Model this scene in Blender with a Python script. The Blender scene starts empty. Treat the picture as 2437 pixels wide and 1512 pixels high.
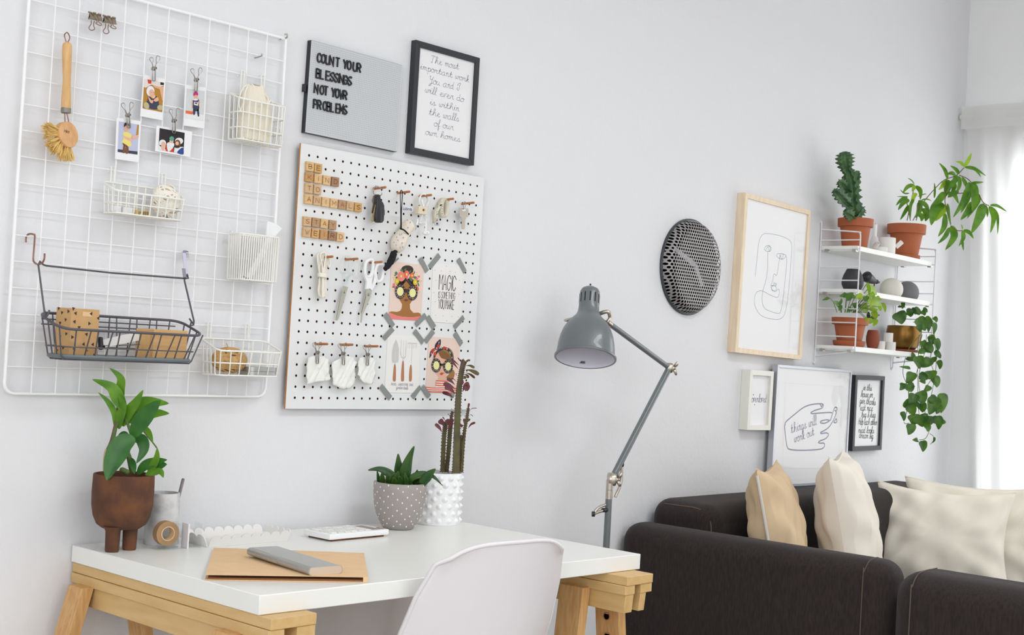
import bpy, bmesh, math, random
from mathutils import Vector, Matrix
random.seed(7)
sc = bpy.context.scene
col = sc.collection
# ---------------------------------------------------------------- camera
# world: x along the desk wall, y out of the wall (room side is negative), z up, floor at 0
ZOFF = 1.041
CAM = Vector((-1.93565, -2.43514, 0.14198 + ZOFF))
RX = Vector((0.67370539, -0.73692669, 0.05531817))
RY = Vector((-0.05403133, 0.02553592, 0.99821267))
RZ = Vector((0.73702216, 0.67549017, 0.02261344))
FPX = 3182.858
IW, IH = 2437, 1512
cd = bpy.data.cameras.new('camera'); cam = bpy.data.objects.new('camera', cd); col.objects.link(cam)
cd.sensor_width = 36.0; cd.lens = FPX / IW * 36.0; cd.clip_start = .05
mw = Matrix.Identity(4)
for i in range(3):
    mw[i][0], mw[i][1], mw[i][2], mw[i][3] = RX[i], RY[i], -RZ[i], CAM[i]
cam.matrix_world = mw
cd.dof.use_dof = True; cd.dof.focus_distance = 3.25; cd.dof.aperture_fstop = 13
sc.camera = cam
# ---------------------------------------------------------------- light
w = bpy.data.worlds.new('daylight'); sc.world = w; w.use_nodes = True
w.node_tree.nodes['Background'].inputs[0].default_value = (.93, .96, 1, 1)
w.node_tree.nodes['Background'].inputs[1].default_value = 1.0
def area(name, loc, aim, sx, sy, power, c=(1, 1, 1)):
    l = bpy.data.lights.new(name, 'AREA'); l.shape = 'RECTANGLE'; l.size = sx; l.size_y = sy; l.energy = power; l.color = c
    o = bpy.data.objects.new(name, l); col.objects.link(o); o.location = loc
    o.rotation_euler = (Vector(aim) - Vector(loc)).to_track_quat('-Z', 'Y').to_euler()
area('daylight_window_front', (-1.0, -5.05, 1.95), (-.6, 0, 1.3), 3.8, 1.9, 36, (.96, .98, 1))
area('daylight_window_side', (4.95, -1.5, 1.5), (0, -1.5, 1.1), 3.0, 2.6, 125, (.97, .985, 1))
area('daylight_window_left', (-3.3, -2.3, 1.75), (1, -1.2, 1.2), 2.2, 1.7, 36, (.95, .975, 1))
area('added_top_light', (.9, -2.2, 3.32), (.9, -2.2, 0), 2.6, .55, 50, (.97, .985, 1))  # added, unseen light from above that brightens the desk top
vs = sc.view_settings
vs.view_transform = 'Standard'; vs.look = 'None'; vs.gamma = 1; vs.use_curve_mapping = False; vs.exposure = 0.1
sc.cycles.max_bounces = 10; sc.cycles.diffuse_bounces = 5; sc.cycles.glossy_bounces = 4; sc.cycles.transparent_max_bounces = 16
sc.cycles.caustics_reflective = False; sc.cycles.caustics_refractive = False
sc.cycles.sample_clamp_indirect = 6

# ---------------------------------------------------------------- pixel -> place
V = Vector
def ray(u, v): return RX * ((u - IW / 2) / FPX) - RY * ((v - IH / 2) / FPX) + RZ
def P(u, v, y=0.0):
    d = ray(u, v); return CAM + d * ((y - CAM.y) / d.y)
def H(u, v, z):
    d = ray(u, v); return CAM + d * ((z - CAM.z) / d.z)
def PX(u, v, x):
    d = ray(u, v); return CAM + d * ((x - CAM.x) / d.x)
def PD(u, v, dep): return CAM + ray(u, v) * dep
def depth(p): return (V(p) - CAM).dot(RZ)
def zm(x0, y0, s): return lambda a, b: (x0 + a / s, y0 + b / s)   # a look-up sheet at its own scale
WY = 0.018           # face of the desk wall

# ---------------------------------------------------------------- materials
def lin(c): return tuple((x / 255 / 12.92 if x <= 10.3 else ((x / 255 + .055) / 1.055) ** 2.4) for x in c) + (1,)
MATS = {}
def mat(name, c, r=.5, m=0, c2=None, ns=8, sx=(1, 1, 1), bump=0, bs=60, lo=.35, hi=.65, spec=None, trans=0, coat=0, sheen=0, alpha=1, sub=0, det=3):
    k = bpy.data.materials.new(name); k.use_nodes = True; N = k.node_tree.nodes; L = k.node_tree.links
    b = N['Principled BSDF']; I = b.inputs
    I['Base Color'].default_value = lin(c); I['Roughness'].default_value = r; I['Metallic'].default_value = m
    if spec is not None: I['Specular IOR Level'].default_value = spec
    I['Transmission Weight'].default_value = trans; I['Coat Weight'].default_value = coat; I['Sheen Weight'].default_value = sheen; I['Alpha'].default_value = alpha
    if c2 or bump:
        tc = N.new('ShaderNodeTexCoord'); mp = N.new('ShaderNodeMapping'); mp.inputs['Scale'].default_value = sx
        L.new(tc.outputs['Object'], mp.inputs[0])
    if c2:
        n = N.new('ShaderNodeTexNoise'); n.inputs['Scale'].default_value = ns; n.inputs['Detail'].default_value = det
        L.new(mp.outputs[0], n.inputs['Vector'])
        rp = N.new('ShaderNodeValToRGB'); rp.color_ramp.elements[0].position = lo; rp.color_ramp.elements[1].position = hi
        rp.color_ramp.elements[0].color = lin(c); rp.color_ramp.elements[1].color = lin(c2)
        L.new(n.outputs['Fac'], rp.inputs[0]); L.new(rp.outputs[0], I['Base Color'])
    if bump:
        n2 = N.new('ShaderNodeTexNoise'); n2.inputs['Scale'].default_value = bs; n2.inputs['Detail'].default_value = 4
        L.new(mp.outputs[0], n2.inputs['Vector'])
        bp = N.new('ShaderNodeBump'); bp.inputs['Strength'].default_value = bump; bp.inputs['Distance'].default_value = .004
        L.new(n2.outputs['Fac'], bp.inputs['Height']); L.new(bp.outputs[0], I['Normal'])
    MATS[name] = k; return k
def thin(name, c, fac, rough=.0, tint=(255, 255, 255)):           # thin clear sheet: see-through plus a mirror coat
    k = bpy.data.materials.new(name); k.use_nodes = True; N = k.node_tree.nodes; L = k.node_tree.links; N.remove(N['Principled BSDF'])
    t = N.new('ShaderNodeBsdfTransparent'); t.inputs[0].default_value = lin(tint)
    g = N.new('ShaderNodeBsdfGlossy'); g.inputs[0].default_value = lin(c); g.inputs['Roughness'].default_value = rough
    f = N.new('ShaderNodeFresnel'); f.inputs[0].default_value = 1.45
    ml = N.new('ShaderNodeMath'); ml.operation = 'MULTIPLY'; ml.inputs[1].default_value = fac
    mx = N.new('ShaderNodeMixShader')
    ge = N.new('ShaderNodeNewGeometry'); inv = N.new('ShaderNodeMath'); inv.operation = 'SUBTRACT'; inv.inputs[0].default_value = 1; L.new(ge.outputs['Backfacing'], inv.inputs[1])
    m3 = N.new('ShaderNodeMath'); m3.operation = 'MULTIPLY'; L.new(inv.outputs[0], m3.inputs[1])      # only the face first met mirrors
    L.new(f.outputs[0], ml.inputs[0]); L.new(ml.outputs[0], m3.inputs[0]); L.new(m3.outputs[0], mx.inputs[0])
    L.new(t.outputs[0], mx.inputs[1]); L.new(g.outputs[0], mx.inputs[2]); L.new(mx.outputs[0], N['Material Output'].inputs[0]); return k
def cloth(name, c, tr=.4, see=0.0):                               # light-passing cloth
    k = bpy.data.materials.new(name); k.use_nodes = True; N = k.node_tree.nodes; L = k.node_tree.links; N.remove(N['Principled BSDF'])
    d = N.new('ShaderNodeBsdfDiffuse'); d.inputs[0].default_value = lin(c)
    t = N.new('ShaderNodeBsdfTranslucent'); t.inputs[0].default_value = lin(c)
    mx = N.new('ShaderNodeMixShader'); mx.inputs[0].default_value = tr; L.new(d.outputs[0], mx.inputs[1]); L.new(t.outputs[0], mx.inputs[2])
    o = mx
    if see:
        s = N.new('ShaderNodeBsdfTransparent'); o = N.new('ShaderNodeMixShader'); o.inputs[0].default_value = see
        L.new(mx.outputs[0], o.inputs[1]); L.new(s.outputs[0], o.inputs[2])
    L.new(o.outputs[0], N['Material Output'].inputs[0]); return k
def leafmat(name, c, c2, r=.35, tr=.25):
    k = bpy.data.materials.new(name); k.use_nodes = True; N = k.node_tree.nodes; L = k.node_tree.links
    b = N['Principled BSDF']; b.inputs['Roughness'].default_value = r
    tc = N.new('ShaderNodeTexCoord'); n = N.new('ShaderNodeTexNoise'); n.inputs['Scale'].default_value = 28
    L.new(tc.outputs['Object'], n.inputs['Vector']); rp = N.new('ShaderNodeValToRGB')
    rp.color_ramp.elements[0].position = .35; rp.color_ramp.elements[1].position = .65
    rp.color_ramp.elements[0].color = lin(c); rp.color_ramp.elements[1].color = lin(c2)
    L.new(n.outputs['Fac'], rp.inputs[0]); L.new(rp.outputs[0], b.inputs['Base Color'])
    t = N.new('ShaderNodeBsdfTranslucent'); L.new(rp.outputs[0], t.inputs[0])
    mx = N.new('ShaderNodeMixShader'); mx.inputs[0].default_value = tr
    L.new(b.outputs[0], mx.inputs[1]); L.new(t.outputs[0], mx.inputs[2]); L.new(mx.outputs[0], N['Material Output'].inputs[0]); return k
def perforated(name, c, r, pitch, hole):                          # punched sheet metal: a hexagonal lattice of round holes in object x, z
    k = bpy.data.materials.new(name); k.use_nodes = True; N = k.node_tree.nodes; L = k.node_tree.links
    b = N['Principled BSDF']; b.inputs['Base Color'].default_value = lin(c); b.inputs['Roughness'].default_value = r; b.inputs['Metallic'].default_value = .3
    tc = N.new('ShaderNodeTexCoord'); sp = N.new('ShaderNodeSeparateXYZ'); L.new(tc.outputs['Object'], sp.inputs[0])
    def mth(op, a, bb):
        q = N.new('ShaderNodeMath'); q.operation = op
        for i, x in enumerate((a, bb)):
            if isinstance(x, (int, float)): q.inputs[i].default_value = x
            elif x is not None: L.new(x, q.inputs[i])
        return q.outputs[0]
    def dist(ox):
        a = mth('SUBTRACT', mth('FRACT', mth('ADD', mth('DIVIDE', sp.outputs[0], pitch), 50 + ox), None), .5)
        d = mth('MULTIPLY', mth('SUBTRACT', mth('FRACT', mth('ADD', mth('DIVIDE', sp.outputs[2], pitch * 1.732), 50 + ox), None), .5), 1.732)
        return mth('SQRT', mth('ADD', mth('MULTIPLY', a, a), mth('MULTIPLY', d, d)), None)
    d = mth('MINIMUM', dist(0), dist(.5)); g = mth('GREATER_THAN', d, hole)
    L.new(g, b.inputs['Alpha']); return k
W = mat
m_wall = W('wall_paint', (226, 226, 228), .85, bump=.25, bs=90)
m_wallr = W('window_wall_paint', (240, 240, 240), .85, bump=.2, bs=90)
m_ceil = W('ceiling_paint', (240, 240, 240), .9, bump=.1)
m_floor = W('floor_boards', (206, 202, 196), .5, c2=(196, 190, 182), ns=6, sx=(1, 12, 1), bump=.05)
m_white = W('white_lacquer', (235, 235, 231), .35, bump=.02, bs=300)
m_desk = W('desk_lacquer', (236, 236, 231), .3, bump=.03, bs=400)
m_shell = W('chair_plastic', (226, 222, 224), .4)
m_wire = W('white_wire', (244, 244, 243), .4)
m_cream = W('cream_wire', (238, 237, 230), .45)
m_gwire = W('grey_wire', (88, 86, 92), .45, .3)
m_steel = W('steel', (170, 165, 158), .28, 1)
m_nickel = W('brushed_nickel', (196, 188, 176), .36, 1, bump=.03, bs=200)
m_copper = W('coppered_wire', (150, 112, 100), .35, .8)
m_bronze = W('bronze_clip', (146, 134, 112), .4, .6)
m_birch = W('birch', (214, 180, 124), .45, c2=(202, 164, 106), ns=5, sx=(14, 2, 14), bump=.05, lo=.3, hi=.75)
m_beech = W('beech', (212, 168, 112), .5, c2=(196, 148, 92), ns=9, sx=(16, 16, 2), bump=.06)
m_ash = W('ash', (236, 217, 190), .5, c2=(227, 205, 174), ns=7, sx=(10, 10, 1.5), bump=.04)
m_dowel = W('dowel', (184, 122, 74), .55, c2=(164, 104, 60), ns=30, sx=(3, 1, 3))
m_peg = W('pegboard_face', (226, 227, 226), .5, bump=.03, bs=200)
m_fibre = W('hardboard_core', (120, 66, 38), .85, c2=(92, 48, 28), ns=60)
m_black = W('black_plastic', (34, 34, 38), .4)
m_ink = W('black_ink', (38, 32, 40), .8)
m_blackfr = W('black_frame', (40, 41, 46), .45, bump=.04, bs=150)
m_grey = W('grey_board', (196, 199, 201), .55)
m_paper = W('white_paper', (236, 235, 236), .8)
m_paper2 = W('warm_paper', (232, 230, 226), .8)
m_pink = W('pink_card', (229, 205, 192), .75)
m_silver = W('silver_frame', (186, 188, 194), .35, .6)
m_offwhite = W('offwhite_frame', (232, 231, 222), .5, bump=.03)
m_lamp = W('lamp_grey', (104, 110, 112), .32, coat=.3)
m_lampin = W('lamp_inside', (214, 212, 222), .4)
m_clock = W('clock_rim', (62, 66, 70), .4, .3)
m_dial = W('clock_dial', (70, 70, 80), .6)
m_mesh = perforated('clock_mesh', (146, 143, 142), .4, .0116, .33)
m_hand = W('clock_hand', (215, 216, 220), .5)
m_sofa = W('sofa_fabric', (54, 45, 43), .95, c2=(42, 37, 35), ns=40, sx=(6, 6, 1), bump=.35, bs=260, sheen=.12, spec=.15)
m_stitch = W('stitching', (96, 82, 72), .9)
m_tan = W('tan_cushion', (214, 188, 152), .8, bump=.08, bs=300, c2=(208, 181, 146), ns=14)
m_cushion = W('cream_cushion', (232, 223, 210), .9, bump=.08, bs=300)
m_cushion2 = W('ivory_cushion', (235, 228, 213), .9, bump=.08, bs=300)
m_zip = W('zip', (215, 210, 205), .6)
m_terra = W('terracotta', (172, 94, 56), .7, c2=(158, 82, 46), ns=9, bump=.08, bs=120)
m_terrad = W('terracotta_dark', (138, 70, 50), .8, bump=.08)
m_rust = W('rust_clay', (84, 54, 38), .9, c2=(122, 76, 44), ns=22, bump=.3, bs=70, lo=.42, hi=.8, det=8)
m_conc = W('marbled_concrete', (212, 212, 212), .5, c2=(140, 140, 138), ns=26, lo=.42, hi=.8, det=6)
m_soil = W('soil', (66, 48, 38), .95, bump=.6, bs=120)
m_taupe = W('taupe_glaze', (158, 150, 146), .45)
m_dot = W('cream_dot', (232, 234, 226), .5)
m_ceram = W('white_ceramic', (238, 238, 238), .3, coat=.2)
m_matw = W('matte_white_ceramic', (228, 226, 222), .7)
m_charc = W('charcoal_ceramic', (52, 50, 54), .6, bump=.05)
m_dove = W('bone_ceramic', (214, 211, 200), .6)
m_stone = W('grey_ceramic', (110, 110, 112), .7)
m_brass = W('brass', (134, 98, 44), .34, .8, c2=(112, 80, 34), ns=5)
m_kraft = W('kraft', (232, 196, 152), .75, c2=(228, 190, 145), ns=50, bump=.05)
m_kraft2 = W('kraft_box', (204, 163, 110), .75, c2=(197, 156, 104), ns=50)
m_alu = W('aluminium', (186, 186, 184), .38, .7, bump=.02, bs=400)
m_aluend = W('case_end', (205, 188, 168), .6)
m_oak = W('box_wood', (216, 174, 118), .55, c2=(202, 158, 100), ns=7, sx=(1, 1, 9), bump=.05)
m_twine = W('jute', (208, 170, 116), .95, c2=(190, 150, 96), ns=80, bump=.4, bs=250)
m_cotton = W('cotton_cord', (240, 234, 222), .95, bump=.2, bs=400)
m_canvas = W('canvas_bag', (231, 223, 205), .95, bump=.3, bs=160)
m_tape = W('grey_washi', (140, 144, 140), .6, alpha=.92)
m_clear = thin('clear_acrylic', (255, 255, 255), .9, .02, (251, 252, 252))
m_glass = thin('picture_glass', (255, 255, 255), .5, .0)
m_wglass = thin('window_glass', (255, 255, 255), 1.0)
m_curtain = cloth('sheer_curtain', (247, 247, 246), .72, .0)
m_gauze = W('white_gauze', (236, 236, 231), .9, bump=.3, bs=120)
m_leather = W('leather', (222, 208, 184), .7)
m_keyb = W('key_brass', (176, 158, 120), .35, .8)
m_yarn = W('cream_knit', (233, 222, 206), .95, bump=.6, bs=220)
m_lav = W('lavender_thread', (168, 164, 190), .9)
m_blackyarn = W('black_yarn', (24, 22, 26), .95, bump=.6, bs=220)
m_bristle = W('tampico_bristle', (236, 202, 128), .8, c2=(222, 184, 108), ns=60)
m_lorch = leafmat('orchid_leaf', (44, 98, 38), (62, 120, 44), .38, .25)
m_lorch2 = leafmat('orchid_young_leaf', (84, 138, 30), (110, 160, 40), .4, .35)
m_lgast = leafmat('gasteria_leaf', (36, 82, 34), (66, 98, 36), .4, .1)
m_leup = leafmat('euphorbia_skin', (74, 62, 42), (90, 90, 46), .5, .0)
m_leupl = leafmat('euphorbia_leaf', (92, 44, 50), (110, 52, 56), .45, .2)
m_leupg = leafmat('euphorbia_green_leaf', (92, 90, 44), (104, 70, 46), .45, .2)
m_lcac = leafmat('cactus_skin', (46, 80, 48), (78, 112, 66), .5, 0)
m_lfig = leafmat('long_leaf', (72, 122, 28), (104, 152, 34), .35, .35)
m_lpothos = leafmat('pothos_leaf', (140, 178, 40), (164, 196, 56), .35, .35)
m_lpoth2 = leafmat('pothos_old_leaf', (72, 112, 40), (86, 130, 44), .35, .3)
m_lphil = leafmat('philodendron_leaf', (44, 88, 28), (86, 128, 38), .35, .25)
m_ldark = leafmat('dark_leaf', (46, 52, 44), (60, 66, 52), .4, .1)
m_stem = W('green_stem', (86, 110, 50), .6)
m_stemb = W('brown_stem', (112, 88, 70), .8, bump=.2)
m_cane = W('pale_cane', (188, 170, 130), .8)
for n, c in dict(red=(206, 66, 44), orange=(226, 104, 62), coral=(229, 134, 120), rose=(228, 112, 122), gold=(214, 190, 40), lens=(232, 226, 160), skin=(160, 108, 56), skin2=(224, 176, 152),
                 hair=(58, 46, 40), brownhair=(158, 114, 62), hair2=(128, 90, 52), leafg=(84, 120, 80), navy=(50, 46, 66), lips=(112, 64, 62), sleeve=(226, 128, 124), pale=(224, 214, 206), tool=(200, 198, 196), handle=(178, 122, 88),
                 mustard=(176, 128, 46), sky=(186, 190, 214), darkblue=(58, 62, 84), yellow=(232, 214, 120), magenta=(196, 42, 120), mint=(140, 190, 170), teal=(90, 150, 130), peach=(226, 170, 140), brown=(120, 76, 46),
                 night=(40, 34, 36), denim=(46, 74, 140), cloudy=(226, 226, 228), lilac=(120, 112, 130), inkblue=(104, 136, 146), inkgrey=(122, 120, 140), palegrey=(205, 208, 208), tilebrown=(150, 92, 48), tiledark=(110, 66, 40),
                 barcode=(60, 56, 50), label=(214, 188, 128), lcd=(150, 140, 136), keygrey=(222, 222, 216), rubber=(30, 30, 32), matline=(222, 222, 222), darkprint=(66, 50, 52), tagc=(214, 214, 226), metalend=(190, 190, 196), bulb=(240, 240, 238),
                 khaki=(186, 176, 138)).items():
    W('art_' + n, c, .8)
A = lambda n: MATS['art_' + n]
def tilemat(i):
    base = [(224, 186, 132), (214, 168, 104), (198, 152, 96), (186, 148, 112), (214, 178, 134), (168, 128, 96), (226, 190, 140)][i % 7]
    n = 'tile_wood_%d' % (i % 7)
    return MATS.get(n) or W(n, base, .6, c2=tuple(int(x * .9) for x in base), ns=24, sx=(2, 2, 14))

# ---------------------------------------------------------------- mesh building
def catmull(pts, n=6, closed=False):
    pts = [V(p) for p in pts]; N = len(pts)
    if N < 3: return pts
    out = []
    for i in range(N if closed else N - 1):
        if closed: a, b, c, d = pts[i - 1], pts[i], pts[(i + 1) % N], pts[(i + 2) % N]
        else: a, b, c, d = pts[max(i - 1, 0)], pts[i], pts[i + 1], pts[min(i + 2, N - 1)]
        for k in range(n):
            t = k / n
            out.append(.5 * ((2 * b) + (c - a) * t + (2 * a - 5 * b + 4 * c - d) * t * t + (3 * b - a - 3 * c + d) * t ** 3))
    if not closed: out.append(pts[-1])
    return out
def root(o):
    while o.parent: o = o.parent
    return o
class MB:
    def __init__(s): s.v = []; s.f = []; s.m = []; s.k = 0
    def add(s, vs, fs):
        b = len(s.v); s.v += [V(p) for p in vs]
        for f in fs: s.f.append([b + i for i in f]); s.m.append(s.k)
        return s
    def poly(s, pts): return s.add(pts, [list(range(len(pts)))])
    def prism(s, pts, vec):
        n = len(pts); vec = V(vec); a = [V(p) for p in pts]
        s.add(a + [p + vec for p in a], [list(range(n))[::-1], list(range(n, 2 * n))] + [[i, (i + 1) % n, n + (i + 1) % n, n + i] for i in range(n)]); return s
    def obox(s, c, ex, ey, ez):
        c, ex, ey, ez = V(c), V(ex), V(ey), V(ez)
        return s.prism([c - ex - ey - ez, c + ex - ey - ez, c + ex + ey - ez, c - ex + ey - ez], ez * 2)
    def box(s, x0, x1, y0, y1, z0, z1): return s.prism([(x0, y0, z0), (x1, y0, z0), (x1, y1, z0), (x0, y1, z0)], (0, 0, z1 - z0))
    def tube(s, pts, r, seg=8, closed=False, cap=True):
        pts = [V(p) for p in pts]; n = len(pts); rs = r if isinstance(r, (list, tuple)) else [r] * n
        T = []
        for i in range(n):
            a = pts[i - 1] if (i or closed) else pts[0]; b = pts[(i + 1) % n] if (i < n - 1 or closed) else pts[-1]
            t = b - a; T.append(t.normalized() if t.length > 1e-9 else V((0, 0, 1)))
        u = T[0].orthogonal().normalized(); vs = []
        for i in range(n):
            u = u - T[i] * u.dot(T[i])
            u = u.normalized() if u.length > 1e-6 else T[i].orthogonal().normalized()
            q = T[i].cross(u)
            for k in range(seg):
                a = 2 * math.pi * k / seg; vs.append(pts[i] + (u * math.cos(a) + q * math.sin(a)) * rs[i])
        fs = []
        for i in range(n if closed else n - 1):
            j = (i + 1) % n
            for k in range(seg): fs.append([i * seg + k, i * seg + (k + 1) % seg, j * seg + (k + 1) % seg, j * seg + k])
        if cap and not closed: fs += [list(range(seg))[::-1], [(n - 1) * seg + k for k in range(seg)]]
        return s.add(vs, fs)
    def lathe(s, prof, c=(0, 0, 0), seg=32, ax=(0, 0, 1), rf=None, cap=True):
        ax = V(ax).normalized(); u = ax.orthogonal().normalized(); q = ax.cross(u); c = V(c); vs = []; n = len(prof)
        if abs(ax.z) > .99: u, q = V((1, 0, 0)), V((0, 1, 0)) * (1 if ax.z > 0 else -1)
        for (r, z) in prof:
            for k in range(seg):
                a = 2 * math.pi * k / seg; rr = r * (rf(a, z) if rf else 1)
                vs.append(c + ax * z + (u * math.cos(a) + q * math.sin(a)) * rr)
        fs = [[i * seg + k, i * seg + (k + 1) % seg, (i + 1) * seg + (k + 1) % seg, (i + 1) * seg + k] for i in range(n - 1) for k in range(seg)]
        cap = cap and prof[0] != prof[-1]
        if cap and prof[0][0] > 1e-6: fs.append(list(range(seg))[::-1])
        if cap and prof[-1][0] > 1e-6: fs.append([(n - 1) * seg + k for k in range(seg)])
        return s.add(vs, fs)
    def ball(s, c, r, sx=1, sy=1, sz=1, seg=16, M=None):
        vs = []; c = V(c); n = seg // 2 + 1
        for i in range(n):
            t = math.pi * i / (n - 1)
            for k in range(seg):
                a = 2 * math.pi * k / seg; p = V((math.sin(t) * math.cos(a) * sx, math.sin(t) * math.sin(a) * sy, math.cos(t) * sz)) * r
                vs.append(c + (M @ p if M else p))
        return s.add(vs, [[i * seg + k, i * seg + (k + 1) % seg, (i + 1) * seg + (k + 1) % seg, (i + 1) * seg + k] for i in range(n - 1) for k in range(seg)])
    def grid(s, fn, nu, nv, cu=False):
        vs = [fn(i / nu, j / nv) for i in range(nu + 1) for j in range(nv + 1)]
        return s.add(vs, [[i * (nv + 1) + j, (i + 1) * (nv + 1) + j, (i + 1) * (nv + 1) + j + 1, i * (nv + 1) + j + 1] for i in range(nu) for j in range(nv)])
    def leaf(s, pts, wd, nrm, prof=None, fold=.25, n=5, wave=0):
        c = catmull(pts, n); N = len(c); nrm = V(nrm); vs = []
        prof = prof or (lambda t: max(0, math.sin(math.pi * t ** .8)) ** .8)
        for i, p in enumerate(c):
            t = i / (N - 1); d = (c[min(i + 1, N - 1)] - c[max(i - 1, 0)]).normalized()
            sd = d.cross(nrm); sd = sd.normalized() if sd.length > 1e-5 else d.orthogonal().normalized()
            up = sd.cross(d); h = wd * .5 * prof(t); wv = wave * wd * math.sin(t * 15)
            vs += [p - sd * h + up * (fold * h + wv), p - sd * h * .5 + up * fold * .35 * h, p, p + sd * h * .5 + up * fold * .35 * h, p + sd * h + up * (fold * h - wv)]
        return s.add(vs, [[i * 5 + k, i * 5 + k + 1, i * 5 + 6 + k, i * 5 + 5 + k] for i in range(N - 1) for k in range(4)])
    def stroke(s, pts, wd, nrm, depth=0, cap=0):                   # flat pen line, or a bar when depth is given
        pts = [V(p) for p in pts]; nrm = V(nrm).normalized(); n = len(pts)
        if n < 2: return s
        d0 = (pts[1] - pts[0]).normalized(); d1 = (pts[-1] - pts[-2]).normalized()
        if cap: pts[0] = pts[0] - d0 * cap; pts[-1] = pts[-1] + d1 * cap
        L, R = [], []
        for i in range(n):
            a = (pts[i] - pts[i - 1]).normalized() if i else None; b = (pts[i + 1] - pts[i]).normalized() if i < n - 1 else None
            if a is None or a.length < 1e-9: t = b; k = 1
            elif b is None or b.length < 1e-9: t = a; k = 1
            else:
                t = a + b
                if t.length < .25: t = a; k = 1
                else: t = t.normalized(); k = min(1 / max(t.dot(a), .3), 2)
            sd = t.cross(nrm).normalized() * (wd * .5 * k); L.append(pts[i] - sd); R.append(pts[i] + sd)
        if depth:
            o = nrm * depth; vs = []
            for a, b in zip(L, R): vs += [a, b, b + o, a + o]
            fs = [[i * 4 + k, i * 4 + (k + 1) % 4, i * 4 + 4 + (k + 1) % 4, i * 4 + 4 + k] for i in range(n - 1) for k in range(4)] + [[0, 1, 2, 3], [n * 4 - 1, n * 4 - 2, n * 4 - 3, n * 4 - 4]]
            return s.add(vs, fs)
        vs = []
        for a, b in zip(L, R): vs += [a, b]
        return s.add(vs, [[2 * i, 2 * i + 1, 2 * i + 3, 2 * i + 2] for i in range(n - 1)])
    def _obj(s, name, mats, loc, smooth, bevel):
        me = bpy.data.meshes.new(name); loc = V(loc)
        me.from_pydata([p - loc for p in s.v], [], s.f); me.update()
        mats = mats if isinstance(mats, (list, tuple)) else [mats]
        if len(mats) > 1: me.polygons.foreach_set('material_index', s.m)
        bm = bmesh.new(); bm.from_mesh(me); bmesh.ops.recalc_face_normals(bm, faces=bm.faces); bm.to_mesh(me); bm.free()
        for k in mats: me.materials.append(k)
        if smooth:
            me.polygons.foreach_set('use_smooth', [True] * len(me.polygons)); me.set_sharp_from_angle(angle=math.radians(smooth))
        o = bpy.data.objects.new(name, me); col.objects.link(o)
        if bevel:
            b = o.modifiers.new('edge', 'BEVEL'); b.width = bevel[0] if isinstance(bevel, tuple) else bevel; b.segments = bevel[1] if isinstance(bevel, tuple) else 2
            b.limit_method = 'ANGLE'; b.angle_limit = math.radians(40)
            if smooth or isinstance(bevel, tuple): me.polygons.foreach_set('use_smooth', [True] * len(me.polygons))
        return o
    def part(s, name, mats, parent, smooth=45, bevel=0, label=None):
        o = s._obj(name, mats, root(parent).location, smooth, bevel); o.parent = parent
        if label: o['label'] = label
        return o
    def thing(s, name, mats, label, cat, group=None, smooth=45, bevel=0, kind=None, loc=None):
        if loc is None:
            xs = [p.x for p in s.v]; ys = [p.y for p in s.v]; zs = [p.z for p in s.v]
            loc = ((min(xs) + max(xs)) / 2, (min(ys) + max(ys)) / 2, min(zs))
        o = s._obj(name, mats, loc, smooth, bevel); o.location = loc; tag(o, label, cat, group, kind); return o
def tag(o, label=None, cat=None, group=None, kind=None):
    for k, x in (('label', label), ('category', cat), ('group', group), ('kind', kind)):
        if x: o[k] = x
    return o
def T(name, label, cat, loc, group=None):
    o = bpy.data.objects.new(name, None); col.objects.link(o); o.location = V(loc); o.empty_display_size = .05
    return tag(o, label, cat, group)
def struct(mb, name, m, smooth=0, bevel=0):
    o = mb._obj(name, m, (0, 0, 0), smooth, bevel); o['kind'] = 'structure'; return o

# ---------------------------------------------------------------- lettering (pen strokes)
UP = {'A': '00 38 60;13 53', 'B': '00 08;~08 38 57 55 34 04;~04 44 62 51 40 00', 'C': '~66 57 38 17 05 03 11 30 51 62', 'D': '00 08;~08 28 57 64 51 20 00', 'E': '60 00 08 68;04 54', 'F': '00 08 68;04 54',
      'G': '~66 57 38 17 05 03 11 30 51 63;63 64 34', 'H': '00 08;60 68;04 64', 'I': '10 18', 'K': '00 08;68 03;24 60', 'L': '08 00 50', 'M': '00 08 33 68 60', 'N': '00 08 60 68', 'O': '~30 11 03 05 17 38 57 65 63 51 30',
      'P': '00 08;~08 38 57 65 44 04', 'R': '00 08;~08 38 57 65 44 04;34 60', 'S': '~67 48 27 06 15 34 53 62 51 30 11 02', 'T': '08 68;38 30', 'U': '~08 05 02 20 40 62 65 68', 'V': '08 30 68', 'W': '08 20 36 40 68', 'Y': '08 34 68;34 30', '!': '18 13;11 10',
      'X': '00 68;08 60', '6': '~57 38 06 03 11 30 51 63 45 24 03', '0': '~30 11 03 05 17 38 57 65 63 51 30'}
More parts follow.
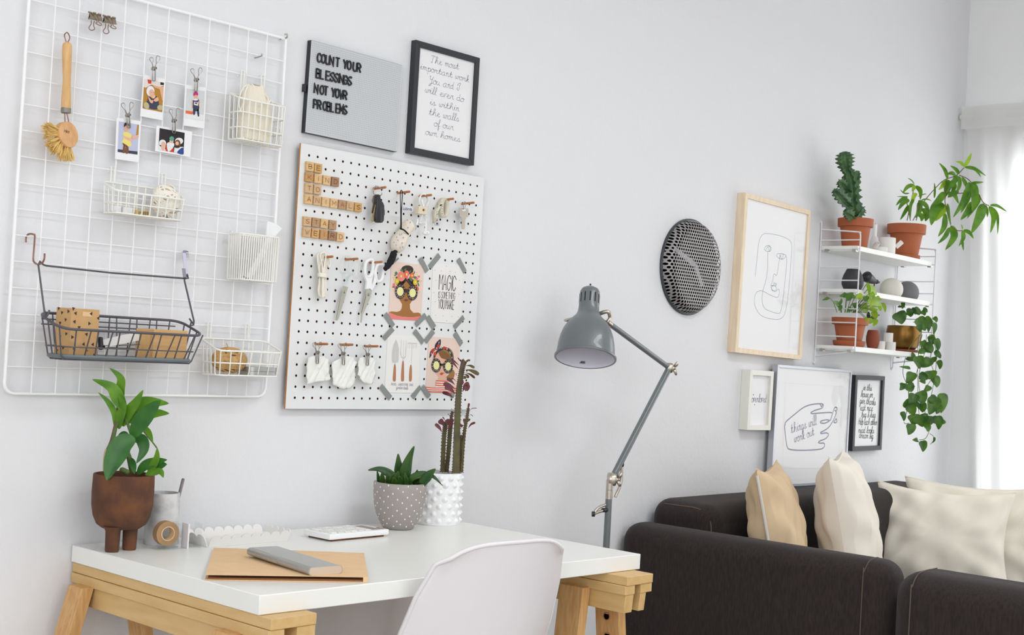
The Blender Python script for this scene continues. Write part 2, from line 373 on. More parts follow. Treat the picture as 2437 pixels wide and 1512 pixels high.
LO = {'a': '~4i 2i 0g 1e 3e 4g;~4i 4f 5e 6e', 'b': '~0e 2j 2m 1m 1f 2e 4f 3h 1g', 'c': '~3h 1i 0g 1e 3e 5f', 'd': '~3h 2i 0h 0f 1e 3f;~3m 3f 4e 5e', 'e': '~0f 2g 3h 2i 1h 1f 2e 4e 5f', 'f': '~0e 2k 2m 1m 1a 2b 1e 3f', 'g': '~3h 2i 0h 0f 1e 3f;~3i 3c 2a 1b 2d 5f',
      'h': '~0e 2j 3l 2m 1l 1e;~1f 2h 3i 4h 4f 5e 6e', 'i': '~0f 1i 1f 2e 3f;1k 2k', 'k': '~0e 2l 1m 1e;~1g 3i 2g 1g;~2g 3e 5e', 'l': '~0e 2j 2m 1m 1f 2e 3e', 'm': '~0h 1i 1e;~1g 2i 3h 3e;~3g 4i 5h 5f 6e 7e', 'n': '~0h 1i 1e;~1g 2i 3i 3f 4e 5e',
      'o': '~2i 0h 0f 1e 3e 4g 3i 2i 4h 5i', 'p': '~0g 1i 1a;~1g 2i 4h 4f 3e 1e;3e 5f', 'r': '~0e 1i 2h 3i 3f 4e 5e', 's': '~0e 2i 3g 3e 1e;~3e 5f', 't': '~0e 1g 2l 2f 3e 5f;0i 4i', 'u': '~0i 0f 1e 3f;~3i 3f 4e 5e', 'v': '~0i 1e 2i 4i', 'w': '~0i 0f 1e 2f 2i;~2f 3e 4f 4i 5h 6i',
      'x': '0e 4i;0i 4e', 'y': '~0i 0f 1e 3f;~3i 3c 2a 1b 2d 5f', 'T': '~0l 2m 5m 7l;~4m 3h 3e 2e 1f', 'Y': '~0l 1m 1j 2i 4j;~5m 4i 3c 1b 2d 6f', 'I': '~1j 0k 2m 4m 3j 3f 2e 0f 1h', 'H': '0e 1m;5e 5m;0i 6i', '&': '~5e 1k 2m 3k 0f 2e 5h', '.': '0e 0f'}
def glyphs(sv, font, sp):
    """[(char, [polylines of (x, y)])] in units of the font's height, and the total length"""
    x = 0; out = []
    for ch in sv:
        if ch == ' ': x += .32 if font is UP else .5; continue
        pl = []; mx = 0
        for part in font[ch].split(';'):
            sm = part[0] == '~'; pts = []
            for p in part.lstrip('~').split():
                gx = int(p[0]); gy = int(p[1]) if font is UP else ord(p[1]) - ord('e')
                mx = max(mx, gx); pts.append((gx, gy))
            k = .105 if font is UP else .125; ky = 1 / 8
            q = [V((a * k, b * ky, 0)) for a, b in pts]; pl.append(catmull(q, 4) if sm else q)
        out.append((ch, x, pl)); x += mx * (.105 if font is UP else .125) + sp
    return out, max(x - sp, .01)
def textline(sv, p0, p1, h, font=UP, sp=.16, slant=0):
    """glyph polylines as 3-D points on the line p0-p1 in a vertical plane; h = capital height"""
    g, L = glyphs(sv, font, sp); p0, p1 = V(p0), V(p1); ex = p1 - p0; ln = ex.length; ex = ex / ln
    nrm = V((0, -1, 0)); ez = nrm.cross(ex) * -1
    if ez.z < 0: ez = -ez
    k = ln / L
    return [(ch, [[p0 + ex * ((x + q.x) * k + slant * q.y * h) + ez * (q.y * h) for q in pl] for pl in pls]) for ch, x, pls in g]
def write(mb, sv, p0, p1, h, wd, font=UP, sp=.16, slant=0, nrm=(0, -1, 0), depth=0):
    for ch, pls in textline(sv, p0, p1, h, font, sp, slant):
        for q in pls: mb.stroke(q, wd, nrm, depth)
    return mb
FR = V((0, -1, 0))
# ================================================================ the room
CX = 3.53
struct(MB().box(-3.4, CX + .2, WY, WY + .15, 0, 3.15), 'wall_back', m_wall)
def holed_wall(name, m, fn, a0, a1, w0, w1, z0, z1, top):
    b = MB()
    for (p, q, r, s) in ((a0, w0, 0, top), (w1, a1, 0, top), (w0, w1, 0, z0), (w0, w1, z1, top)): fn(b, p, q, r, s)
    return struct(b, name, m)
holed_wall('wall_right', m_wallr, lambda b, p, q, r, s: b.box(CX, CX + .2, p, q, r, s), -5.2, WY, -2.6, -.19, .12, 2.1, 3.15)
holed_wall('wall_front', m_wall, lambda b, p, q, r, s: b.box(p, q, -5.2, -5.0, r, s), -3.4, CX + .2, -3.0, 1.0, .9, 2.95, 3.15)
holed_wall('wall_left', m_wall, lambda b, p, q, r, s: b.box(-3.4, -3.2, p, q, r, s), -5.2, WY, -3.4, -1.2, .9, 2.6, 3.15)
struct(MB().box(-3.4, CX + .2, -5.2, WY + .15, -.1, 0), 'floor', m_floor)
cl = MB(); SKX, SKY = (-.4, 2.2), (-2.5, -1.9)
for q in ((-3.4, SKX[0], -5.2, WY + .15), (SKX[1], CX + .2, -5.2, WY + .15), (SKX[0], SKX[1], -5.2, SKY[0]), (SKX[0], SKX[1], SKY[1], WY + .15)): cl.box(*q, 3.1, 3.25)
struct(cl, 'ceiling', m_ceil)
w4 = MB()
for a_, b_, c_, d_ in ((SKX[0], SKX[0] + .06, *SKY), (SKX[1] - .06, SKX[1], *SKY), (*SKX, SKY[0], SKY[0] + .06), (*SKX, SKY[1] - .06, SKY[1]), (.87, .93, *SKY)): w4.box(a_, b_, c_, d_, 3.16, 3.22)
w4 = struct(w4, 'added_roof_window', m_white); MB().box(*SKX, *SKY, 3.188, 3.192).part('pane', m_wglass, w4, smooth=0)  # invented roof window, put in to carry the added top light
struct(MB().box(-3.2, CX, WY - .014, WY, 0, .09), 'baseboard_back', m_white)
def window(name, m, pts):
    f = MB()
    for a in pts: f.box(*a)
    return struct(f, name, m)
w1 = window('window_1', m_white, [(CX + .06, CX + .12, y - .03, y + .03, .12, 2.1) for y in (-2.57, -1.39, -.215)] + [(CX + .06, CX + .12, -2.57, -.215, z - .03, z + .03) for z in (.15, 1.2, 2.07)])
MB().box(CX + .088, CX + .092, -2.57, -.215, .15, 2.07).part('pane', m_wglass, w1, smooth=0)
w3 = window('window_3', m_white, [(-3.33, -3.27, y - .03, y + .03, .9, 2.6) for y in (-3.37, -2.3, -1.23)] + [(-3.33, -3.27, -3.37, -1.23, z - .03, z + .03) for z in (.93, 2.57)])
MB().box(-3.302, -3.298, -3.37, -1.23, .93, 2.57).part('pane', m_wglass, w3, smooth=0)
w2 = window('window_2', m_white, [(x - .03, x + .03, -5.13, -5.07, .9, 2.95) for x in (-2.97, -1.0, .97)] + [(-2.97, .97, -5.13, -5.07, z - .03, z + .03) for z in (.93, 2.92)])
MB().box(-2.97, .97, -5.102, -5.098, .93, 2.92).part('pane', m_wglass, w2, smooth=0)
# sheer curtain on its rod
rod = MB().tube([(3.47, .012, 2.262), (3.47, -3.0, 2.262)], .011, 12)
rod.thing('curtain_rod', m_offwhite, 'thin off-white curtain rod running along the window wall', 'curtain rod')
def cur(i, j):
    t = i; z = .04 + (2.292 - .04) * j
    y0 = -.012 - .115 * (1 - j) ** .8; y = y0 + (-2.95 - y0) * t
    k = .4 + .6 * (1 - j)
    x = 3.468 + k * (.022 * math.sin(t * 120 + 1.2 * math.sin(j * 3)) + .014 * math.sin(t * 57 + 2) + .01 * math.sin(t * 260 + j * 4))
    if j > .955: x = 3.446 + .006 * math.sin(t * 90)
    return V((x - (.004 if j > .955 else 0), y, z))
ct = T('sheer_curtain', 'long white sheer curtain with a gathered header glowing in the window light', 'curtain', (3.47, -1.4, .04))
MB().grid(cur, 420, 44).part('drape', m_curtain, ct, smooth=60)
hd = MB().grid(lambda i, j: V((3.441 + .007 * math.sin(i * 90), -.006 - 2.94 * i, 2.205 + .095 * j)), 300, 3)
hd.part('header', m_curtain, ct, smooth=60)

# ================================================================ desk
FL, FRr = H(618, 1418, .74), H(1525, 1319, .74); BL = H(171.5, 1297, .74)
BL.y = min(BL.y, WY - .003); BR = FRr + (BL - FL)
dk = MB().prism([p - V((0, 0, .034)) for p in (FL, FRr, BR, BL)], (0, 0, .034))
dk.thing('desk_board', m_desk, 'white lacquered desk board lying across two wooden trestles', 'desk', bevel=(.0015, 2))
def holed(mb, c, ex, ey, ez, r, n=16, back=True, wall_k=0):
    """board with one round hole: half sizes ex, ey; ez = full depth vector"""
    c, ex, ey, ez = V(c), V(ex), V(ey), V(ez); lx, ly = ex.length, ey.length; ux, uy = ex / lx, ey / ly; ci, sq = [], []
    for k in range(n):
        a = 2 * math.pi * (k + .5) / n; ca, sa = math.cos(a), math.sin(a); ci.append(c + (ux * ca + uy * sa) * r)
        ax, ay = ca * lx, sa * ly; q = 1 / max(abs(ca), abs(sa)); sq.append(c + ex * (ca * q) + ey * (sa * q))
    cor = [ex + ey, ex * -1 + ey, ex * -1 - ey, ex - ey]
    f = []; 
    for k in range(n):
        j = (k + 1) % n; f.append([k, j, n + j, n + k])
    mb.add(ci + sq, f)
    for i, k in enumerate((n // 8 - 1, 3 * n // 8 - 1, 5 * n // 8 - 1, 7 * n // 8 - 1)):
        mb.add([sq[k], c + cor[i], sq[(k + 1) % n]], [[0, 1, 2]])
    mb.k = wall_k
    mb.add(ci + [p + ez for p in ci], [[k, n + k, n + (k + 1) % n, (k + 1) % n] for k in range(n)]); mb.k = 0
    return mb
def trestle(x0, x1, yf, yb, label, fl, side, legs):
    t = T('trestle', label, 'trestle', ((x0 + x1) / 2, (yf + yb) / 2, 0), 'wooden trestles under the desk')
    MB().box(x0, x1, yf, yb, .686, .7055).part('top_plank', m_birch, t, bevel=.0012)
    xm0, xm1 = x0 + .031, x1 - .04
    for a, b in ((x0 - .003, xm0), (xm1, x1)):
        MB().box(a, b, yf + .002, yb - .002, .666, .6855).part('rail', m_birch, t, bevel=.0012)
    for a, b in ((x0 + .003, xm0), (xm1 + .003, x1 - .017)):
        MB().prism([(a, yf + .004, .666), (a, yb - .004, .666), (a, yb - .03, .626), (a, yf + .008, .626)], (b - a, 0, 0)).part('brace_board', m_birch, t, bevel=.0012)
    for (xx, yy, wd, sp, lean, hole) in legs:
        zt, zb = (.668, .0); e = V((sp, lean, -1)) * zt; th = .026 * (1 if sp > 0 else -1)
        tp = V((xx, yy, zt)); ex = V((0, wd / 2, 0)); l = MB()
        zc = .645; s = (zt - zc); c0 = tp + e * (s / zt)
        l.prism([tp - ex, tp + ex, tp + ex + e, tp - ex + e], (th, 0, 0))
        lg = l.part('leg', m_beech, t, bevel=.001)
        if hole:
            for q in ((.03,) if hole == 1 else (.03, .075, .12)):
                cc = tp + e * (q / zt) - V((th * .02, 0, 0)); h = MB()
                h.lathe([(.0095, 0), (.0095, .0012), (.0075, .0012), (.0075, 0)], cc, 20, (-th, 0, 0)); h.part('hole_rim', m_dowel, lg)
                MB().lathe([(0, .0002), (.0076, .0002)], cc, 20, (-th, 0, 0)).part('hole', A('khaki') if hole == 1 else A('brown'), lg)
    MB().box(x0 + .012, x1 - .02, yf + .12, yf + .145, .12, .17).part('stretcher', m_birch, t, bevel=.001)
    MB().box(x0 + .012, x1 - .02, yb - .145, yb - .12, .12, .17).part('stretcher', m_birch, t, bevel=.001)
    return t
xl, xr = -.5255, .372
ly = lambda u, v, x: PX(u, v, x).y
a = .5 * (ly(183, 1405, xl) + ly(231, 1416, xl)); b = .5 * (ly(1347, 1392, xr) + ly(1403, 1400, xr))
trestle(-.5255, -.4275, -.634, WY - .004, 'birch trestle under the wall end of the desk below the plant', FL, 0,
        [(xl, a, .052, -.26, 0, 1), (xl, -.53, .05, -.2, 0, 1), (-.44, -.06, .05, .2, 0, 0), (-.44, -.5, .05, .2, 0, 0)])
tr = trestle(.374, .466, -.696, WY - .06, 'birch trestle under the desk end beside the sofa with a metal wing nut', FL, 0,
        [(xr + .004, b, .066, -.1, 0, 0), (xr + .004, ly(1030, 1425, xr), .06, -.2, -.1, 0), (.446, b - .02, .066, .14, 0, 3), (.446, -.1, .06, .2, 0, 0)])
wn = PX(1373, 1430, xr - .004)
n = MB(); n.lathe([(0, .012), (.006, .012), (.0085, .004), (.0105, 0)], wn, 18, (-1, 0, 0))
for s in (-1, 1): n.prism([wn + V((-.008, s * .003, -.003)), wn + V((-.008, s * .003, .005)), wn + V((-.017, s * .017, .009)), wn + V((-.019, s * .019, .004))], (.003, 0, 0))
n.part('wing_nut', m_steel, tr, label='steel wing nut')

# ================================================================ shell chair
ch = T('shell_chair', 'white moulded plastic shell chair tucked under the front edge of the desk', 'chair', (.0, -.62, 0))
def shell(s, t, off=0):
    """s across -1..1, t from the seat front 0 over the seat to the top of the back 1"""
    prof = [(.20, .435), (.16, .452), (.05, .445), (-.08, .43), (-.145, .455), (-.175, .53), (-.195, .62), (-.213, .70), (-.228, .765), (-.236, .80)]
    wid = [.205, .225, .235, .235, .235, .235, .23, .215, .19, .168]
    k = t * (len(prof) - 1); i = min(int(k), len(prof) - 2); f = k - i
    y = prof[i][0] * (1 - f) + prof[i + 1][0] * f; z = prof[i][1] * (1 - f) + prof[i + 1][1] * f; hw = wid[i] * (1 - f) + wid[i + 1] * f
    c = abs(s) ** 2.2
    if t > .85: hw *= 1 - .0 * c
    wrap = .0 if t < .2 else .075 * min(1, (t - .2) * 4)
    if t > .5: wrap = .075 - .05 * (t - .5) * 2
    zz = z + (.05 * c * max(0, 1 - abs(t - .35) * 3.2)) - (.025 * max(0, t - .88) / .12 * abs(s) ** 4)
    return V((s * hw * .87, y + wrap * c - off * .9, zz - off * .35))
cyaw = Matrix.Rotation(math.radians(-4), 3, 'Z'); cpos = V((-.012, -.50, .014))
fs = lambda off: (lambda i, j: cpos + cyaw @ shell(2 * i - 1, j, off))
sh = MB().grid(fs(0), 36, 45); sho = sh.part('shell', m_shell, ch, smooth=60)
sm = sho.modifiers.new('thick', 'SOLIDIFY'); sm.thickness = .005; sm.offset = 0
edge = [cpos + cyaw @ shell(-1, .02 + .98 * k / 40) for k in range(41)] + [cpos + cyaw @ shell(-1 + 2 * k / 20, 1) for k in range(1, 20)] + [cpos + cyaw @ shell(1, 1 - .98 * k / 40) for k in range(41)]
MB().tube(catmull(edge, 2), .0045, 8).part('rim', m_shell, ch, smooth=80)
for sx in (-1, 1):
    for sy in (-1, 1):
        MB().tube([cpos + V((sx * .12, sy * .1 + .02, .425)), cpos + V((sx * .22, sy * .2 + .02, 0))], [.014, .01], 12).part('leg', m_beech, ch)

# ================================================================ sofa
so = T('sofa', 'charcoal brown fabric sofa standing against the wall under the pictures', 'sofa', (2.1, -.6, 0))
def cushion_box(x0, x1, y0, y1, z0, z1, r, name, seg=6, top=0, skew=0):
    b = MB().box(x0, x1, y0, y1, z0, z1)
    if skew: b.v = [V((p.x + skew * (p.y - y1), p.y, p.z)) for p in b.v]
    o = b.part(name, m_sofa, so, smooth=80, bevel=(r, seg)); return o
cushion_box(1.385, 2.97, -.235, .004, .06, .752, .055, 'backrest', 7)
cushion_box(1.245, 1.378, -.855, .008, .05, .685, .055, 'arm', 7, skew=-.02)
cushion_box(1.235, 1.44, -2.45, -.868, .05, .676, .07, 'chaise_arm', 7)
cushion_box(1.40, 2.93, -.86, -.2, .2, .40, .05, 'seat_cushion')
cushion_box(1.43, 2.1, -2.4, -.86, .2, .43, .05, 'seat_cushion')
cushion_box(2.93, 3.1, -.98, .0, .05, .66, .06, 'arm', 7)
cushion_box(1.4, 2.95, -.84, .0, .05, .25, .02, 'base_frame', 2)
for pts, r_ in (([(1.2345, -.93, .12), (1.2345, -.93, .595), (1.243, -.93, .642), (1.268, -.93, .668), (1.31, -.93, .6755), (1.38, -.93, .676)], .0015), ([(1.2602, -.785, .12), (1.2602, -.785, .615), (1.268, -.785, .655), (1.290, -.785, .679), (1.32, -.785, .6856), (1.34, -.785, .6856)], .0013)):
    MB().tube(catmull(pts, 8), r_, 6).part('stitching', m_stitch, so)
MB().tube(catmull([(1.401, -.045, .736), (1.401, -.1, .7365), (1.401, -.165, .736), (1.401, -.2, .722), (1.401, -.2185, .69), (1.401, -.2192, .6), (1.401, -.2192, .46)], 8), .002, 6).part('piping', m_stitch, so)
for x in (1.34, 2.9):
    for y in (-.08, -.8): MB().lathe([(.02, 0), (.025, .06)], (x, y, 0), 14).part('foot', m_black, so)
def pillow(name, label, m, c, W, Hh, Tk, ax, lean, grp='cushions on the sofa', zipside=None, seed=0, sag=.0):
    c = V(c); ax = V((ax[0], ax[1], 0)).normalized(); n = V((ax.y, -ax.x, 0)); up = (V((0, 0, 1)) * math.cos(lean) - n * math.sin(lean)); nn = n * math.cos(lean) + V((0, 0, 1)) * math.sin(lean)
    rnd = random.Random(seed); ph = [rnd.uniform(0, 6) for _ in range(8)]
    def f(sg):
        def g(i, j):
            u, v = 2 * i - 1, 2 * j - 1
            pu = u * (1 - .13 * (1 - u * u * 0) * (1 - v * v) ** 1.2 * abs(u) ** 3); pv = v * (1 - .10 * (1 - u * u) ** 1.2 * abs(v) ** 3)
            pv += sag * (1 - u * u) * (v > 0) * -v
            e = max(0, (1 - u * u)) * max(0, (1 - v * v)); h = Tk * e ** .42
            wr = .006 * math.sin(9 * u + 5 * v + ph[0]) * math.sin(4 * v - 3 * u + ph[1]) + .004 * math.sin(17 * u - 8 * v + ph[2]) + .010 * math.sin(math.atan2(v, u) * 11 + ph[3]) * (u * u + v * v) * .5
            h += wr * min(1, e * 6)
            return c + ax * (pu * W) + up * (pv * Hh) + nn * (h * sg)
        return g
    t = T(name, label, 'cushion', c - V((0, 0, Hh * math.cos(lean))), grp)
    b = MB(); b.grid(f(1), 40, 40); b.grid(f(-1), 40, 40); b.part('cover', m, t, smooth=180)
    if zipside is not None:
        z = MB(); z.tube([f(1)(zipside, .04 + .92 * k / 30) * .5 + f(-1)(zipside, .04 + .92 * k / 30) * .5 - ax * .004 for k in range(31)], .0042, 6); z.part('zip', m_zip, t)
    sm = MB(); sm.tube([f(0)(k / 30, 1) for k in range(31)], .003, 6); sm.part('seam', m, t)
    return t
pillow('sofa_cushion', 'tan cushion with a pale zip leaning on the sofa back at the desk end', m_tan, (1.575, -.345, .645), .20, .235, .075, (.92, .39), .2, zipside=0.0, seed=1)
pillow('sofa_cushion', 'large cream cushion beside the tan one and in front of the hand drawing', m_cushion, (1.925, -.385, .660), .22, .25, .09, (.92, .39), .2, seed=2)
pillow('sofa_cushion', 'ivory cushion in front of the other at the window end of the sofa', m_cushion2, (2.60, -.39, .595), .235, .185, .085, (.36, -.93), .25, seed=3, sag=.05)
pillow('sofa_cushion', 'ivory cushion behind another against the window end of the sofa', m_cushion2, (2.79, -.42, .600), .25, .19, .065, (.34, -.94), .10, seed=4, sag=.03)

# ================================================================ floor lamp
LY = -.17
lp = T('floor_lamp', 'grey metal adjustable floor lamp standing between desk and sofa', 'lamp', (.965, LY, 0))
pole = PX(1449.5, 1190, PX(1449.5, 1190, .965).x); Q = lambda u, v: P(u, v, LY)
jt, el, hd_ = Q(1456, 1141), Q(1593, 876), Q(1448, 769)
px_ = Q(1449, 1185).x
MB().lathe([(0, .03), (.02, .03), (.1, .022), (.115, .012), (.115, 0)], (px_, LY, 0), 40).part('base', m_lamp, lp)
MB().tube([(px_, LY, .02), (px_, LY, Q(1449, 1188).z)], .0092, 18).part('pole', m_lamp, lp)
cz = Q(1449, 1188).z
MB().lathe([(.0095, 0), (.0095, .024), (.0088, .0245), (.0088, .0255), (.0095, .026), (.0095, .052)], (px_, LY, cz), 20).part('collar', m_nickel, lp)
jd = V((.74, -.67, 0))
def joint(c, r, h, name):
    c = V(c); j = MB().lathe([(r - .002, -h), (r, -h + .002), (r, h - .002), (r - .002, h)], c, 28, jd).part(name, m_nickel, lp)
    k = MB(); q = c + jd * h
    k.lathe([(.0065, 0), (.006, .007), (.003, .011), (0, .012)], q, 16, jd)
    sd = jd.cross(V((0, 0, 1)))
    for s in (-1, 1):
        d = (sd * .35 * s + V((0, 0, s))).normalized()
        pts = [q + jd * .004 + d * .004, q + jd * .010 + d * .012 + sd * .002, q + jd * .013 + d * .02]
        k.tube(catmull(pts, 5), [.003 + .0025 * math.sin(math.pi * i / 10) for i in range(11)], 10)
    k.part('wing_nut', m_nickel, j)
    return j
joint(jt, .0185, .011, 'lower_joint'); joint(el, .0145, .009, 'elbow_joint')
MB().tube([jt + (el - jt).normalized() * .012, el - (el - jt).normalized() * .008], .0092, 18).part('arm', m_lamp, lp)
ad = (hd_ - el).normalized(); a1 = el + ad * .008
MB().tube([a1, hd_ - ad * .012], .0078, 18).part('arm', m_lamp, lp)
MB().tube([hd_ - ad * .012, hd_ + ad * .006], .0078, 16).part('ferrule', m_nickel, lp)
for nm, u0, v0, u1, v1, bow in (('lever', 1480, 1109, 1464, 1183, 5), ('lever', 1440, 1202, 1412, 1224, -3)):
    p0, p1 = Q(u0, v0), Q(u1, v1); md = Q((u0 + u1) / 2 + bow, (v0 + v1) / 2 + bow)
    lv = MB().tube(catmull([p0, md, p1], 6), .0042, 10).part(nm, m_nickel, lp)
    if bow > 0:
        MB().ball(Q(1480, 1106), .0065, sz=1.3).part('knob', m_black, lv)
    else:
        MB().tube(catmull([Q(1412, 1224), Q(1424, 1219), Q(1434, 1216)], 4), .0042, 10).part('pin', m_nickel, lv)
        MB().tube([Q(1434, 1215), Q(1446, 1214)], .006, 12).part('knob', m_black, lv); MB().lathe([(.003, -.0045), (.0072, -.004), (.0072, .004), (.003, .0045)], Q(1412, 1224), 16, jd).part('washer', m_black, lv)
# shade: axis through the neck top and the rim centre
top, rim = Q(1405, 680), Q(1393, 853)
sax = (top - rim).normalized(); sax = (sax + V((0, 0, .0))).normalized()
L = (top - rim).length / .95; vaway = (rim - CAM).normalized(); sax = (sax * .945 + (vaway - sax * vaway.dot(sax)) * .327).normalized(); k = .0815
prof = [(1.0, 0), (.985, .01), (.97, .035), (.955, .1), (.93, .2), (.88, .3), (.79, .4), (.67, .48), (.53, .545), (.43, .59), (.365, .64), (.345, .7), (.335, .78), (.335, .9), (.325, .94), (.28, .975), (.2, .99), (0, 1.0)]
sp = [(r * k, z * L) for r, z in prof]
s = MB().lathe(sp[::-1], rim, 56, sax, cap=False); sh_ = s.part('shade', m_lamp, lp, smooth=50)
ins = [(r * k * .965 - .0006, z * L * .985) for r, z in prof[:12]] + [(0, .7 * L)]
MB().lathe(ins, rim, 56, sax, cap=False).part('lining', m_lampin, sh_, smooth=50)
MB().lathe([(k * .955, .001), (k * 1.0, -.001), (k * 1.022, -.0005), (k * 1.025, .004), (k * 1.0, .006)], rim, 56, sax, cap=False).part('rim', m_lamp, sh_)
vs_ = MB()
u_ = V((RX.x, RX.y, RX.z)); u_ = (u_ - sax * u_.dot(sax)).normalized(); q_ = sax.cross(u_)
for a in (-180, -150, -120, -90, -60, -30, 0, 30, 60, 90, 120, 150):
    d = u_ * math.cos(math.radians(a + 2)) + q_ * math.sin(math.radians(a + 2)); tn = sax.cross(d); c0 = rim + d * (k * .3365) + sax * (.83 * L)
    pts = [c0 + tn * (.0016 * math.cos(t)) + sax * (.012 * math.copysign(1, math.sin(t)) + .0016 * math.sin(t)) for t in [i * math.pi / 6 for i in range(12)]]
    vs_.prism(pts, d * .0005)
vs_.part('vent_slots', A('rubber'), sh_)
MB().lathe([(.015, 0), (.013, .004), (.004, .0065), (.004, .007)], rim + sax * (L * .985), 24, sax).part('top_cap', m_nickel, sh_)
MB().tube([rim + sax * (L + .004), rim + sax * (L + .011)], .0024, 10).part('switch', m_black, sh_)
bl = MB().ball(rim + sax * (.33 * L), .03, seg=24); bl.lathe([(.014, .45 * L), (.014, .6 * L)], rim, 20, sax); bl.part('bulb', A('bulb'), sh_, smooth=80)
lb = P(1380, 860, LY); fr = rim + u_ * 0
sd = (lb - rim); rad = (sd - sax * sd.dot(sax)); lz = .05 * L
back = -(CAM - rim); back = (back - sax * back.dot(sax)).normalized(); tn = sax.cross(back)
lc = rim + back * (k * .925) + sax * (.07 * L) - tn * .012 if tn.dot(RX) > 0 else rim + back * (k * .925) + sax * (.07 * L) + tn * .012
tx = tn if tn.dot(RX) > 0 else -tn
lcn = lc - back * .0012
lb2 = MB().prism([lcn - tx * .0125 - sax * .0035, lcn + tx * .0125 - sax * .0035, lcn + tx * .0125 + sax * .0035, lcn - tx * .0125 + sax * .0035], back * -.0004).part('sticker', A('lilac'), sh_)
tw = MB()
LOX = dict(LO)
for ch_, pls in []: pass
def free_text(mb, sv, p0, ex, ez, h, wd, nrm, fonts):
    x = 0
    for ch_ in sv:
        if ch_ == ' ': x += .4; continue
        font = UP if ch_ in UP else LO; mx = 0
        for part in font[ch_].split(';'):
            sm_ = part[0] == '~'; q = []
            for g in part.lstrip('~').split():
                gx = int(g[0]); gy = int(g[1]) if font is UP else ord(g[1]) - ord('e'); mx = max(mx, gx); q.append(p0 + ex * (x + gx * .105) * h + ez * gy / 8 * h)
            mb.stroke(catmull(q, 3) if sm_ else q, wd, nrm)
        x += mx * .105 + .16
    return mb
free_text(tw, 'Max 60W', lcn - back * .0006 - tx * .011 - sax * .002, tx, sax, .0042, .0006, -back, None).part('print', A('rubber'), sh_)
# shade bracket
nk = rim + sax * (.60 * L); br = MB()
e1 = Q(1428, 731); e2 = Q(1369, 738)
far = P(1369, 738, LY)
side = (e1 - e2); hx = side.normalized()
br.lathe([(.008, -.006), (.0085, 0), (.008, .008)], nk + hx * .034, 18, hx); br.lathe([(.008, -.008), (.0085, 0), (.008, .006)], nk - hx * .034, 18, hx)
pts = catmull([nk + hx * .04, Q(1446, 742), Q(1452, 756), Q(1447, 765), hd_], 6)
for i in range(len(pts) - 1): pass
br.tube(pts, .0058, 10)
br.tube(catmull([nk - hx * .04, nk - hx * .036 + V((0, .05, -.012)), V((hd_.x - .01, hd_.y + .035, hd_.z + .01)), hd_], 6), .0035, 8)
br.part('bracket', m_nickel, lp)
# ================================================================ wire grid on the wall
gp = T('wire_grid_panel', 'white wire grid panel hung on the wall above the desk', 'wire grid', (-.39, 0, 1.042))
GX = [-.696 + .0508 * k for k in range(13)]; GZ = [1.801 - .0505 * k for k in range(16)]
g = MB(); rr = .02
fr_ = []
x0, x1, z0, z1 = GX[0] - .003, GX[12] + .003, 1.0425, 1.853
for cx_, cz_, a0 in ((x1 - rr, z1 - rr, 0), (x0 + rr, z1 - rr, 90), (x0 + rr, z0 + rr, 180), (x1 - rr, z0 + rr, 270)):
    r_ = .003 if cz_ > 1.5 else rr
    for k in range(5):
        a = math.radians(a0 + 22.5 * k); ox = x1 - r_ if cx_ > -.3 else x0 + r_; oz = z1 - r_ if cz_ > 1.5 else z0 + r_
        fr_.append(V((ox + r_ * math.cos(a), .002, oz + r_ * math.sin(a))))
g.tube(fr_, .0034, 8, closed=True); g.part('border_rod', m_wire, gp)
g = MB()
for z in GZ[:-1]: g.tube([(x0, .0022, z), (x1, .0022, z)], .0012, 6)
for x in GX[1:-1]: g.tube([(x, -.0003, z0), (x, -.0002, z1)], .0012, 6)
g.part('wire_lattice', m_wire, gp)
g = MB(); zt = zm(0, 0, 3.436); hk = P(*zt(2332, 325), 0)
g.tube(catmull([(hk.x, WY - .0004, hk.z + .004), (hk.x, -.004, hk.z + .004), (hk.x - .001, -.007, hk.z + .012), (hk.x - .006, -.004, hk.z + .01)], 4), .0017, 8)
q = P(*zt(2125, 460), 0); g.tube(catmull([(q.x, WY - .0004, q.z - .002), (q.x, -.005, q.z), (q.x, -.007, q.z + .005)], 4), .0015, 8)
g.part('wall_hook', m_steel, gp)
# brush
zb = zm(90, 60, 4.58)
br = T('dish_brush', 'round wooden dish brush with pale bristles hanging by its wire loop', 'brush', P(*zb(320, 1300), -.02), None)
bp = lambda a, b, y=-.016: P(*zb(a, b), y)
pts = [(322, 185, .0), (322, 189, .0048), (321, 200, .0075), (320, 225, .0091), (318, 300, .0094), (317, 450, .0086), (316, 600, .0077), (312, 700, .0082), (310, 800, .0092), (308, 905, .0094)]
MB().tube([bp(a, b) for a, b, r in pts], [max(r, .0005) for a, b, r in pts], 18).part('handle', W('brush_handle', (222, 180, 124), .5, c2=(210, 164, 106), ns=12, sx=(14, 14, 2)), br)
MB().tube([bp(308, 905), bp(307, 915), bp(306, 955), bp(306, 962)], [.0095, .0098, .0096, .008], 18).part('ferrule', W('zinc', (140, 136, 126), .5, .5), br)
w_ = MB(); w_.tube(catmull([bp(296, 958), bp(295, 1010), bp(297, 1075, -.02)], 5), .0011, 6); w_.tube(catmull([bp(316, 958), bp(330, 1020), bp(340, 1075, -.02)], 5), .0011, 6)
w_.tube(catmull([bp(286, 1078, -.022), bp(297, 1068, -.022), bp(320, 1072, -.022), bp(345, 1070, -.022), bp(354, 1080, -.022)], 4), .0016, 6)
w_.part('neck_wire', m_copper, br)
w_ = MB(); w_.tube(catmull([bp(312, 190), bp(291, 118), bp(300, 90, -.012), bp(325, 84, -.012), bp(349, 135), bp(325, 190)], 5), .0012, 6); w_.part('loop', m_copper, br)
hc = bp(342, 1192, -.030); hn = V((.30, -.92, .10)).normalized(); hr = .0255
hb = hc - hn * .016
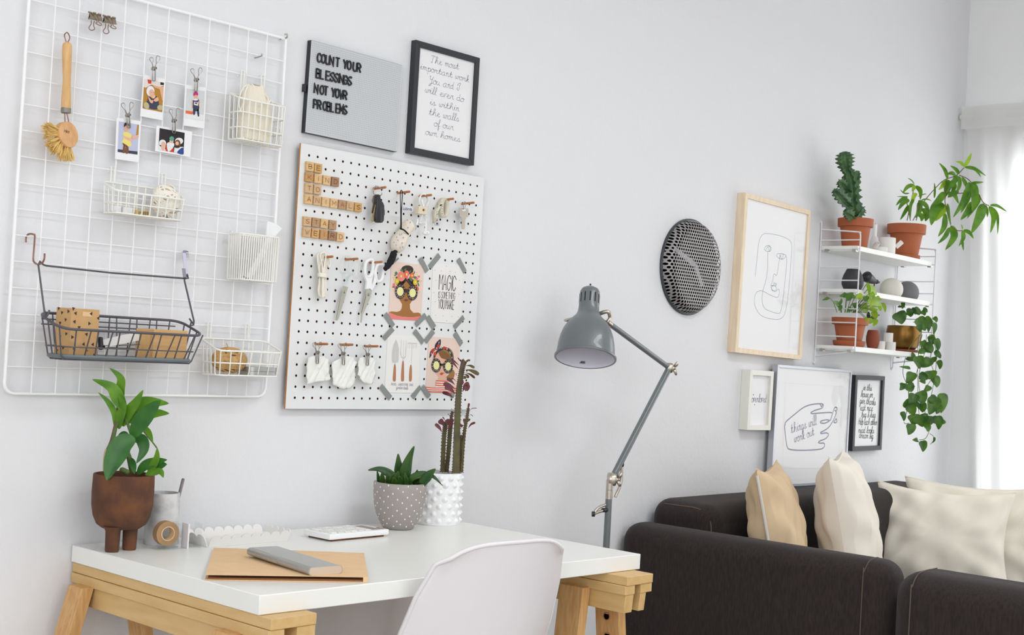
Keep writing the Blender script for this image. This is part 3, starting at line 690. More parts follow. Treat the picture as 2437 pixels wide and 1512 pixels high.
b = MB().lathe([(0, 0), (hr * .96, 0), (hr, .002), (hr, .006), (hr * .94, .0068), (hr * .94, .0085), (hr, .0093), (hr, .0145), (hr * .96, .016), (0, .016)], hb, 44, hn)
hd = b.part('head', W('brush_head', (222, 174, 122), .5, c2=(208, 156, 102), ns=16, sx=(3, 14, 3)), br, smooth=30)
t0 = hc + hn * .0003; ex = V((.92, .28, -.12)); ex = (ex - hn * ex.dot(hn)).normalized(); ez = hn.cross(ex) * -1
ez = ez if ez.z > 0 else -ez
free_text(MB(), 'HAY', t0 - ex * .013 + ez * .001, ex, ez, .0058, .0009, hn, None).part('print', A('darkprint'), hd)
b = MB(); rnd = random.Random(3); cen = hb + hn * .004
down = V((-.62, 0, -.78)); dn = (down - hn * down.dot(hn)).normalized(); sd_ = hn.cross(dn)
for i in range(60):                                               # tufts of fine bristles
    a = rnd.uniform(-1.45, 1.15); lay = rnd.uniform(-.003, .008); base_d = dn * math.cos(a) + sd_ * math.sin(a); ln = rnd.uniform(.023, .030)
    for k in range(9):
        d = (base_d + sd_ * rnd.gauss(0, .09) + dn * rnd.gauss(0, .09) - hn * rnd.uniform(-.10, .55)).normalized(); s0 = cen + base_d * hr * .9 + hn * (lay + rnd.uniform(-.0015, .0015)); e = s0 + d * ln * rnd.uniform(.9, 1.08)
        e.y = min(e.y, .0165); b.tube([s0, s0.lerp(e, .5) + base_d * .001, e], [.0007, .00075, .0005], 4)
b.part('bristles', m_bristle, br)
# binder clips
zc = zm(190, 10, 16.8)
def binder(dx, dy, label):
    t = T('binder_clip', label, 'clip', P(*zc(600 + dx, 700 + dy), -.01), 'binder clips on the wire grid')
    q = lambda a, b, y=-.012: P(*zc(a + dx, b + dy), y)
    b = MB(); y0, y1 = -.018, .004
    A0, A1, B0, B1 = q(390, 330, -.014), q(850, 440, -.014), q(330, 600, -.016), q(870, 680, -.016)
    b.prism([A0, A1, q(870, 600, -.024), q(420, 530, -.024)], (0, .0006, .0002))
    b.prism([q(420, 530, -.024), q(870, 600, -.024), q(905, 690, -.006), q(330, 600, -.004)], (0, .0004, .0008))
    b.prism([q(395, 330, -.013), q(850, 440, -.013), q(905, 690, -.006), q(330, 600, -.004)], (0, .0006, 0))
    b.part('clamp', m_bronze, t, smooth=0)
    b = MB()
    for (a, bb, c, d) in ((345, 310, 480, 350), (530, 345, 640, 360), (730, 390, 850, 425)): b.tube([q(a, bb, -.014), q(c, d, -.014)], .0018, 10)
    b.part('hinge', m_bronze, t)
    MB().tube(catmull([q(455, 640, -.006), q(445, 800, -.006), q(365, 930, -.006), q(400, 1010, -.006), q(480, 1045, -.006), q(570, 1015, -.006), q(590, 960, -.006), q(550, 840, -.006), q(580, 670, -.006)], 5), .0009, 6).part('wire_arm', m_copper, t)
    MB().tube(catmull([q(480, 345, -.016), q(690, 700, -.027), q(630, 745, -.03), q(720, 820, -.03), q(850, 850, -.03), q(860, 790, -.03), q(755, 700, -.027), q(700, 395, -.016)], 5), .0009, 6).part('wire_arm', m_copper, t)
binder(0, 0, 'small bronze binder clip on the grid wire, the one nearer the brush')
binder(575, 135, 'small bronze binder clip on the grid wire, the one farther from the brush')

# instant photos and wire pegs
zp = zm(260, 120, 5.4); PY = -.0065
def flat(name, m, parent, px4, y, th=0, z=zp):
    b = MB(); pts = [P(*z(*q), y) for q in px4]
    if th: b.prism(pts, (0, th, 0))
    else: b.poly(pts)
    return b.part(name, m, parent, smooth=0)
def blob(m, parent, name, shapes, y, z=zp, sm=True):
    """flat shapes of one printed colour; ('e', x, y, rx, ry) or list of points, in the sheet's pixels"""
    b = MB()
    for s in shapes:
        if s[0] == 'e':
            _, x, yy, rx, ry = s[:5]; rot = s[5] if len(s) > 5 else 0
            pts = [(x + rx * math.cos(a) * math.cos(rot) - ry * math.sin(a) * math.sin(rot), yy + rx * math.cos(a) * math.sin(rot) + ry * math.sin(a) * math.cos(rot)) for a in [2 * math.pi * i / 24 for i in range(24)]]
        elif s[0] == 'p': pts = s[1]
        else:
            pts = [(p.x, p.y) for p in catmull([V((a, c, 0)) for a, c in s], 5, True)] if sm else s
        b.poly([P(*z(*q), y) for q in pts])
    return b.part(name, m, parent, smooth=0)
class Ink:
    """stacks printed layers, each a hair in front of the last"""
    def __init__(s, parent, y, z): s.p, s.y, s.z, s.n = parent, y, z, 0
    def __call__(s, colour, *shapes, name='print_pattern', sm=True):
        s.n += 1; return blob(A(colour) if isinstance(colour, str) else colour, s.p, name, shapes, s.y - .00012 * s.n, s.z, sm)
def photo(label, outer, inner, ground):
    c = sum((P(*zp(*q), PY) for q in outer), V()) / 4
    t = T('instant_photo', label, 'photo', (c.x, PY, min(P(*zp(*q), PY).z for q in outer)), 'instant photos on the wire grid')
    flat('card', m_paper, t, outer, PY, .0006); im = flat('picture', A(ground), t, inner, PY - .0003)
    return Ink(im, PY - .0003, zp)
k = photo('instant photo of a baby in a grey hood sitting on a mustard chair', [(440, 310), (725, 370), (685, 900), (398, 845)], [(450, 365), (703, 415), (680, 795), (428, 745)], 'mustard')
k('pale', ('p', [(450, 365), (703, 415), (699, 455), (640, 470), (540, 440), (470, 480), (444, 470)])); k('red', ('p', [(490, 372), (542, 382), (540, 430), (500, 425)])); k('night', ('p', [(657, 408), (703, 416), (701, 448), (657, 442)]))
k('peach', ('p', [(560, 445), (640, 465), (699, 465), (690, 650), (680, 640), (648, 500), (580, 475)]))
k('darkblue', [(510, 580), (560, 620), (610, 590), (640, 690), (620, 755), (520, 745), (480, 690), (490, 640)]); k('peach', [(500, 590), (540, 640), (565, 640), (555, 680), (520, 660)], [(620, 600), (570, 640), (600, 660), (635, 640)])
k('cloudy', ('e', 530, 525, 52, 68)); k('skin2', ('e', 545, 550, 36, 52)); k('peach', ('e', 565, 590, 28, 30)); k('khaki', ('e', 478, 710, 35, 46, -.4), ('e', 652, 735, 36, 34, .4)); k('yellow', ('e', 570, 600, 9, 14)); k('lips', ('e', 540, 540, 4, 4), ('e', 565, 545, 4, 4))
k = photo('instant photo of a toddler in a magenta hat and dark shirt standing', [(975, 440), (1250, 480), (1222, 1005), (955, 965)], [(995, 490), (1228, 525), (1212, 905), (978, 870)], 'palegrey')
k('cloudy', ('p', [(984, 800), (1216, 830), (1212, 905), (978, 870)])); k('orange', ('p', [(983, 772), (1075, 785), (1072, 825), (981, 810)])); k('darkblue', [(1075, 640), (1110, 615), (1155, 640), (1150, 770), (1080, 760)], [(1080, 750), (1110, 760), (1100, 825), (1078, 820)], [(1125, 760), (1150, 765), (1157, 840), (1138, 845)])
k('peach', [(1075, 650), (1070, 735), (1060, 735), (1066, 650)], [(1150, 650), (1163, 715), (1153, 720), (1143, 660)], ('e', 1113, 595, 24, 30)); k('magenta', [(1085, 585), (1084, 550), (1110, 528), (1138, 545), (1140, 580), (1112, 572)]); k('cloudy', ('e', 1110, 632, 34, 14), ('p', [(1092, 660), (1142, 668), (1138, 712), (1088, 700)])); k('darkblue', ('p', [(1104, 668), (1130, 672), (1128, 690), (1102, 688)]))
k = photo('instant photo of a standing toddler in a pale yellow dress against lilac', [(95, 865), (405, 910), (380, 1440), (75, 1395)], [(125, 912), (382, 955), (362, 1340), (107, 1305)], 'sky')
k('darkblue', ('p', [(109, 1270), (364, 1300), (362, 1340), (107, 1305)])); k('mustard', ('p', [(362, 955), (382, 957), (376, 1085), (345, 1090)])); k('yellow', [(180, 1060), (235, 1050), (285, 1090), (270, 1150), (285, 1220), (240, 1235), (165, 1190), (185, 1130)]); k('brown', ('p', [(170, 1185), (235, 1225), (225, 1250), (175, 1210)]), [(185, 1215), (205, 1235), (200, 1310), (172, 1312)], [(215, 1235), (245, 1240), (245, 1320), (210, 1320)])
k('skin2', ('e', 225, 1000, 34, 46), [(185, 1095), (215, 1110), (300, 1140), (300, 1165), (250, 1160), (200, 1130)], [(290, 1100), (372, 1090), (370, 1125), (300, 1135)]); k('hair', [(190, 985), (195, 940), (235, 930), (258, 975), (235, 960), (210, 970)])
k = photo('instant photo lying on its side of three people in white hats at night', [(608, 965), (1068, 1045), (1040, 1372), (590, 1295)], [(648, 998), (970, 1060), (953, 1335), (632, 1275)], 'night')
k('red', ('p', [(735, 1200), (800, 1190), (825, 1240), (825, 1310), (725, 1295)])); k('cloudy', ('p', [(635, 1210), (700, 1230), (730, 1290), (632, 1275)]), [(740, 1200), (790, 1180), (835, 1200), (820, 1250), (760, 1300)], ('p', [(840, 1240), (950, 1240), (953, 1335), (830, 1310)]), ('e', 685, 1195, 46, 48), ('e', 897, 1165, 52, 42)); k('denim', [(885, 1290), (945, 1250), (953, 1335), (880, 1322)])
k('skin2', ('e', 695, 1228, 30, 56), ('e', 800, 1168, 27, 24)); k('teal', ('e', 803, 1135, 30, 30)); k('brown', ('e', 878, 1200, 38, 52)); k('hair', ('e', 873, 1238, 36, 18)); k('skin2', ('e', 872, 1195, 22, 26))
def wirepeg(label, cpx, tops, bot, z, y, wd=.0033, through=None, tilt=0):
    c = P(*z(*cpx), y); t = T('wire_peg', label, 'clip', P(*z(*bot), y), 'wire clothes pegs')
    bt = P(*z(*bot), y)
    for s, tp in zip((-1, 1), tops):
        e = P(*z(*tp), y); d = (e - c); sd = V((d.z, 0, -d.x)).normalized() * .0042
        off = V((0, -.0022 * s, 0)); ld = (bt - c); ls = V((1, 0, 0)) * wd
        a = [c + V((-s * .003, 0, -.002)) + off, c + d * .45 + sd * .2 + off, c + d * .8 + sd + off, e + sd * .7 + off, e - sd * .7 + off, c + d * .8 - sd + off, c + d * .45 - sd * .2 + off, c + V((s * .0015, 0, -.002)) + off]
        pts = catmull(a, 4)
        lo = [c + ls + off, bt + ls + V((0, 0, .001)) + off * .3, bt + ls * .6 + off * .3, bt - ls * .6 + off * .3, bt - ls + V((0, 0, .001)) + off * .3, c - ls + off]
        b = MB(); b.tube(pts, .00075, 6); b.tube(lo, .00075, 6); b.part('wire_jaw', m_steel, t)
    b = MB(); hx = []
    for i in range(6 * 8 + 1):
        a = 2 * math.pi * i / 8; hx.append(c + V((.0036 * math.cos(a), -.0045 + .009 * i / 48, .0036 * math.sin(a))))
    M_ = Matrix.Rotation(math.radians(35), 3, 'Z'); hx = [c + M_ @ (p - c) for p in hx]
    b.tube(hx, .0008, 6); b.part('spring', m_steel, t)
    return t
wirepeg('steel wire peg holding the photo of the baby in a grey hood', (575, 235), ((548, 95), (628, 78)), (572, 392), zp, PY - .005)
wirepeg('steel wire peg holding the photo of the toddler in a magenta hat', (1120, 380), ((1070, 238), (1172, 232)), (1113, 528), zp, PY - .005)
wirepeg('steel wire peg holding the photo of the toddler in a yellow dress', (240, 835), ((178, 682), (287, 676)), (252, 997), zp, PY - .005)
wirepeg('steel wire peg holding the sideways photo of three people', (834, 905), ((795, 760), (885, 752)), (830, 1064), zp, PY - .005)

# wire baskets
def rrect(x0, x1, y0, y1, z, r, n=5, zf=None):
    """rounded rectangle, from the back left corner round the front; zf(y) gives the height"""
    pts = []
    for cx_, cy_, a0 in ((x0 + r, y1 - r, 90), (x0 + r, y0 + r, 180), (x1 - r, y0 + r, 270), (x1 - r, y1 - r, 0)):
        for k in range(n):
            a = math.radians(a0 + 90 * k / (n - 1)); q = V((cx_ + r * math.cos(a), cy_ + r * math.sin(a), z)); pts.append(q)
    if zf: pts = [V((p.x, p.y, zf(p.y))) for p in pts]
    return pts
def basket(label, x0, x1, dep, zb, zf_, zbk, tap, rails, nx, ny, mtl, r=.0014, hooks=(), rad=.014, yb=-.004, name='wire_basket', cat='basket', group='white wire baskets on the grid', front_taper=None, hookz=0):
    t = T(name, label, cat, ((x0 + x1) / 2, yb - dep / 2, zb), group)
    hgt = lambda y: zbk + (zf_ - zbk) * min(1, max(0, (yb - y) / dep) ** 1.0)
    top = rrect(x0, x1, yb - dep, yb, 0, rad, 6, hgt)
    MB().tube(top, r * 1.5, 8, closed=True).part('rim', mtl, t)
    at = lambda f: (x0 + tap * (1 - f), x1 - tap * (1 - f), yb - dep + tap * (1 - f), yb - tap * .3 * (1 - f))
    b = MB(); bx = at(0); b.tube(rrect(*bx, zb, rad * .8, 6), r * 1.2, 8, closed=True)
    for f in rails:
        q = at(f); b.tube(rrect(*q, zb + (zf_ - zb) * f, rad, 6), r * 1.1, 8, closed=True)
    for i in range(nx):
        x = x0 + rad * .5 + (x1 - x0 - rad) * i / (nx - 1); xb = bx[0] + rad * .4 + (bx[1] - bx[0] - rad * .8) * i / (nx - 1)
        b.tube([(x, yb - dep, zf_), (xb, bx[2], zb + .004), (xb, bx[2] + .004, zb), (xb, bx[3] - .004, zb), (xb, bx[3], zb + .004), (x, yb, zbk)], r, 6)
    for i in range(ny):
        f = (i + .7) / (ny + .4); y = yb - dep * f; y2 = bx[3] + (bx[2] - bx[3]) * f
        b.tube([(x0, y, hgt(y)), (bx[0], y2, zb + .004), (bx[0] + .004, y2, zb), (bx[1] - .004, y2, zb), (bx[1], y2, zb + .004), (x1, y, hgt(y))], r, 6)
    b.part('wire_cage', mtl, t)
    hookz = min(GZ, key=lambda g_: abs(g_ - hookz)) + .0035
    for hx_ in hooks:
        h = MB(); gx_ = min(GX, key=lambda g_: abs(g_ - hx_)); hx_ = gx_ + math.copysign(max(abs(hx_ - gx_), .0085), hx_ - gx_)
        h.tube(catmull([(hx_ - .004, yb - .001, zbk), (hx_ - .004, yb - .001, hookz - .002), (hx_ - .004, yb - .0005, hookz + .002), (hx_ - .004, .0062, hookz + .002), (hx_ - .004, .0075, hookz - .008)], 4), r, 6)
        h.tube(catmull([(hx_ + .004, yb - .001, zbk), (hx_ + .004, yb - .001, hookz - .002), (hx_ + .004, yb - .0005, hookz + .002), (hx_ + .004, .0062, hookz + .002), (hx_ + .004, .0075, hookz - .008)], 4), r, 6)
        h.part('hook', mtl, t)
    return t
basket('white wire basket with a cotton bag near the top corner of the grid', -.237, -.112, .052, 1.6, 1.686, 1.7025, .003, (.3, .68), 8, 3, m_cream, hooks=(-.20, -.145), hookz=GZ[1])
z2 = zm(220, 380, 8.4); a = P(*z2(180, 450), -.004); bb = P(*z2(1880, 800), -.06)
zlow = P(*z2(1500, 1185), -.055).z
bkx0 = a.x; bkx1 = P(*z2(1880, 800), -.058).x
basket('white wire basket with a cotton cord ball below the instant photos', bkx0, bkx1, .055, zlow, P(*z2(1000, 690), -.059).z, P(*z2(600, 490), -.004).z, .004, (.48,), 9, 3, m_cream, hooks=(P(*z2(395, 165), 0).x, P(*z2(1355, 310), 0).x), hookz=P(*z2(395, 175), 0).z)
z3 = zm(520, 520, 8.894)
bnx0 = P(*z3(195, 275), -.004).x; bnx1 = P(*z3(1265, 430), -.05).x + .004
bin_ = T('wire_bin', 'white wire bin of close upright wires with a paddle handle sticking out', 'basket', ((bnx0 + bnx1) / 2, -.03, P(*z3(600, 1300), -.04).z), 'white wire baskets on the grid')
bz0 = P(*z3(600, 1300), -.045).z; bz1 = P(*z3(600, 335), -.045).z; bdep = .05; b = MB()
top = rrect(bnx0, bnx1, -.004 - bdep, -.004, bz1, .012, 6); bot = rrect(bnx0 + .003, bnx1 - .003, -.004 - bdep + .003, -.004, bz0, .012, 6)
t_ = MB(); t_.tube(top, .0022, 8, closed=True); t_.part('rim', m_cream, bin_)
b.tube(bot, .0018, 8, closed=True)
for i in range(17):
    x = bnx0 + .006 + (bnx1 - bnx0 - .012) * i / 16; b.tube([(x, -.054, bz1), (x, -.052, bz0), (x, -.004, bz0), (x, -.004, bz1)], .0013, 6)
for i in range(6):
    y = -.01 - .04 * i / 5; b.tube([(bnx0, y, bz1), (bnx0 + .003, y, bz0), (bnx1 - .003, y, bz0), (bnx1, y, bz1)], .0013, 6)
b.part('wire_cage', m_cream, bin_)
for hx_ in (bnx0 + .012, bnx1 - .02):
    h = MB(); h.tube(catmull([(hx_, -.004, bz1), (hx_, -.003, bz1 + .006), (hx_, .006, bz1 + .006), (hx_, .0075, bz1 - .008)], 4), .0013, 6)
    h.part('hook', m_cream, bin_)
pd = T('paddle', 'white paddle with a flared flat end standing in the wire bin', 'paddle', P(*z3(620, 1270), -.03))
pa, pb = P(*z3(640, 1265), -.03), P(*z3(1120, 400), -.03); pc = P(*z3(1205, 130), -.03)
d = (pb - pa); s_ = V((d.z, 0, -d.x)).normalized()
MB().prism([pa - s_ * .006, pa + s_ * .006, pb + s_ * .009, pb - s_ * .009], (0, .003, 0)).part('handle', m_ceram, pd, bevel=.001)
MB().prism([P(*z3(*q), -.031) for q in ((1010, 380), (1040, 60), (1150, 85), (1260, 135), (1362, 215), (1180, 405), (1110, 395))], (0, .004, 0)).part('blade', m_ceram, pd, bevel=.001)
MB().prism([P(*z3(*q), -.03) for q in ((525, 1215), (600, 1265), (715, 1300), (670, 1325), (590, 1275))], (0, .004, 0)).part('tip', A('darkprint'), pd)
z4 = zm(440, 740, 8.4)
dx0 = P(*z4(305, 545), -.004).x; dx1 = P(*z4(1975, 845), -.072).x
dzb = P(*z4(1100, 1295), -.065).z
basket('white wire basket with a jute ball at the lower corner of the grid', dx0, dx1, .068, dzb, P(*z4(1400, 825), -.072).z, P(*z4(900, 575), -.004).z, .006, (.5,), 7, 4, m_cream, hooks=(P(*z4(490, 250), 0).x, P(*z4(1220, 300), 0).x), hookz=P(*z4(490, 255), 0).z)
# basket contents
z1_ = zm(510, 180, 7.558)
bg = T('drawstring_bag', 'cream cotton drawstring bag standing in the upper wire basket', 'bag', (-.18, -.03, 1.603))
cB = V(((-.237 - .112) / 2 - .004, -.03, 0))
def bagf(i, j):
    a = 2 * math.pi * i; z = 1.6038 + .122 * j
    hw = .041 * (1 - .06 * j) if j < .62 else .041 * .963 * (1 - ((j - .62) / .38) ** 1.6 * .52); hd_ = .018 * (1 - .1 * j) if j < .6 else .018 * .94 * (1 - ((j - .6) / .4) * .6)
    c_, s_ = math.cos(a), math.sin(a); e = .62
    x = math.copysign(abs(c_) ** e, c_) * hw; y = math.copysign(abs(s_) ** .8, s_) * hd_
    y += .0022 * math.sin(x * 190 + j * 3) * max(0, j - .35) * 1.6 + .0012 * math.sin(x * 320 - j * 7); z += .004 * math.sin(a * 5) * max(0, j - .9) * 6
    x += .002 * math.sin(j * 9 + a * 3) - .008 * max(0, j - .6)
    return V((cB.x + x, cB.y + y, z))
b = MB().grid(bagf, 56, 26); b.poly([bagf(i / 28, 1) for i in range(28)][::-1]); b.poly([bagf(i / 28, 0) for i in range(28)])
b.part('pouch', m_canvas, bg, smooth=180)
c_ = MB()
for pl in ([(600, 170), (540, 200), (480, 300), (450, 430), (445, 530), (470, 620)], [(600, 195), (565, 280), (540, 420), (505, 540), (475, 615)], [(900, 320), (960, 400), (985, 480), (1010, 440), (1050, 490)]):
    c_.tube(catmull([P(*z1_(*q), -.0495 if q[0] < 800 else -.04) for q in pl], 5), .0013, 6)
c_.ball(P(*z1_(470, 625), -.0485), .0032, seg=10)
for q in ((490, 1090), (515, 1120), (480, 1130)): c_.ball(P(*z1_(*q), -.048), .003, seg=8)
c_.part('drawstring', m_cotton, bg)
def yarn_ball(name, label, c, rx, ry, rz, m, turns, r, seed, core, wraps=True):
    t = T(name, label, 'ball of string', V(c) - V((0, 0, rz)))
    MB().ball(c, 1, rx * .94, ry * .94, rz * .94, seg=24).part('core', core, t, smooth=180)  # darker than the winding: shade between the strands put into the colour
    rnd = random.Random(seed); b = MB()
    for k in range(turns):
        th = rnd.uniform(.15, .95) if wraps else .5; ph = rnd.uniform(0, 6.283); ax = V((math.sin(th) * math.cos(ph), math.sin(th) * math.sin(ph), math.cos(th)))
        u = ax.orthogonal().normalized(); q = ax.cross(u); off = rnd.uniform(-.55, .55); kk = math.sqrt(1 - off * off)
        pts = [V(c) + V((p.x * rx, p.y * ry, p.z * rz)) for p in [(u * math.cos(a) + q * math.sin(a)) * kk + ax * off for a in [2 * math.pi * i / 28 for i in range(28)]]]
        b.tube(pts, r, 5, closed=True)
    b.part('winding', m, t, smooth=80); return t
cc = P(*z2(1480, 860), -.03)
yarn_ball('cord_ball', 'cream cotton cord ball with loose loops in the middle wire basket', (cc.x - .002, -.0315, zlow + .0385), .031, .0195, .035, m_cotton, 34, .0021, 4, W('cord_gap_shade', (206, 192, 174), .95))
cj = P(*z4(900, 1050), -.04)
jb = yarn_ball('twine_ball', 'brown jute twine ball in the wire basket beside the pegboard', (cj.x, -.037, dzb + .0315), .042, .026, .0275, m_twine, 64, .0014, 5, W('jute_gap_shade', (140, 104, 62), .95))
MB().tube(catmull([(cj.x - .008, -.04, dzb + .054), (cj.x - .009, -.04, dzb + .062), (cj.x - .0125, -.04, dzb + .068)], 4), .001, 6).part('loose_end', m_twine, jb)
def boxat(name, m, label, cat, px4, z, y, dep, group=None, bev=.0006):
    b = MB().prism([P(*z(*q), y) for q in px4], (0, dep, 0)); return b.thing(name, m, label, cat, group, smooth=0, bevel=bev)
boxat('card_box', m_paper, 'small white box at the brush end of the middle wire basket', 'box', [(430, 915), (580, 930), (575, 1055), (420, 1030)], z2, -.04, .02)
boxat('card_box', m_paper, 'small white box lying beside the yellow matchbox in the wire basket', 'box', [(625, 945), (810, 965), (805, 1085), (610, 1060)], z2, -.04, .02)
ml = T('matchbox', 'small yellow box with a printed barcode in the middle wire basket', 'box', P(*z2(1020, 1120), -.04))
MB().prism([P(*z2(*q), -.043) for q in ((880, 1005), (1170, 1030), (1160, 1130), (880, 1105))], (0, .018, 0)).part('box', A('label'), ml, smooth=0)
kk_ = MB()
for i, (a_, w_) in enumerate(((925, 12), (950, 6), (965, 9), (1015, 12), (1035, 6), (1050, 12), (1075, 5), (1090, 14), (1115, 8))):
    kk_.poly([P(*z2(*q), -.0433) for q in ((a_, 1038), (a_ + w_, 1039), (a_ + w_, 1112), (a_, 1110))])
kk_.part('barcode', A('barcode'), ml, smooth=0)
tin = T('tin', 'flat round-cornered silver tin beside the jute ball in the basket', 'tin', P(*z4(1550, 1310), -.05))
tx0, tx1 = P(*z4(1270, 1200), -.06).x, P(*z4(1835, 1200), -.06).x; tz1 = P(*z4(1550, 1130), -.06).z
def rr_prism(x0, x1, y0, y1, z0, z1, r): return MB().prism(rrect(x0, x1, y0, y1, z0, r, 6), (0, 0, z1 - z0))
rr_prism(tx0, tx1, -.066, -.012, dzb + .0016, dzb + .5 * (tz1 - dzb), .012).part('tray', m_alu, tin, smooth=40)
rr_prism(tx0 - .0006, tx1 + .0006, -.0666, -.0114, dzb + .5 * (tz1 - dzb) + .0006, tz1, .012).part('lid', m_alu, tin, smooth=40)
# grey hanging basket
z5 = zm(40, 540, 4.448)
gx0 = P(*z5(195, 915), -.015).x; gx1 = P(*z5(1990, 1150), -.125).x
GB = T('hanging_wire_basket', 'dark grey wire basket hanging from two hooks on the grid', 'basket', ((gx0 + gx1) / 2, -.07, P(*z5(1000, 1420), -.10).z))
gyb, gyf = -.018, -.112
gx0 = P(*z5(195, 915), gyb).x + .004; gx1 = P(*z5(1990, 1150), gyf).x
zr_b = P(*z5(1200, 965), gyb).z; zr_f = P(*z5(1100, 1112), gyf).z; gzb = P(*z5(1100, 1425), gyf + .015).z
rim = rrect(gx0, gx1, gyf, gyb, 0, .026, 7, lambda y: zr_b + (zr_f - zr_b) * (gyb - y) / (gyb - gyf) )
rim = [V((p.x, p.y, p.z - .004 * max(0, 1 - abs((p.y - (gyb + gyf) / 2) / .02)))) for p in rim]
MB().tube(rim, .0028, 8, closed=True).part('rim', m_gwire, GB)
bx0, bx1, by0, by1 = gx0 + .014, gx1 - .016, gyf + .014, gyb - .012
hz = lambda y: zr_b + (zr_f - zr_b) * (gyb - y) / (gyb - gyf)
b = MB()
for i in range(12):
    sl = (-.5 if i % 2 else .5) * .02
    f = (i + .5) / 12; x = gx0 + .02 + (gx1 - gx0 - .04) * f; xb = bx0 + .012 + (bx1 - bx0 - .024) * f
    if i % 2: x += .008
    b.tube([(x, gyf, zr_f), (xb, by0, gzb + .005), (xb, by0 + .005, gzb), (xb, by1 - .005, gzb), (xb, by1, gzb + .005), (x, gyb, zr_b)], .0015, 6)
for f in (.2, .45, .7, .93):
    y = gyb + (gyf - gyb) * f; y2 = by1 + (by0 - by1) * f
    b.tube([(gx0, y, hz(y)), (bx0, y2, gzb + .005), (bx0 + .005, y2, gzb), (bx1 - .005, y2, gzb), (bx1, y2, gzb + .005), (gx1, y, hz(y))], .0015, 6)
for f in (.42,): b.tube(rrect(gx0 + .014 * (1 - f), gx1 - .016 * (1 - f), gyf + .014 * (1 - f), gyb - .012 * (1 - f), gzb + (zr_f - gzb) * f, .024, 6), .0015, 6, closed=True)
for dz in (.012, .022): b.tube([(gx0 + .01, gyb, zr_b - dz), (gx1 - .01, gyb, zr_b - dz)], .0013, 6)
b.part('wire_cage', m_gwire, GB)
MB().prism(rrect(bx0 + .001, bx1 - .001, by0 + .001, by1 - .001, gzb + .0012, .02, 7), (0, 0, .0012)).part('tray', W('grey_tray', (104, 112, 116), .5), GB, smooth=0)
b = MB(); b.tube(rrect(bx0 + .0005, bx1 - .0005, by0 + .0005, by1 - .0005, gzb + .006, .02, 7), .0042, 6, closed=True)
b.v = [V((p.x, p.y, p.z)) for p in b.v]; b.part('tray_lip', MATS['grey_tray'], GB)
hL, hR = P(*z5(243, 372), -.03), P(*z5(1800, 548), -.03); hy = -.045
hp = [P(*z5(318, 955), -.062), P(*z5(290, 880), -.06), P(*z5(228, 405), -.034), P(*z5(243, 366), -.033), P(*z5(280, 400), -.033), P(*z5(310, 412), -.033), P(*z5(1000, 488), -.033), P(*z5(1780, 548), -.033), P(*z5(1815, 545), -.033), P(*z5(1805, 505), -.033), P(*z5(1780, 535), -.034), P(*z5(1775, 570), -.035), P(*z5(1875, 1000), -.062), P(*z5(1870, 1040), -.064), P(*z5(1835, 1050), -.066), P(*z5(1850, 1000), -.068)]
MB().tube(hp, .0019, 8).part('handle', m_gwire, GB)
b = MB(); b.tube(catmull([P(*z5(290, 880), -.06), P(*z5(300, 945), -.064), P(*z5(325, 935), -.068), P(*z5(345, 882), -.068)], 4), .0019, 8); b.tube([P(*z5(1870, 1030), -.064), P(*z5(1828, 975), -.068)], .0019, 8); b.part('hook_end', m_gwire, GB)
# S-hooks
sh1 = MB().tube(catmull([P(*z5(97, 165), .007), P(*z5(100, 110), .0075), P(*z5(125, 78), .003), P(*z5(175, 80), -.006), P(*z5(190, 110), -.009), P(*z5(175, 330), -.02), P(*z5(185, 375), -.026), P(*z5(225, 398), -.032), P(*z5(270, 380), -.038), P(*z5(290, 340), -.042), P(*z5(294, 282), -.042)], 5), .0018, 8)
sh1.thing('wire_hook', m_copper, 'round coppery wire hook carrying the grey basket at the brush side', 'hook')
b = MB(); hs = [(P(*z5(1803, 330), .006), .004), (P(*z5(1800, 262), .007), .004), (P(*z5(1782, 250), -.004), .004), (P(*z5(1770, 275), -.008), .004), (P(*z5(1792, 500), -.024), .004), (P(*z5(1798, 540), -.030), .004), (P(*z5(1775, 530), -.043), .004), (P(*z5(1765, 440), -.045), .004)]
w_ = V((.0036, -.0010, 0)); vs2 = []
for p, _ in hs: vs2 += [p - w_, p + w_]
b.add(vs2, [[2 * i, 2 * i + 1, 2 * i + 3, 2 * i + 2] for i in range(len(hs) - 1)])
fh = b.thing('flat_hook', W('blued_steel', (158, 156, 170), .35, .6), 'flat bluish metal hook carrying the end of the grey basket', 'hook', smooth=0)
so_ = fh.modifiers.new('thick', 'SOLIDIFY'); so_.thickness = .0012
# contents of the grey basket
tz = gzb + .0026
kx0, kx1, kx2 = P(*z5(410, 1000), -.09).x, P(*z5(578, 1000), -.098).x, P(*z5(892, 1000), -.07).x
c0 = P(*z5(555, 1325), -.09); kzt = P(*z5(578, 860), -.085).z
kb = T('kraft_box', 'tall kraft cardboard box printed with small black triangles in the grey basket', 'box', (c0.x, -.06, tz))
A0, B0, C0_ = H(*z5(390, 1300), tz + .004), H(*z5(552, 1318), tz), H(*z5(850, 1330), tz)
e1 = P(*z5(850, 1330), -.071) - P(*z5(552, 1318), -.085); e1.z = 0
B0 = P(*z5(552, 1318), -.085); B0.z = tz; e2 = V((-e1.y, e1.x, 0)).normalized() * .045 * (1); e2 = V((-.008, .042, 0))
kh = kzt - tz
base = [B0, B0 + e1, B0 + e1 + e2, B0 + e2]
MB().prism(base, (0, 0, kh)).part('carton', m_kraft2, kb, smooth=0, bevel=.0006)
tri = MB(); nf = V((e1.y, -e1.x, 0)).normalized() * .0003; ne = V((-e2.y, e2.x, 0)).normalized() * .0003
ne = ne if ne.x < 0 else -ne
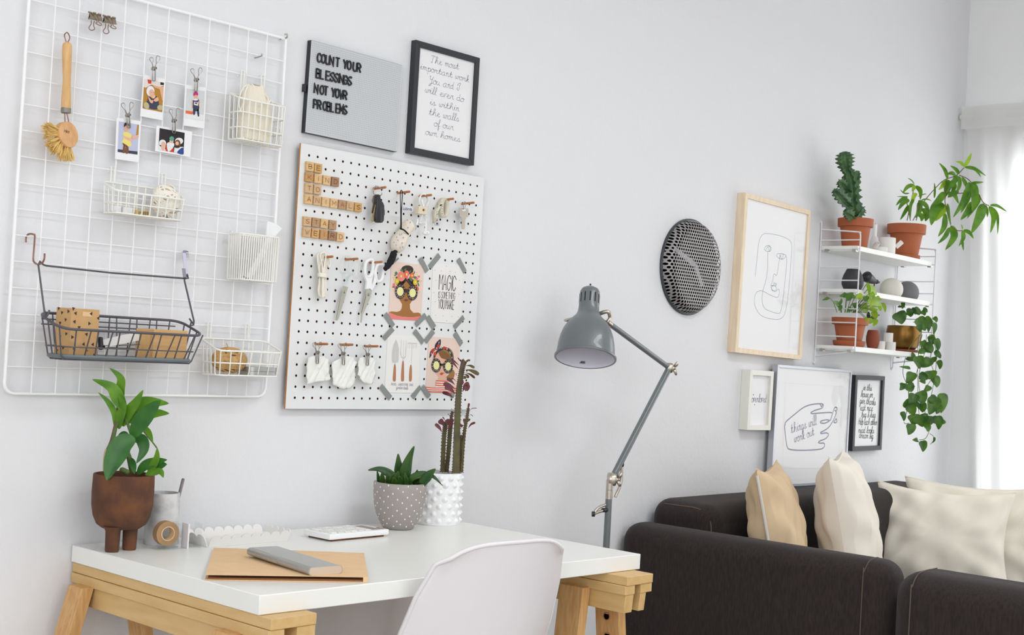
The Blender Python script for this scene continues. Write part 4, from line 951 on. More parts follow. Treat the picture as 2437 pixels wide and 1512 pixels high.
def triat(o, ea, f, g, s, rot, nn):
    c = o + ea * f + V((0, 0, kh * g)) + nn; ex_ = ea.normalized()
    tri.poly([c + (ex_ * math.cos(rot + 2.094 * i) + V((0, 0, 1)) * math.sin(rot + 2.094 * i)) * s for i in range(3)])
for f, g, r_ in ((.15, .9, 3.0), (.7, .91, 1.0), (.13, .73, 3.1), (.65, .71, 0), (.3, .62, .5), (.97, .83, 3.1), (.08, .42, .1), (.5, .29, 1.2), (.83, .29, 1.1), (.18, .19, 3.2), (.6, .16, 0), (.9, .07, .1), (.06, .99, .4), (.58, .49, .8)): triat(B0, e1, f, g, .0046, r_, nf)
for f, g, r_ in ((.2, .93, .9), (.62, .9, .8), (.35, .76, .7), (.7, .69, .6), (.25, .48, .8), (.65, .42, .9), (.4, .2, .8), (.8, .14, .9), (.85, .98, .7)): triat(B0, e2, f, g, .0044, r_, ne)
tri.part('triangle_print', A('darkprint'), kb, smooth=0)
sl = MB().poly([B0 + e1 * q + V((0, 0, kh * w_)) + nf for q, w_ in ((.4, .855), (.72, .85), (.72, .94), (.4, .945))]); sl.part('slot', m_kraft, kb, smooth=0)
wb = T('wooden_box', 'pale wooden box lying at the end of the grey basket', 'box', (gx1 - .06, -.06, tz))
w0, w1_, wh = P(*z5(1440, 1350), -.085), P(*z5(1795, 1365), -.081), 0; whz = P(*z5(1470, 1085), -.085).z
w0.z = w1_.z = tz; we = w1_ - w0; wd_ = V((-.014, .044, 0))
MB().prism([w0, w1_, w1_ + wd_, w0 + wd_], (0, 0, whz - tz)).part('carcass', m_oak, wb, smooth=0, bevel=.001)
i0 = w0 + V((-.0004, 0, 0)); MB().prism([i0 + wd_ * .15 + V((0, 0, .006)), i0 + wd_ * .85 + V((0, 0, .006)), i0 + wd_ * .85 + V((0, 0, whz - tz - .006)), i0 + wd_ * .15 + V((0, 0, whz - tz - .006))], (-.0006, 0, 0)).part('end_panel', MATS['brush_handle'], wb, smooth=0)
b = MB(); q0 = P(*z5(940, 1318), -.085); q1 = P(*z5(1335, 1335), -.085); q0.z = q1.z = tz + .0002
b.prism([q0, q1, q1 + V((-.01, .04, 0)), q0 + V((-.01, .04, 0))], (0, 0, .005)); b.thing('note_block', m_paper, 'flat white paper block lying on the tray of the grey basket', 'paper', smooth=0)
b = MB(); q = [P(*z5(*p_), -.05) for p_ in ((905, 1200), (1310, 1110), (1310, 1200), (930, 1280))]; b.prism(q, (0, .008, 0))
b.thing('envelope_box', m_paper2, 'white box tilted behind the paper block in the grey basket', 'box', smooth=0)
b = MB(); q = P(*z5(890, 1250), -.07); b.tube([P(*z5(885, 1180), -.062), P(*z5(890, 1290), -.075)], .005, 10); b.thing('marker_pen', m_black, 'dark pen standing between kraft box and paper in the grey basket', 'pen')
b = MB(); b.tube([P(*z5(925, 1275), -.08), P(*z5(975, 1272), -.08)], .004, 8); b.tube([P(*z5(1085, 1255), -.082), P(*z5(1300, 1245), -.075)], .0018, 6); b.thing('clip_pen', m_steel, 'thin metal pen lying on the white paper block', 'pen')
# ================================================================ letter board
zl = zm(700, 60, 4.448); LBY = .0045
def rect_of(px4, z, y):
    """upright rectangle nearest to four seen corners tl, tr, br, bl: centre, half width, half height, tilt"""
    q = [P(*z(*p), y) for p in px4]; c = sum(q, V()) / 4
    wv = ((q[1] - q[0]) + (q[2] - q[3])) / 2; hv = ((q[0] - q[3]) + (q[1] - q[2])) / 2
    a = (math.atan2(-wv.z, wv.x) + math.atan2(hv.x, hv.z)) / 2
    return c, wv.length / 2, hv.length / 2, V((math.cos(a), 0, -math.sin(a))), V((math.sin(a), 0, math.cos(a)))
c, hw, hh, ex, ez = rect_of([(185, 170), (1153, 418), (1083, 1335), (108, 1140)], zl, LBY)
lb = T('letter_board', 'grey dotted letter board with black edge and raised black words above the pegboard', 'letter board', c - ez * hh)
MB().obox(c + V((0, (WY - LBY) / 2, 0)), ex * hw, V((0, (WY - LBY) / 2 - .0002, 0)), ez * hh).part('board_edge', m_black, lb, smooth=0)
MB().obox(c + V((0, -.0002, 0)), ex * (hw - .0006), V((0, .0004, 0)), ez * (hh - .0006)).part('face', m_grey, lb, smooth=0)
b = MB(); nx, ny = 57, 42
for i in range(nx):
    for j in range(ny):
        p = c + ex * (hw - .006) * (2 * i / (nx - 1) - 1) + ez * (hh - .006) * (2 * j / (ny - 1) - 1) + V((0, -.00075, 0)); s = .00085
        b.poly([p + ex * s, p + ez * s, p - ex * s, p - ez * s])
b.part('dot_pattern', A('lilac'), lb, smooth=0)
for x in (720, 730):
    pass
tb = P(*zl(98, 660), .010); MB().box(tb.x + .0012, tb.x + .005, .006, .0165, tb.z - .009, tb.z + .009).part('edge_clip', m_black, lb, smooth=0)
ORD = ['first', 'second', 'third', 'fourth', 'fifth', 'sixth', 'seventh', 'eighth', 'ninth']
for sv, p0, p1 in (('COUN T  YO UR', (240, 388), (697, 502)), ('BL ESSINGS', (228, 555), (600, 641)), ('N OT  YOVR', (208, 716), (550, 792)), ('PR OBL EMS', (200, 880), (552, 948))):
    ln = textline(sv, P(*zl(*p0), LBY - .0008), P(*zl(*p1), LBY - .0008), .0205, UP, .1)
    ws = {'COUN T  YO UR': ('COUNT', 'YOUR'), 'BL ESSINGS': ('BLESSINGS',), 'N OT  YOVR': ('NOT', 'YOVR'), 'PR OBL EMS': ('PROBLEMS',)}[sv]
    seq = [(w_, i) for w_ in ws for i in range(len(w_))]
    for (ch_, pls), (w_, i) in zip(ln, seq):
        b = MB()
        for q in pls: b.stroke(q, .0031, FR, .0032, .0004)
        b.thing('board_letter', m_black, 'black plastic letter %s, %s letter of %s on the grey letter board' % (ch_, ORD[i], w_), 'letter', 'black letters on the letter board', smooth=0)

# ================================================================ framed prints
def framed(label, px4, z, yf, rw, m, name='framed_print', printm=None, pd=.004, bev=.0008, wall=WY, lean=None):
    c, hw, hh, ex, ez = rect_of(px4, z, yf); dep = wall - yf - .0003
    if lean: ez = (ez + V((0, lean, 0))).normalized(); 
    nn = ez.cross(ex).normalized(); nn = nn if nn.y < 0 else -nn
    t = T(name, label, 'picture', c - ez * hh, 'framed prints on the wall'); b = MB()
    o = [c - ex * hw + ez * hh, c + ex * hw + ez * hh, c + ex * hw - ez * hh, c - ex * hw - ez * hh]
    i_ = [c - ex * (hw - rw) + ez * (hh - rw), c + ex * (hw - rw) + ez * (hh - rw), c + ex * (hw - rw) - ez * (hh - rw), c - ex * (hw - rw) - ez * (hh - rw)]
    for k in range(4):
        j = (k + 1) % 4; b.prism([o[k], o[j], i_[j], i_[k]], -nn * dep)
    b.part('frame', m, t, smooth=0, bevel=bev)
    pc = c - nn * pd
    pr = MB().obox(pc - nn * .001, ex * (hw - rw + .001), nn * .0005, ez * (hh - rw + .001)).part('print', printm or m_paper, t, smooth=0)
    gl = MB().obox(c - nn * (pd * .45), ex * (hw - rw), nn * .0004, ez * (hh - rw)).part('glass', m_glass, t, smooth=0)
    on = lambda u, v, k=1: pc + ex * u * (hw - rw) + ez * v * (hh - rw) + nn * (-.0003 + .0001 * k)
    return t, pr, on, ex, ez, nn, c, hw - rw, hh - rw
def on_print(pr, c, nn, pd, z):
    """puts a sheet pixel on the print's plane"""
    o = c - nn * (pd + .0001)
    def f(a, b):
        d = ray(*z(a, b)); t = (o - CAM).dot(nn) / d.dot(nn); return CAM + d * t
    return f
t, pr, on, ex, ez, nn, c, iw, ih = framed('black framed handwritten quote beside the letter board', [(1290, 150), (1968, 350), (1905, 1490), (1228, 1350)], zl, .0, .0155, m_blackfr, pd=.005)
f = on_print(pr, c, nn, .005, zl); b = MB()
for sv, p0, p1, h in (('The most', (1440, 390), (1745, 470), .0175), ('important work', (1335, 462), (1855, 605), .0165), ('You and I', (1425, 610), (1750, 693), .0185), ('will ever do', (1385, 708), (1800, 815), .0175), ('is within', (1438, 838), (1750, 912), .0165),
                      ('the walls', (1425, 945), (1748, 1020), .0175), ('of our', (1480, 1065), (1690, 1110), .017), ('own homes', (1390, 1155), (1762, 1237), .017)):
    write(b, sv, f(*p0), f(*p1), h, .00072, LO, .0, .18, nn)
b.part('handwriting', W('quote_ink', (84, 62, 84), .8), pr, smooth=0)

# ================================================================ pegboard
HP = .0254; hz0 = ZOFF
PB = T('pegboard', 'white pegboard with round holes and bare wooden edges on the wall above the desk', 'pegboard', (.2794, 0, ZOFF - .0254))
b = MB(); r = .0030
for i in range(23):
    for j in range(23):
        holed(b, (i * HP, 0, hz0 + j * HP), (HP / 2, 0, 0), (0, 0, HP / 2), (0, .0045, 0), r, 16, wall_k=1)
X0, X1, Z0, Z1 = -HP / 2, 22.5 * HP, hz0 - HP / 2, hz0 + 22.5 * HP; ox0, ox1, oz0, oz1 = -.0254, .584, hz0 - .0254, hz0 + .5835
for a0, a1, c0, c1 in ((ox0, X0, oz0, oz1), (X1, ox1, oz0, oz1), (X0, X1, oz0, Z0), (X0, X1, Z1, oz1)):
    b.add([(a0, 0, c0), (a1, 0, c0), (a1, 0, c1), (a0, 0, c1)], [[0, 1, 2, 3]])
b.k = 1
for q in (((ox0, 0, oz0), (ox0, .0045, oz0), (ox0, .0045, oz1), (ox0, 0, oz1)), ((ox1, 0, oz0), (ox1, 0, oz1), (ox1, .0045, oz1), (ox1, .0045, oz0)), ((ox0, 0, oz0), (ox1, 0, oz0), (ox1, .0045, oz0), (ox0, .0045, oz0)), ((ox0, 0, oz1), (ox0, .0045, oz1), (ox1, .0045, oz1), (ox1, 0, oz1))):
    b.add(q, [[0, 1, 2, 3]])
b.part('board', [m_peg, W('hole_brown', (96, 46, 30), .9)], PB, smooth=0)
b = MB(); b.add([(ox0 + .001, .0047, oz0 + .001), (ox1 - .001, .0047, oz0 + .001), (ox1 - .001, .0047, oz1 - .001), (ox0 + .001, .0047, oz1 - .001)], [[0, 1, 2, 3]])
b.part('gap_shade_sheet', W('gap_shade', (74, 40, 28), .9), PB, smooth=0)  # dark sheet standing in for the shaded gap behind the holes
for x in (ox0 + .05, ox1 - .07): MB().box(x, x + .02, .0049, WY - .0002, oz0 + .02, oz1 - .02).part('batten', m_oak, PB, smooth=0)
MB().box(ox0 - .0004, ox0 - .0001, -.0002, .0046, oz0, oz1).part('edge_band', W('raw_edge', (192, 132, 74), .8), PB, smooth=0)
# letter tiles
zt_ = zm(700, 360, 6.574); n_t = 0
for w_, a0, a1, tones in (('BE', (255, 240), (382, 266), (0, 1)), ('KIND', (243, 408), (650, 478), (2, 0, 6, 5)), ('TO', (238, 582), (370, 603), (4, 4)), ('ANIMALS', (233, 752), (1007, 878), (0, 4, 6, 6, 3, 4, 1)), ('STAY', (212, 1098), (608, 1153), (4, 3, 0, 3)), ('WEIRD', (203, 1268), (730, 1342), (4, 1, 2, 5, 6))):
    p0, p1 = P(*zt_(*a0), -.0075), P(*zt_(*a1), -.0075)
    for i, ch_ in enumerate(w_):
        c = p0.lerp(p1, i / (len(w_) - 1)); s = .0108; tl = random.uniform(-.03, .03); ex = V((math.cos(tl), 0, -math.sin(tl))); ez = V((math.sin(tl), 0, math.cos(tl)))
        t = T('letter_tile', 'wooden letter tile %s, %s of the tiles spelling %s on the pegboard' % (ch_, ORD[i], w_), 'letter tile', c - ez * s, 'wooden letter tiles on the pegboard')
        MB().obox(c + V((0, .0037, 0)), ex * s, V((0, .0037, 0)), ez * s).part('tile', tilemat(tones[i]), t, smooth=0, bevel=.0007)
        lw = .0050 if ch_ != 'I' else .0016; b = MB()
        if ch_ in 'MW': lw = .0056
        wd0 = c - ex * lw - ez * .0052 + V((0, -.0002, 0)); wd1 = c + ex * lw - ez * .0052 + V((0, -.0002, 0))
        if ch_ == 'I': b.stroke([c - ez * .0052 + V((0, -.0002, 0)), c + ez * .0052 + V((0, -.0002, 0))], .0014, FR)
        else: write(b, ch_, wd0, wd1, .0104, .0014, UP)
        b.part('letter', A('tiledark') if tones[i] in (5, 1) else A('tilebrown'), t, smooth=0)
# dowel pegs and what hangs on them
z6 = zm(860, 420, 6.3); z8 = zm(740, 560, 6.872); z9 = zm(720, 790, 9.447)
PL = -.044; tips = [(z6(370, 162), 'carrying the car key ring'), (z6(728, 228), 'carrying the knitted bird by its black cord'), (z6(1055, 278), 'carrying the coiled earphones'), (z6(1385, 335), 'carrying the tape measure'), (z6(1692, 393), 'carrying the single steel key'),
      (z8(360, 350), 'carrying the hank of white rope'), (z8(770, 385), 'carrying the clear handled scissors'), (z8(1165, 437), 'carrying the white handled scissors'), (z9(570, 275), 'carrying the first white cloth piece, farthest from the cards'), (z9(1135, 290), 'carrying the middle of the three white cloth pieces'), (z9(1700, 325), 'carrying the white cloth piece next to the cards')]
PEG = []
for px, what in tips:
    q = P(*px, PL); gx, gz = q.x, q.z - .001
    MB().tube([(gx, .004, gz - .001), (gx, -.001, gz - .001), (gx, PL + .0015, gz + .001), (gx, PL, gz + .001)], [.0029, .0029, .0029, .0018], 14).thing('dowel_peg', m_dowel, 'short wooden dowel peg %s' % what, 'peg', 'wooden pegs on the pegboard')
    PEG.append(V((gx, 0, gz)))
def ring(mb, c, r, th, ax, seg=28):
    ax = V(ax).normalized(); u = ax.orthogonal().normalized(); q = ax.cross(u); c = V(c)
    return mb.tube([c + (u * math.cos(a) + q * math.sin(a)) * r for a in [2 * math.pi * i / seg for i in range(seg)]], th, 6, closed=True)
yK = -.03
t = T('car_keys', 'black car key fob and brass keys on a steel split ring', 'keys', P(*z6(250, 690), yK))
b = MB(); rc = P(*z6(248, 235), -.022); rpts = [P(*z6(*q), y) for q, y in (((185, 190), -.006), ((210, 150), -.008), ((245, 150), -.022), ((300, 180), -.034), ((318, 205), -.036), ((300, 275), -.033), ((230, 300), -.02), ((185, 260), -.008))]
b.tube(catmull(rpts, 5, True), .0012, 6, closed=True); b.part('split_ring', m_steel, t)
b = MB(); b.prism([P(*z6(*q), -.032) for q in ((245, 280), (268, 265), (292, 285), (298, 350), (335, 395), (352, 440), (352, 490), (358, 500), (358, 570), (350, 590), (345, 660), (325, 695), (250, 695), (222, 670), (215, 600), (232, 480), (235, 400), (242, 340))], (0, .011, 0)); b.part('fob', m_black, t, smooth=0, bevel=(.003, 3))
b = MB(); b.prism([P(*z6(*q), -.0325) for q in ((288, 460), (296, 460), (300, 680), (290, 680))], (0, .0006, 0)); b.part('fob_seam', m_gwire, t, smooth=0)
b = MB(); b.prism([P(*z6(*q), -.022) for q in ((175, 290), (205, 265), (235, 270), (243, 320), (235, 370), (210, 385), (200, 500), (188, 560), (155, 555), (150, 530), (168, 400), (152, 360))], (0, .0022, 0)); b.part('house_key', m_nickel, t, smooth=0, bevel=.0004)
b = MB(); b.prism([P(*z6(*q), -.027) for q in ((222, 390), (242, 395), (238, 460), (185, 680), (165, 685), (150, 655))], (0, .002, 0)); b.part('brass_key', m_keyb, t, smooth=0, bevel=.0004)
# knitted bird
t = T('knitted_bird', 'cream knitted bird toy with a black tail hanging by a black cord', 'toy', P(*z6(380, 1400), -.02))
bc = [(730, 665, .005), (715, 700, .013), (700, 745, .0165), (670, 800, .0145), (640, 850, .0150), (600, 910, .0175), (565, 980, .0195), (545, 1040, .0185), (525, 1095, .014), (512, 1130, .008), (508, 1145, .002)]
cp = [P(*z6(a, bb), -.020) for a, bb, r in bc]; n_ = 4
cpts = catmull(cp, n_); rs = []
for i in range(len(cpts)):
    k = i / n_; j = min(int(k), len(bc) - 2); rs.append(max(.001, (bc[j][2] * (1 - k + j) + bc[j + 1][2] * (k - j)) * 1.02))
MB().tube(cpts, rs, 20).part('body', m_yarn, t, smooth=180)
tl = [(520, 1120, .005), (490, 1150, .0085), (460, 1230, .0088), (420, 1310, .0072), (375, 1370, .0055), (348, 1395, .002)]
tc = catmull([P(*z6(a, bb), -.024) for a, bb, r in tl], 4); MB().tube(tc, [tl[min(int(i / 4), 5)][2] for i in range(len(tc))], 14).part('tail', m_blackyarn, t, smooth=180)
b = MB()
for q in ((690, 655), (735, 690), (700, 770), (575, 875), (630, 920), (548, 957), (528, 912), (490, 990), (612, 1000), (520, 1030), (580, 1070), (468, 1080), (655, 990), (620, 1060), (600, 870)):
    p = P(*z6(*q), -.0405 if 560 < q[0] < 640 else -.036); s = .0017
    for d in (V((s, 0, 0)), V((s * .5, 0, s)), V((-s * .5, 0, s))): b.tube([p - d, p + d], .0006, 5)
b.part('stitch_motif', m_lav, t, smooth=0)
b = MB(); b.ball(P(*z6(750, 765), -.0345), .0014, seg=8); b.ball(P(*z6(722, 842), -.033), .0011, seg=8); b.part('bead_eye', m_black, t)
b = MB(); b.prism([P(*z6(*q), -.024) for q in ((760, 800), (815, 830), (740, 845))], (0, .004, 0)); b.part('beak', m_yarn, t, smooth=0)
b = MB(); b.tube(catmull([P(*z6(590, 780), -.036), P(*z6(590, 520), -.035), P(*z6(585, 260), -.027), P(*z6(598, 208), -.022), P(*z6(615, 260), -.027), P(*z6(600, 520), -.035), P(*z6(600, 780), -.038)], 5), .0011, 6)
b.tube(catmull([P(*z6(582, 785), -.037), P(*z6(640, 805), -.040), P(*z6(705, 868), -.036)], 5), .0019, 6); b.ball(P(*z6(592, 780), -.037), .003, seg=10); b.part('cord', m_blackyarn, t)
tg = [(625, 440), (778, 465), (765, 530), (612, 512)]; b = MB().prism([P(*z6(*q), -.030) for q in tg], (0, .0004, 0)); tgo = b.part('cloth_tag', A('tagc'), t, smooth=0)
b = MB(); write(b, 'LUCKYB', P(*z6(625, 498), -.0303), P(*z6(755, 518), -.0303), .0055, .001, UP, .12); b.part('tag_print', m_ink, tgo, smooth=0)
# earphones
t = T('earphones', 'white coiled earphones held by a beige leather snap band', 'earphones', P(*z6(960, 895), -.025))
b = MB()
for k in range(6):
    dx = (k - 2.5) * 5; y = -.018 - .0016 * k
    b.tube(catmull([P(*z6(*q), y) for q in ((905 + dx, 560), (895 + dx, 470), (875 - dx * .4, 370), (890 - dx, 285 + k * 3), (935, 248 + k * 4), (985 + dx * .6, 290 + k * 3), (1000 + dx, 360), (965 + dx, 450), (945 + dx, 560), (960 + dx * 1.5, 640), (940 + dx * 2, 725 - k * 5), (905, 740 - k * 9), (860 + dx, 700), (885 + dx, 620), (905 + dx, 560))], 4), .00095, 6)
b.tube(catmull([P(*z6(*q), -.026) for q in ((905, 345), (925, 420), (935, 470))], 4), .0026, 8)
b.tube(catmull([P(*z6(*q), -.026) for q in ((840, 640), (845, 680), (825, 730))], 4), .0022, 8); b.tube([P(*z6(970, 700), -.027), P(*z6(962, 830), -.027)], .0020, 8)
b.part('cable', m_ceram, t)
b = MB(); b.tube([P(*z6(828, 728), -.026), P(*z6(816, 805), -.026)], [.0012, .0011], 8); b.part('plug', m_steel, t)
b = MB(); pc_ = P(*z6(962, 850), -.027); b.ball(pc_, .0085, 1.1, .8, .72); b.ball(pc_ + V((.0045, -.002, .001)), .0062, .9, .9, .9); b.part('earbud', m_ceram, t, smooth=180)
b = MB(); b.stroke([pc_ + V((-.002, -.0069, .0003)), pc_ + V((.0012, -.0069, .0005))], .0008, FR, .0002); b.part('speaker_slot', m_black, t, smooth=0)
b = MB(); b.prism([P(*z6(*q), -.031) for q in ((868, 440), (995, 455), (985, 577), (855, 560))], (0, .014, 0)); bd = b.part('leather_band', m_leather, t, smooth=0, bevel=.001)
MB().lathe([(.0032, 0), (.0028, .001), (0, .0013)], P(*z6(932, 505), -.031), 16, (0, -1, 0)).part('snap', m_brass, bd)
# tape measure
t = T('tape_measure', 'rolled cream tape measure with a metal end hanging on a peg', 'tape measure', P(*z6(1135, 745), -.02))
tc_ = P(*z6(1240, 470), -.02); b = MB(); N_ = 96; R0 = []
for i in range(N_ + 1):
    a = 2 * math.pi * 4 * i / N_ + math.pi * .5; rr = 1 + .045 * 4 * i / N_
    R0.append(V((tc_.x + math.cos(a) * .0100 * rr + .0, 0, tc_.z + math.sin(a) * .0215 * rr)))
R0 = R0 + [P(*z6(1120, 520), -.02), P(*z6(1112, 600), -.02), P(*z6(1115, 700), -.02)]
for i in range(len(R0)): R0[i].y = 0
vs2 = []
for p in R0: vs2 += [V((p.x, -.008, p.z)), V((p.x + .0035, -.024, p.z))]
b.add(vs2, [[2 * i, 2 * i + 1, 2 * i + 3, 2 * i + 2] for i in range(len(R0) - 1)])
o = b.part('tape', W('tape_cream', (221, 214, 196), .6), t, smooth=60); so_ = o.modifiers.new('thick', 'SOLIDIFY'); so_.thickness = .0005
b = MB()
for i in range(2, len(R0) - 1, 1):
    p, q = R0[i], R0[i + 1]; d = (q - p)
    if d.length < 1e-6: continue
    n_ = V((d.z, 0, -d.x)).normalized(); m_ = (p + q) / 2; k = .5 if i % 4 else 1
    for sg in (1, -1): b.add([V((m_.x + n_.x * .0004 * sg + .0035 * (1 - .35 * k), -.024 + .0056 * k, m_.z + n_.z * .0004 * sg)), V((m_.x + n_.x * .0004 * sg + .0035, -.0239, m_.z + n_.z * .0004 * sg)), V((m_.x + d.x * .12 + n_.x * .0004 * sg + .0035, -.0239, m_.z + d.z * .12 + n_.z * .0004 * sg)), V((m_.x + d.x * .12 + n_.x * .0004 * sg + .0035 * (1 - .35 * k), -.024 + .0056 * k, m_.z + d.z * .12 + n_.z * .0004 * sg))], [[0, 1, 2, 3]])
b.part('tape_marks', m_ink, t, smooth=0)
b = MB()
for ch_, a0 in (('6', (1128, 430)), ('5', (1128, 470)), ('3', (1123, 545)), ('2', (1120, 600)), ('1', (1122, 655))):
    p = P(*z6(*a0), -.0245); b.stroke([p, p + V((.003, 0, .0005)), p + V((.003, 0, .004)), p + V((0, 0, .004))], .0006, FR)
b.part('tape_numbers', m_ink, t, smooth=0)
b = MB(); b.prism([P(*z6(*q), -.0247) for q in ((1100, 680), (1172, 690), (1168, 748), (1095, 740))], (0, .001, 0)); me_ = b.part('metal_end', A('metalend'), t, smooth=0)
MB().lathe([(.0012, 0), (.0026, 0), (.0026, .0005), (.0012, .0005)], P(*z6(1135, 710), -.0248), 16, (0, -1, 0)).part('eyelet', m_black, me_)
# single key
t = T('door_key', 'single steel key on a small ring hanging from the last peg', 'key', P(*z6(1533, 795), -.02))
kp = [(1480, 475), (1598, 480), (1608, 500), (1605, 600), (1590, 612), (1570, 615), (1572, 640), (1560, 645), (1555, 775), (1545, 795), (1518, 790), (1508, 770), (1512, 640), (1500, 620), (1475, 600), (1470, 500)]
b = MB(); hole_c = (1538, 505); hp_ = [(hole_c[0] + 28 * math.cos(a), hole_c[1] + 18 * math.sin(a)) for a in [2 * math.pi * i / 16 for i in range(16)]]
b.prism([P(*z6(*q), -.021) for q in kp], (0, .0024, 0)); ko = b.part('blade', m_nickel, t, smooth=0, bevel=.0004)
b = MB(); b.poly([P(*z6(*q), -.02125) for q in hp_]); b.part('bow_hole', m_peg, ko, smooth=0)
b = MB(); b.stroke([P(*z6(*q), -.0213) for q in ((1490, 555), (1510, 545), (1560, 545), (1590, 550))], .0012, FR); b.part('engraving', m_alu, ko, smooth=0)
b = MB(); b.tube(catmull([P(*z6(*q), y) for q, y in (((1535, 490), -.022), ((1528, 440), -.022), ((1538, 385), -.021), ((1560, 385), -.018), ((1562, 430), -.017), ((1545, 490), -.018))], 5, True), .0008, 6, closed=True); b.part('ring', m_steel, t)
# rope hank
t = T('rope_hank', 'hank of white cotton rope tied round its waist on a peg', 'rope', P(*z8(190, 1030), -.02))
b = MB(); rnd = random.Random(9)
for k in range(15):
    o1 = rnd.uniform(-1, 1); y = -.012 - .014 * rnd.random(); o2 = rnd.uniform(-1, 1)
    b.tube(catmull([P(*z8(*q), y) for q in ((190 + o1 * 55, 655), (185 + o1 * 80, 500), (165 + o1 * 60 - 10, 330), (185 + o1 * 20, 285 + abs(o1) * 25), (225 + o2 * 25, 285 + abs(o2) * 25), (235 + o2 * 45, 360), (200 + o2 * 75, 520), (190 + o2 * 60, 655), (190 + o2 * 65, 780), (190 + o2 * 78, 930), (190 + o2 * 55, 1010 - abs(o2) * 20), (190 + o1 * 40, 1015 - abs(o1) * 20), (185 + o1 * 82, 900), (190 + o1 * 60, 760), (190 + o1 * 55, 655))], 3), .0019, 6)
b.tube(catmull([P(*z8(*q), -.020) for q in ((270, 330), (300, 400), (318, 470), (300, 530), (285, 490))], 4), .0019, 6)
b.part('strands', m_cotton, t, smooth=80)
b = MB()
for k in range(4): b.tube(catmull([P(*z8(115, 632 + k * 14), -.012), P(*z8(140, 625 + k * 14), -.027), P(*z8(190, 630 + k * 16), -.030), P(*z8(250, 640 + k * 15), -.027), P(*z8(272, 650 + k * 12), -.014)], 4), .0019, 6)
b.part('tie', m_cotton, t, smooth=80)
# scissors
def scissors(label, pts_blade, pts_blade2, h1, h2, screw, m_h, rings, z):
    t = T('scissors', label, 'scissors', P(*z(*pts_blade[2]), -.014))
    b = MB(); b.prism([P(*z(*q), -.0145) for q in pts_blade], (0, .0014, 0)); b.part('blade', W('blade_steel', (206, 204, 190), .25, .85) if 'blade_steel' not in MATS else MATS['blade_steel'], t, smooth=0)
    b = MB(); b.prism([P(*z(*q), -.0125) for q in pts_blade2], (0, .0014, 0)); b.part('blade', m_nickel, t, smooth=0)
    MB().lathe([(.0036, 0), (.0034, .001), (.0015, .0016), (0, .0016)], P(*z(*screw), -.0145), 18, (0, -1, 0)).part('screw', m_steel, t)
    for rg, hpoly in zip(rings, (h1, h2)):
        b = MB(); b.tube(catmull([P(*z(*q), -.0145) for q in rg], 5, True), .0042, 10, closed=True)
        if hpoly: b.prism([P(*z(*q), -.0175) for q in hpoly], (0, .006, 0))
        b.part('handle', m_h, t, smooth=50)
    return t
scissors('scissors with clear plastic handles hanging from a peg', [(530, 830), (610, 850), (455, 1360), (432, 1398), (412, 1398), (440, 1280)], [(525, 835), (545, 830), (420, 1390), (405, 1390)], [(490, 600), (560, 625), (560, 660), (615, 700), (620, 790), (590, 840), (535, 830), (530, 660)], [(690, 640), (640, 600), (600, 800), (560, 800), (575, 700)], (550, 928), m_clear,
         [[(600, 350), (640, 395), (615, 560), (560, 610), (490, 585), (500, 450), (535, 370)], [(720, 420), (790, 450), (800, 560), (770, 680), (720, 690), (690, 620), (690, 500)]], z8)
scissors('scissors with white handles hanging from a peg', [(905, 880), (1000, 905), (980, 1010), (850, 1300), (830, 1430), (812, 1430), (830, 1280), (905, 1010)], [(900, 960), (915, 1000), (835, 1280), (822, 1400), (812, 1425), (825, 1250)], [(880, 660), (940, 690), (990, 690), (1040, 560), (1055, 600), (1000, 870), (905, 880), (920, 760)], [(1050, 700), (1085, 740), (1050, 820), (1000, 905), (970, 870), (1030, 620)], (945, 973), m_ceram,
         [[(985, 400), (1020, 440), (1000, 600), (950, 680), (890, 650), (885, 520), (910, 430)], [(1130, 475), (1185, 500), (1185, 600), (1150, 730), (1090, 755), (1055, 680), (1065, 520)]], z8)
# cloth pieces and their pegs
def cloth_piece(label, poly, seed, pg, plabel, tops, cpx, bot):
    rnd = random.Random(seed); q = [P(*z9(*p), -.016) for p in poly]; c = sum(q, V()) / len(q); b = MB(); rings = 7; n = len(q); 
    dense = []
    for i in range(n):
        for k in range(4):
            p = q[i].lerp(q[(i + 1) % n], k / 4); dense.append(p + V((rnd.uniform(-.0006, .0006), 0, rnd.uniform(-.0006, .0006))))
    vs2 = [c]; fs_ = []; m_ = len(dense)
    for r_ in range(1, rings + 1):
        for p in dense:
            s_ = c.lerp(p, r_ / rings); s_.y += .0022 * math.sin(s_.x * 260 + seed) * math.sin(s_.z * 150 + seed * 2) + .0018 * math.sin(s_.x * 420 - s_.z * 230); vs2.append(s_)
    fs_ += [[0, 1 + k, 1 + (k + 1) % m_] for k in range(m_)]
    for r_ in range(rings - 1): fs_ += [[1 + r_ * m_ + k, 1 + (r_ + 1) * m_ + k, 1 + (r_ + 1) * m_ + (k + 1) % m_, 1 + r_ * m_ + (k + 1) % m_] for k in range(m_)]
    b.add(vs2, fs_); o = b.thing('cloth_scrap', m_gauze, label, 'cloth', 'white cloth scraps on the pegboard', smooth=180)
    so_ = o.modifiers.new('thick', 'SOLIDIFY'); so_.thickness = .0012
    wirepeg(plabel, cpx, tops, bot, z9, -.021)
cloth_piece('white cloth scrap with a slanted lower edge, first of the three', [(120, 580), (250, 545), (460, 555), (590, 620), (600, 900), (605, 1080), (520, 1110), (300, 1130), (100, 1180), (85, 950)], 1, 0, 'steel wire peg holding the first cloth scrap, farthest from the cards', ((265, 255), (400, 240)), (335, 470), (332, 715))
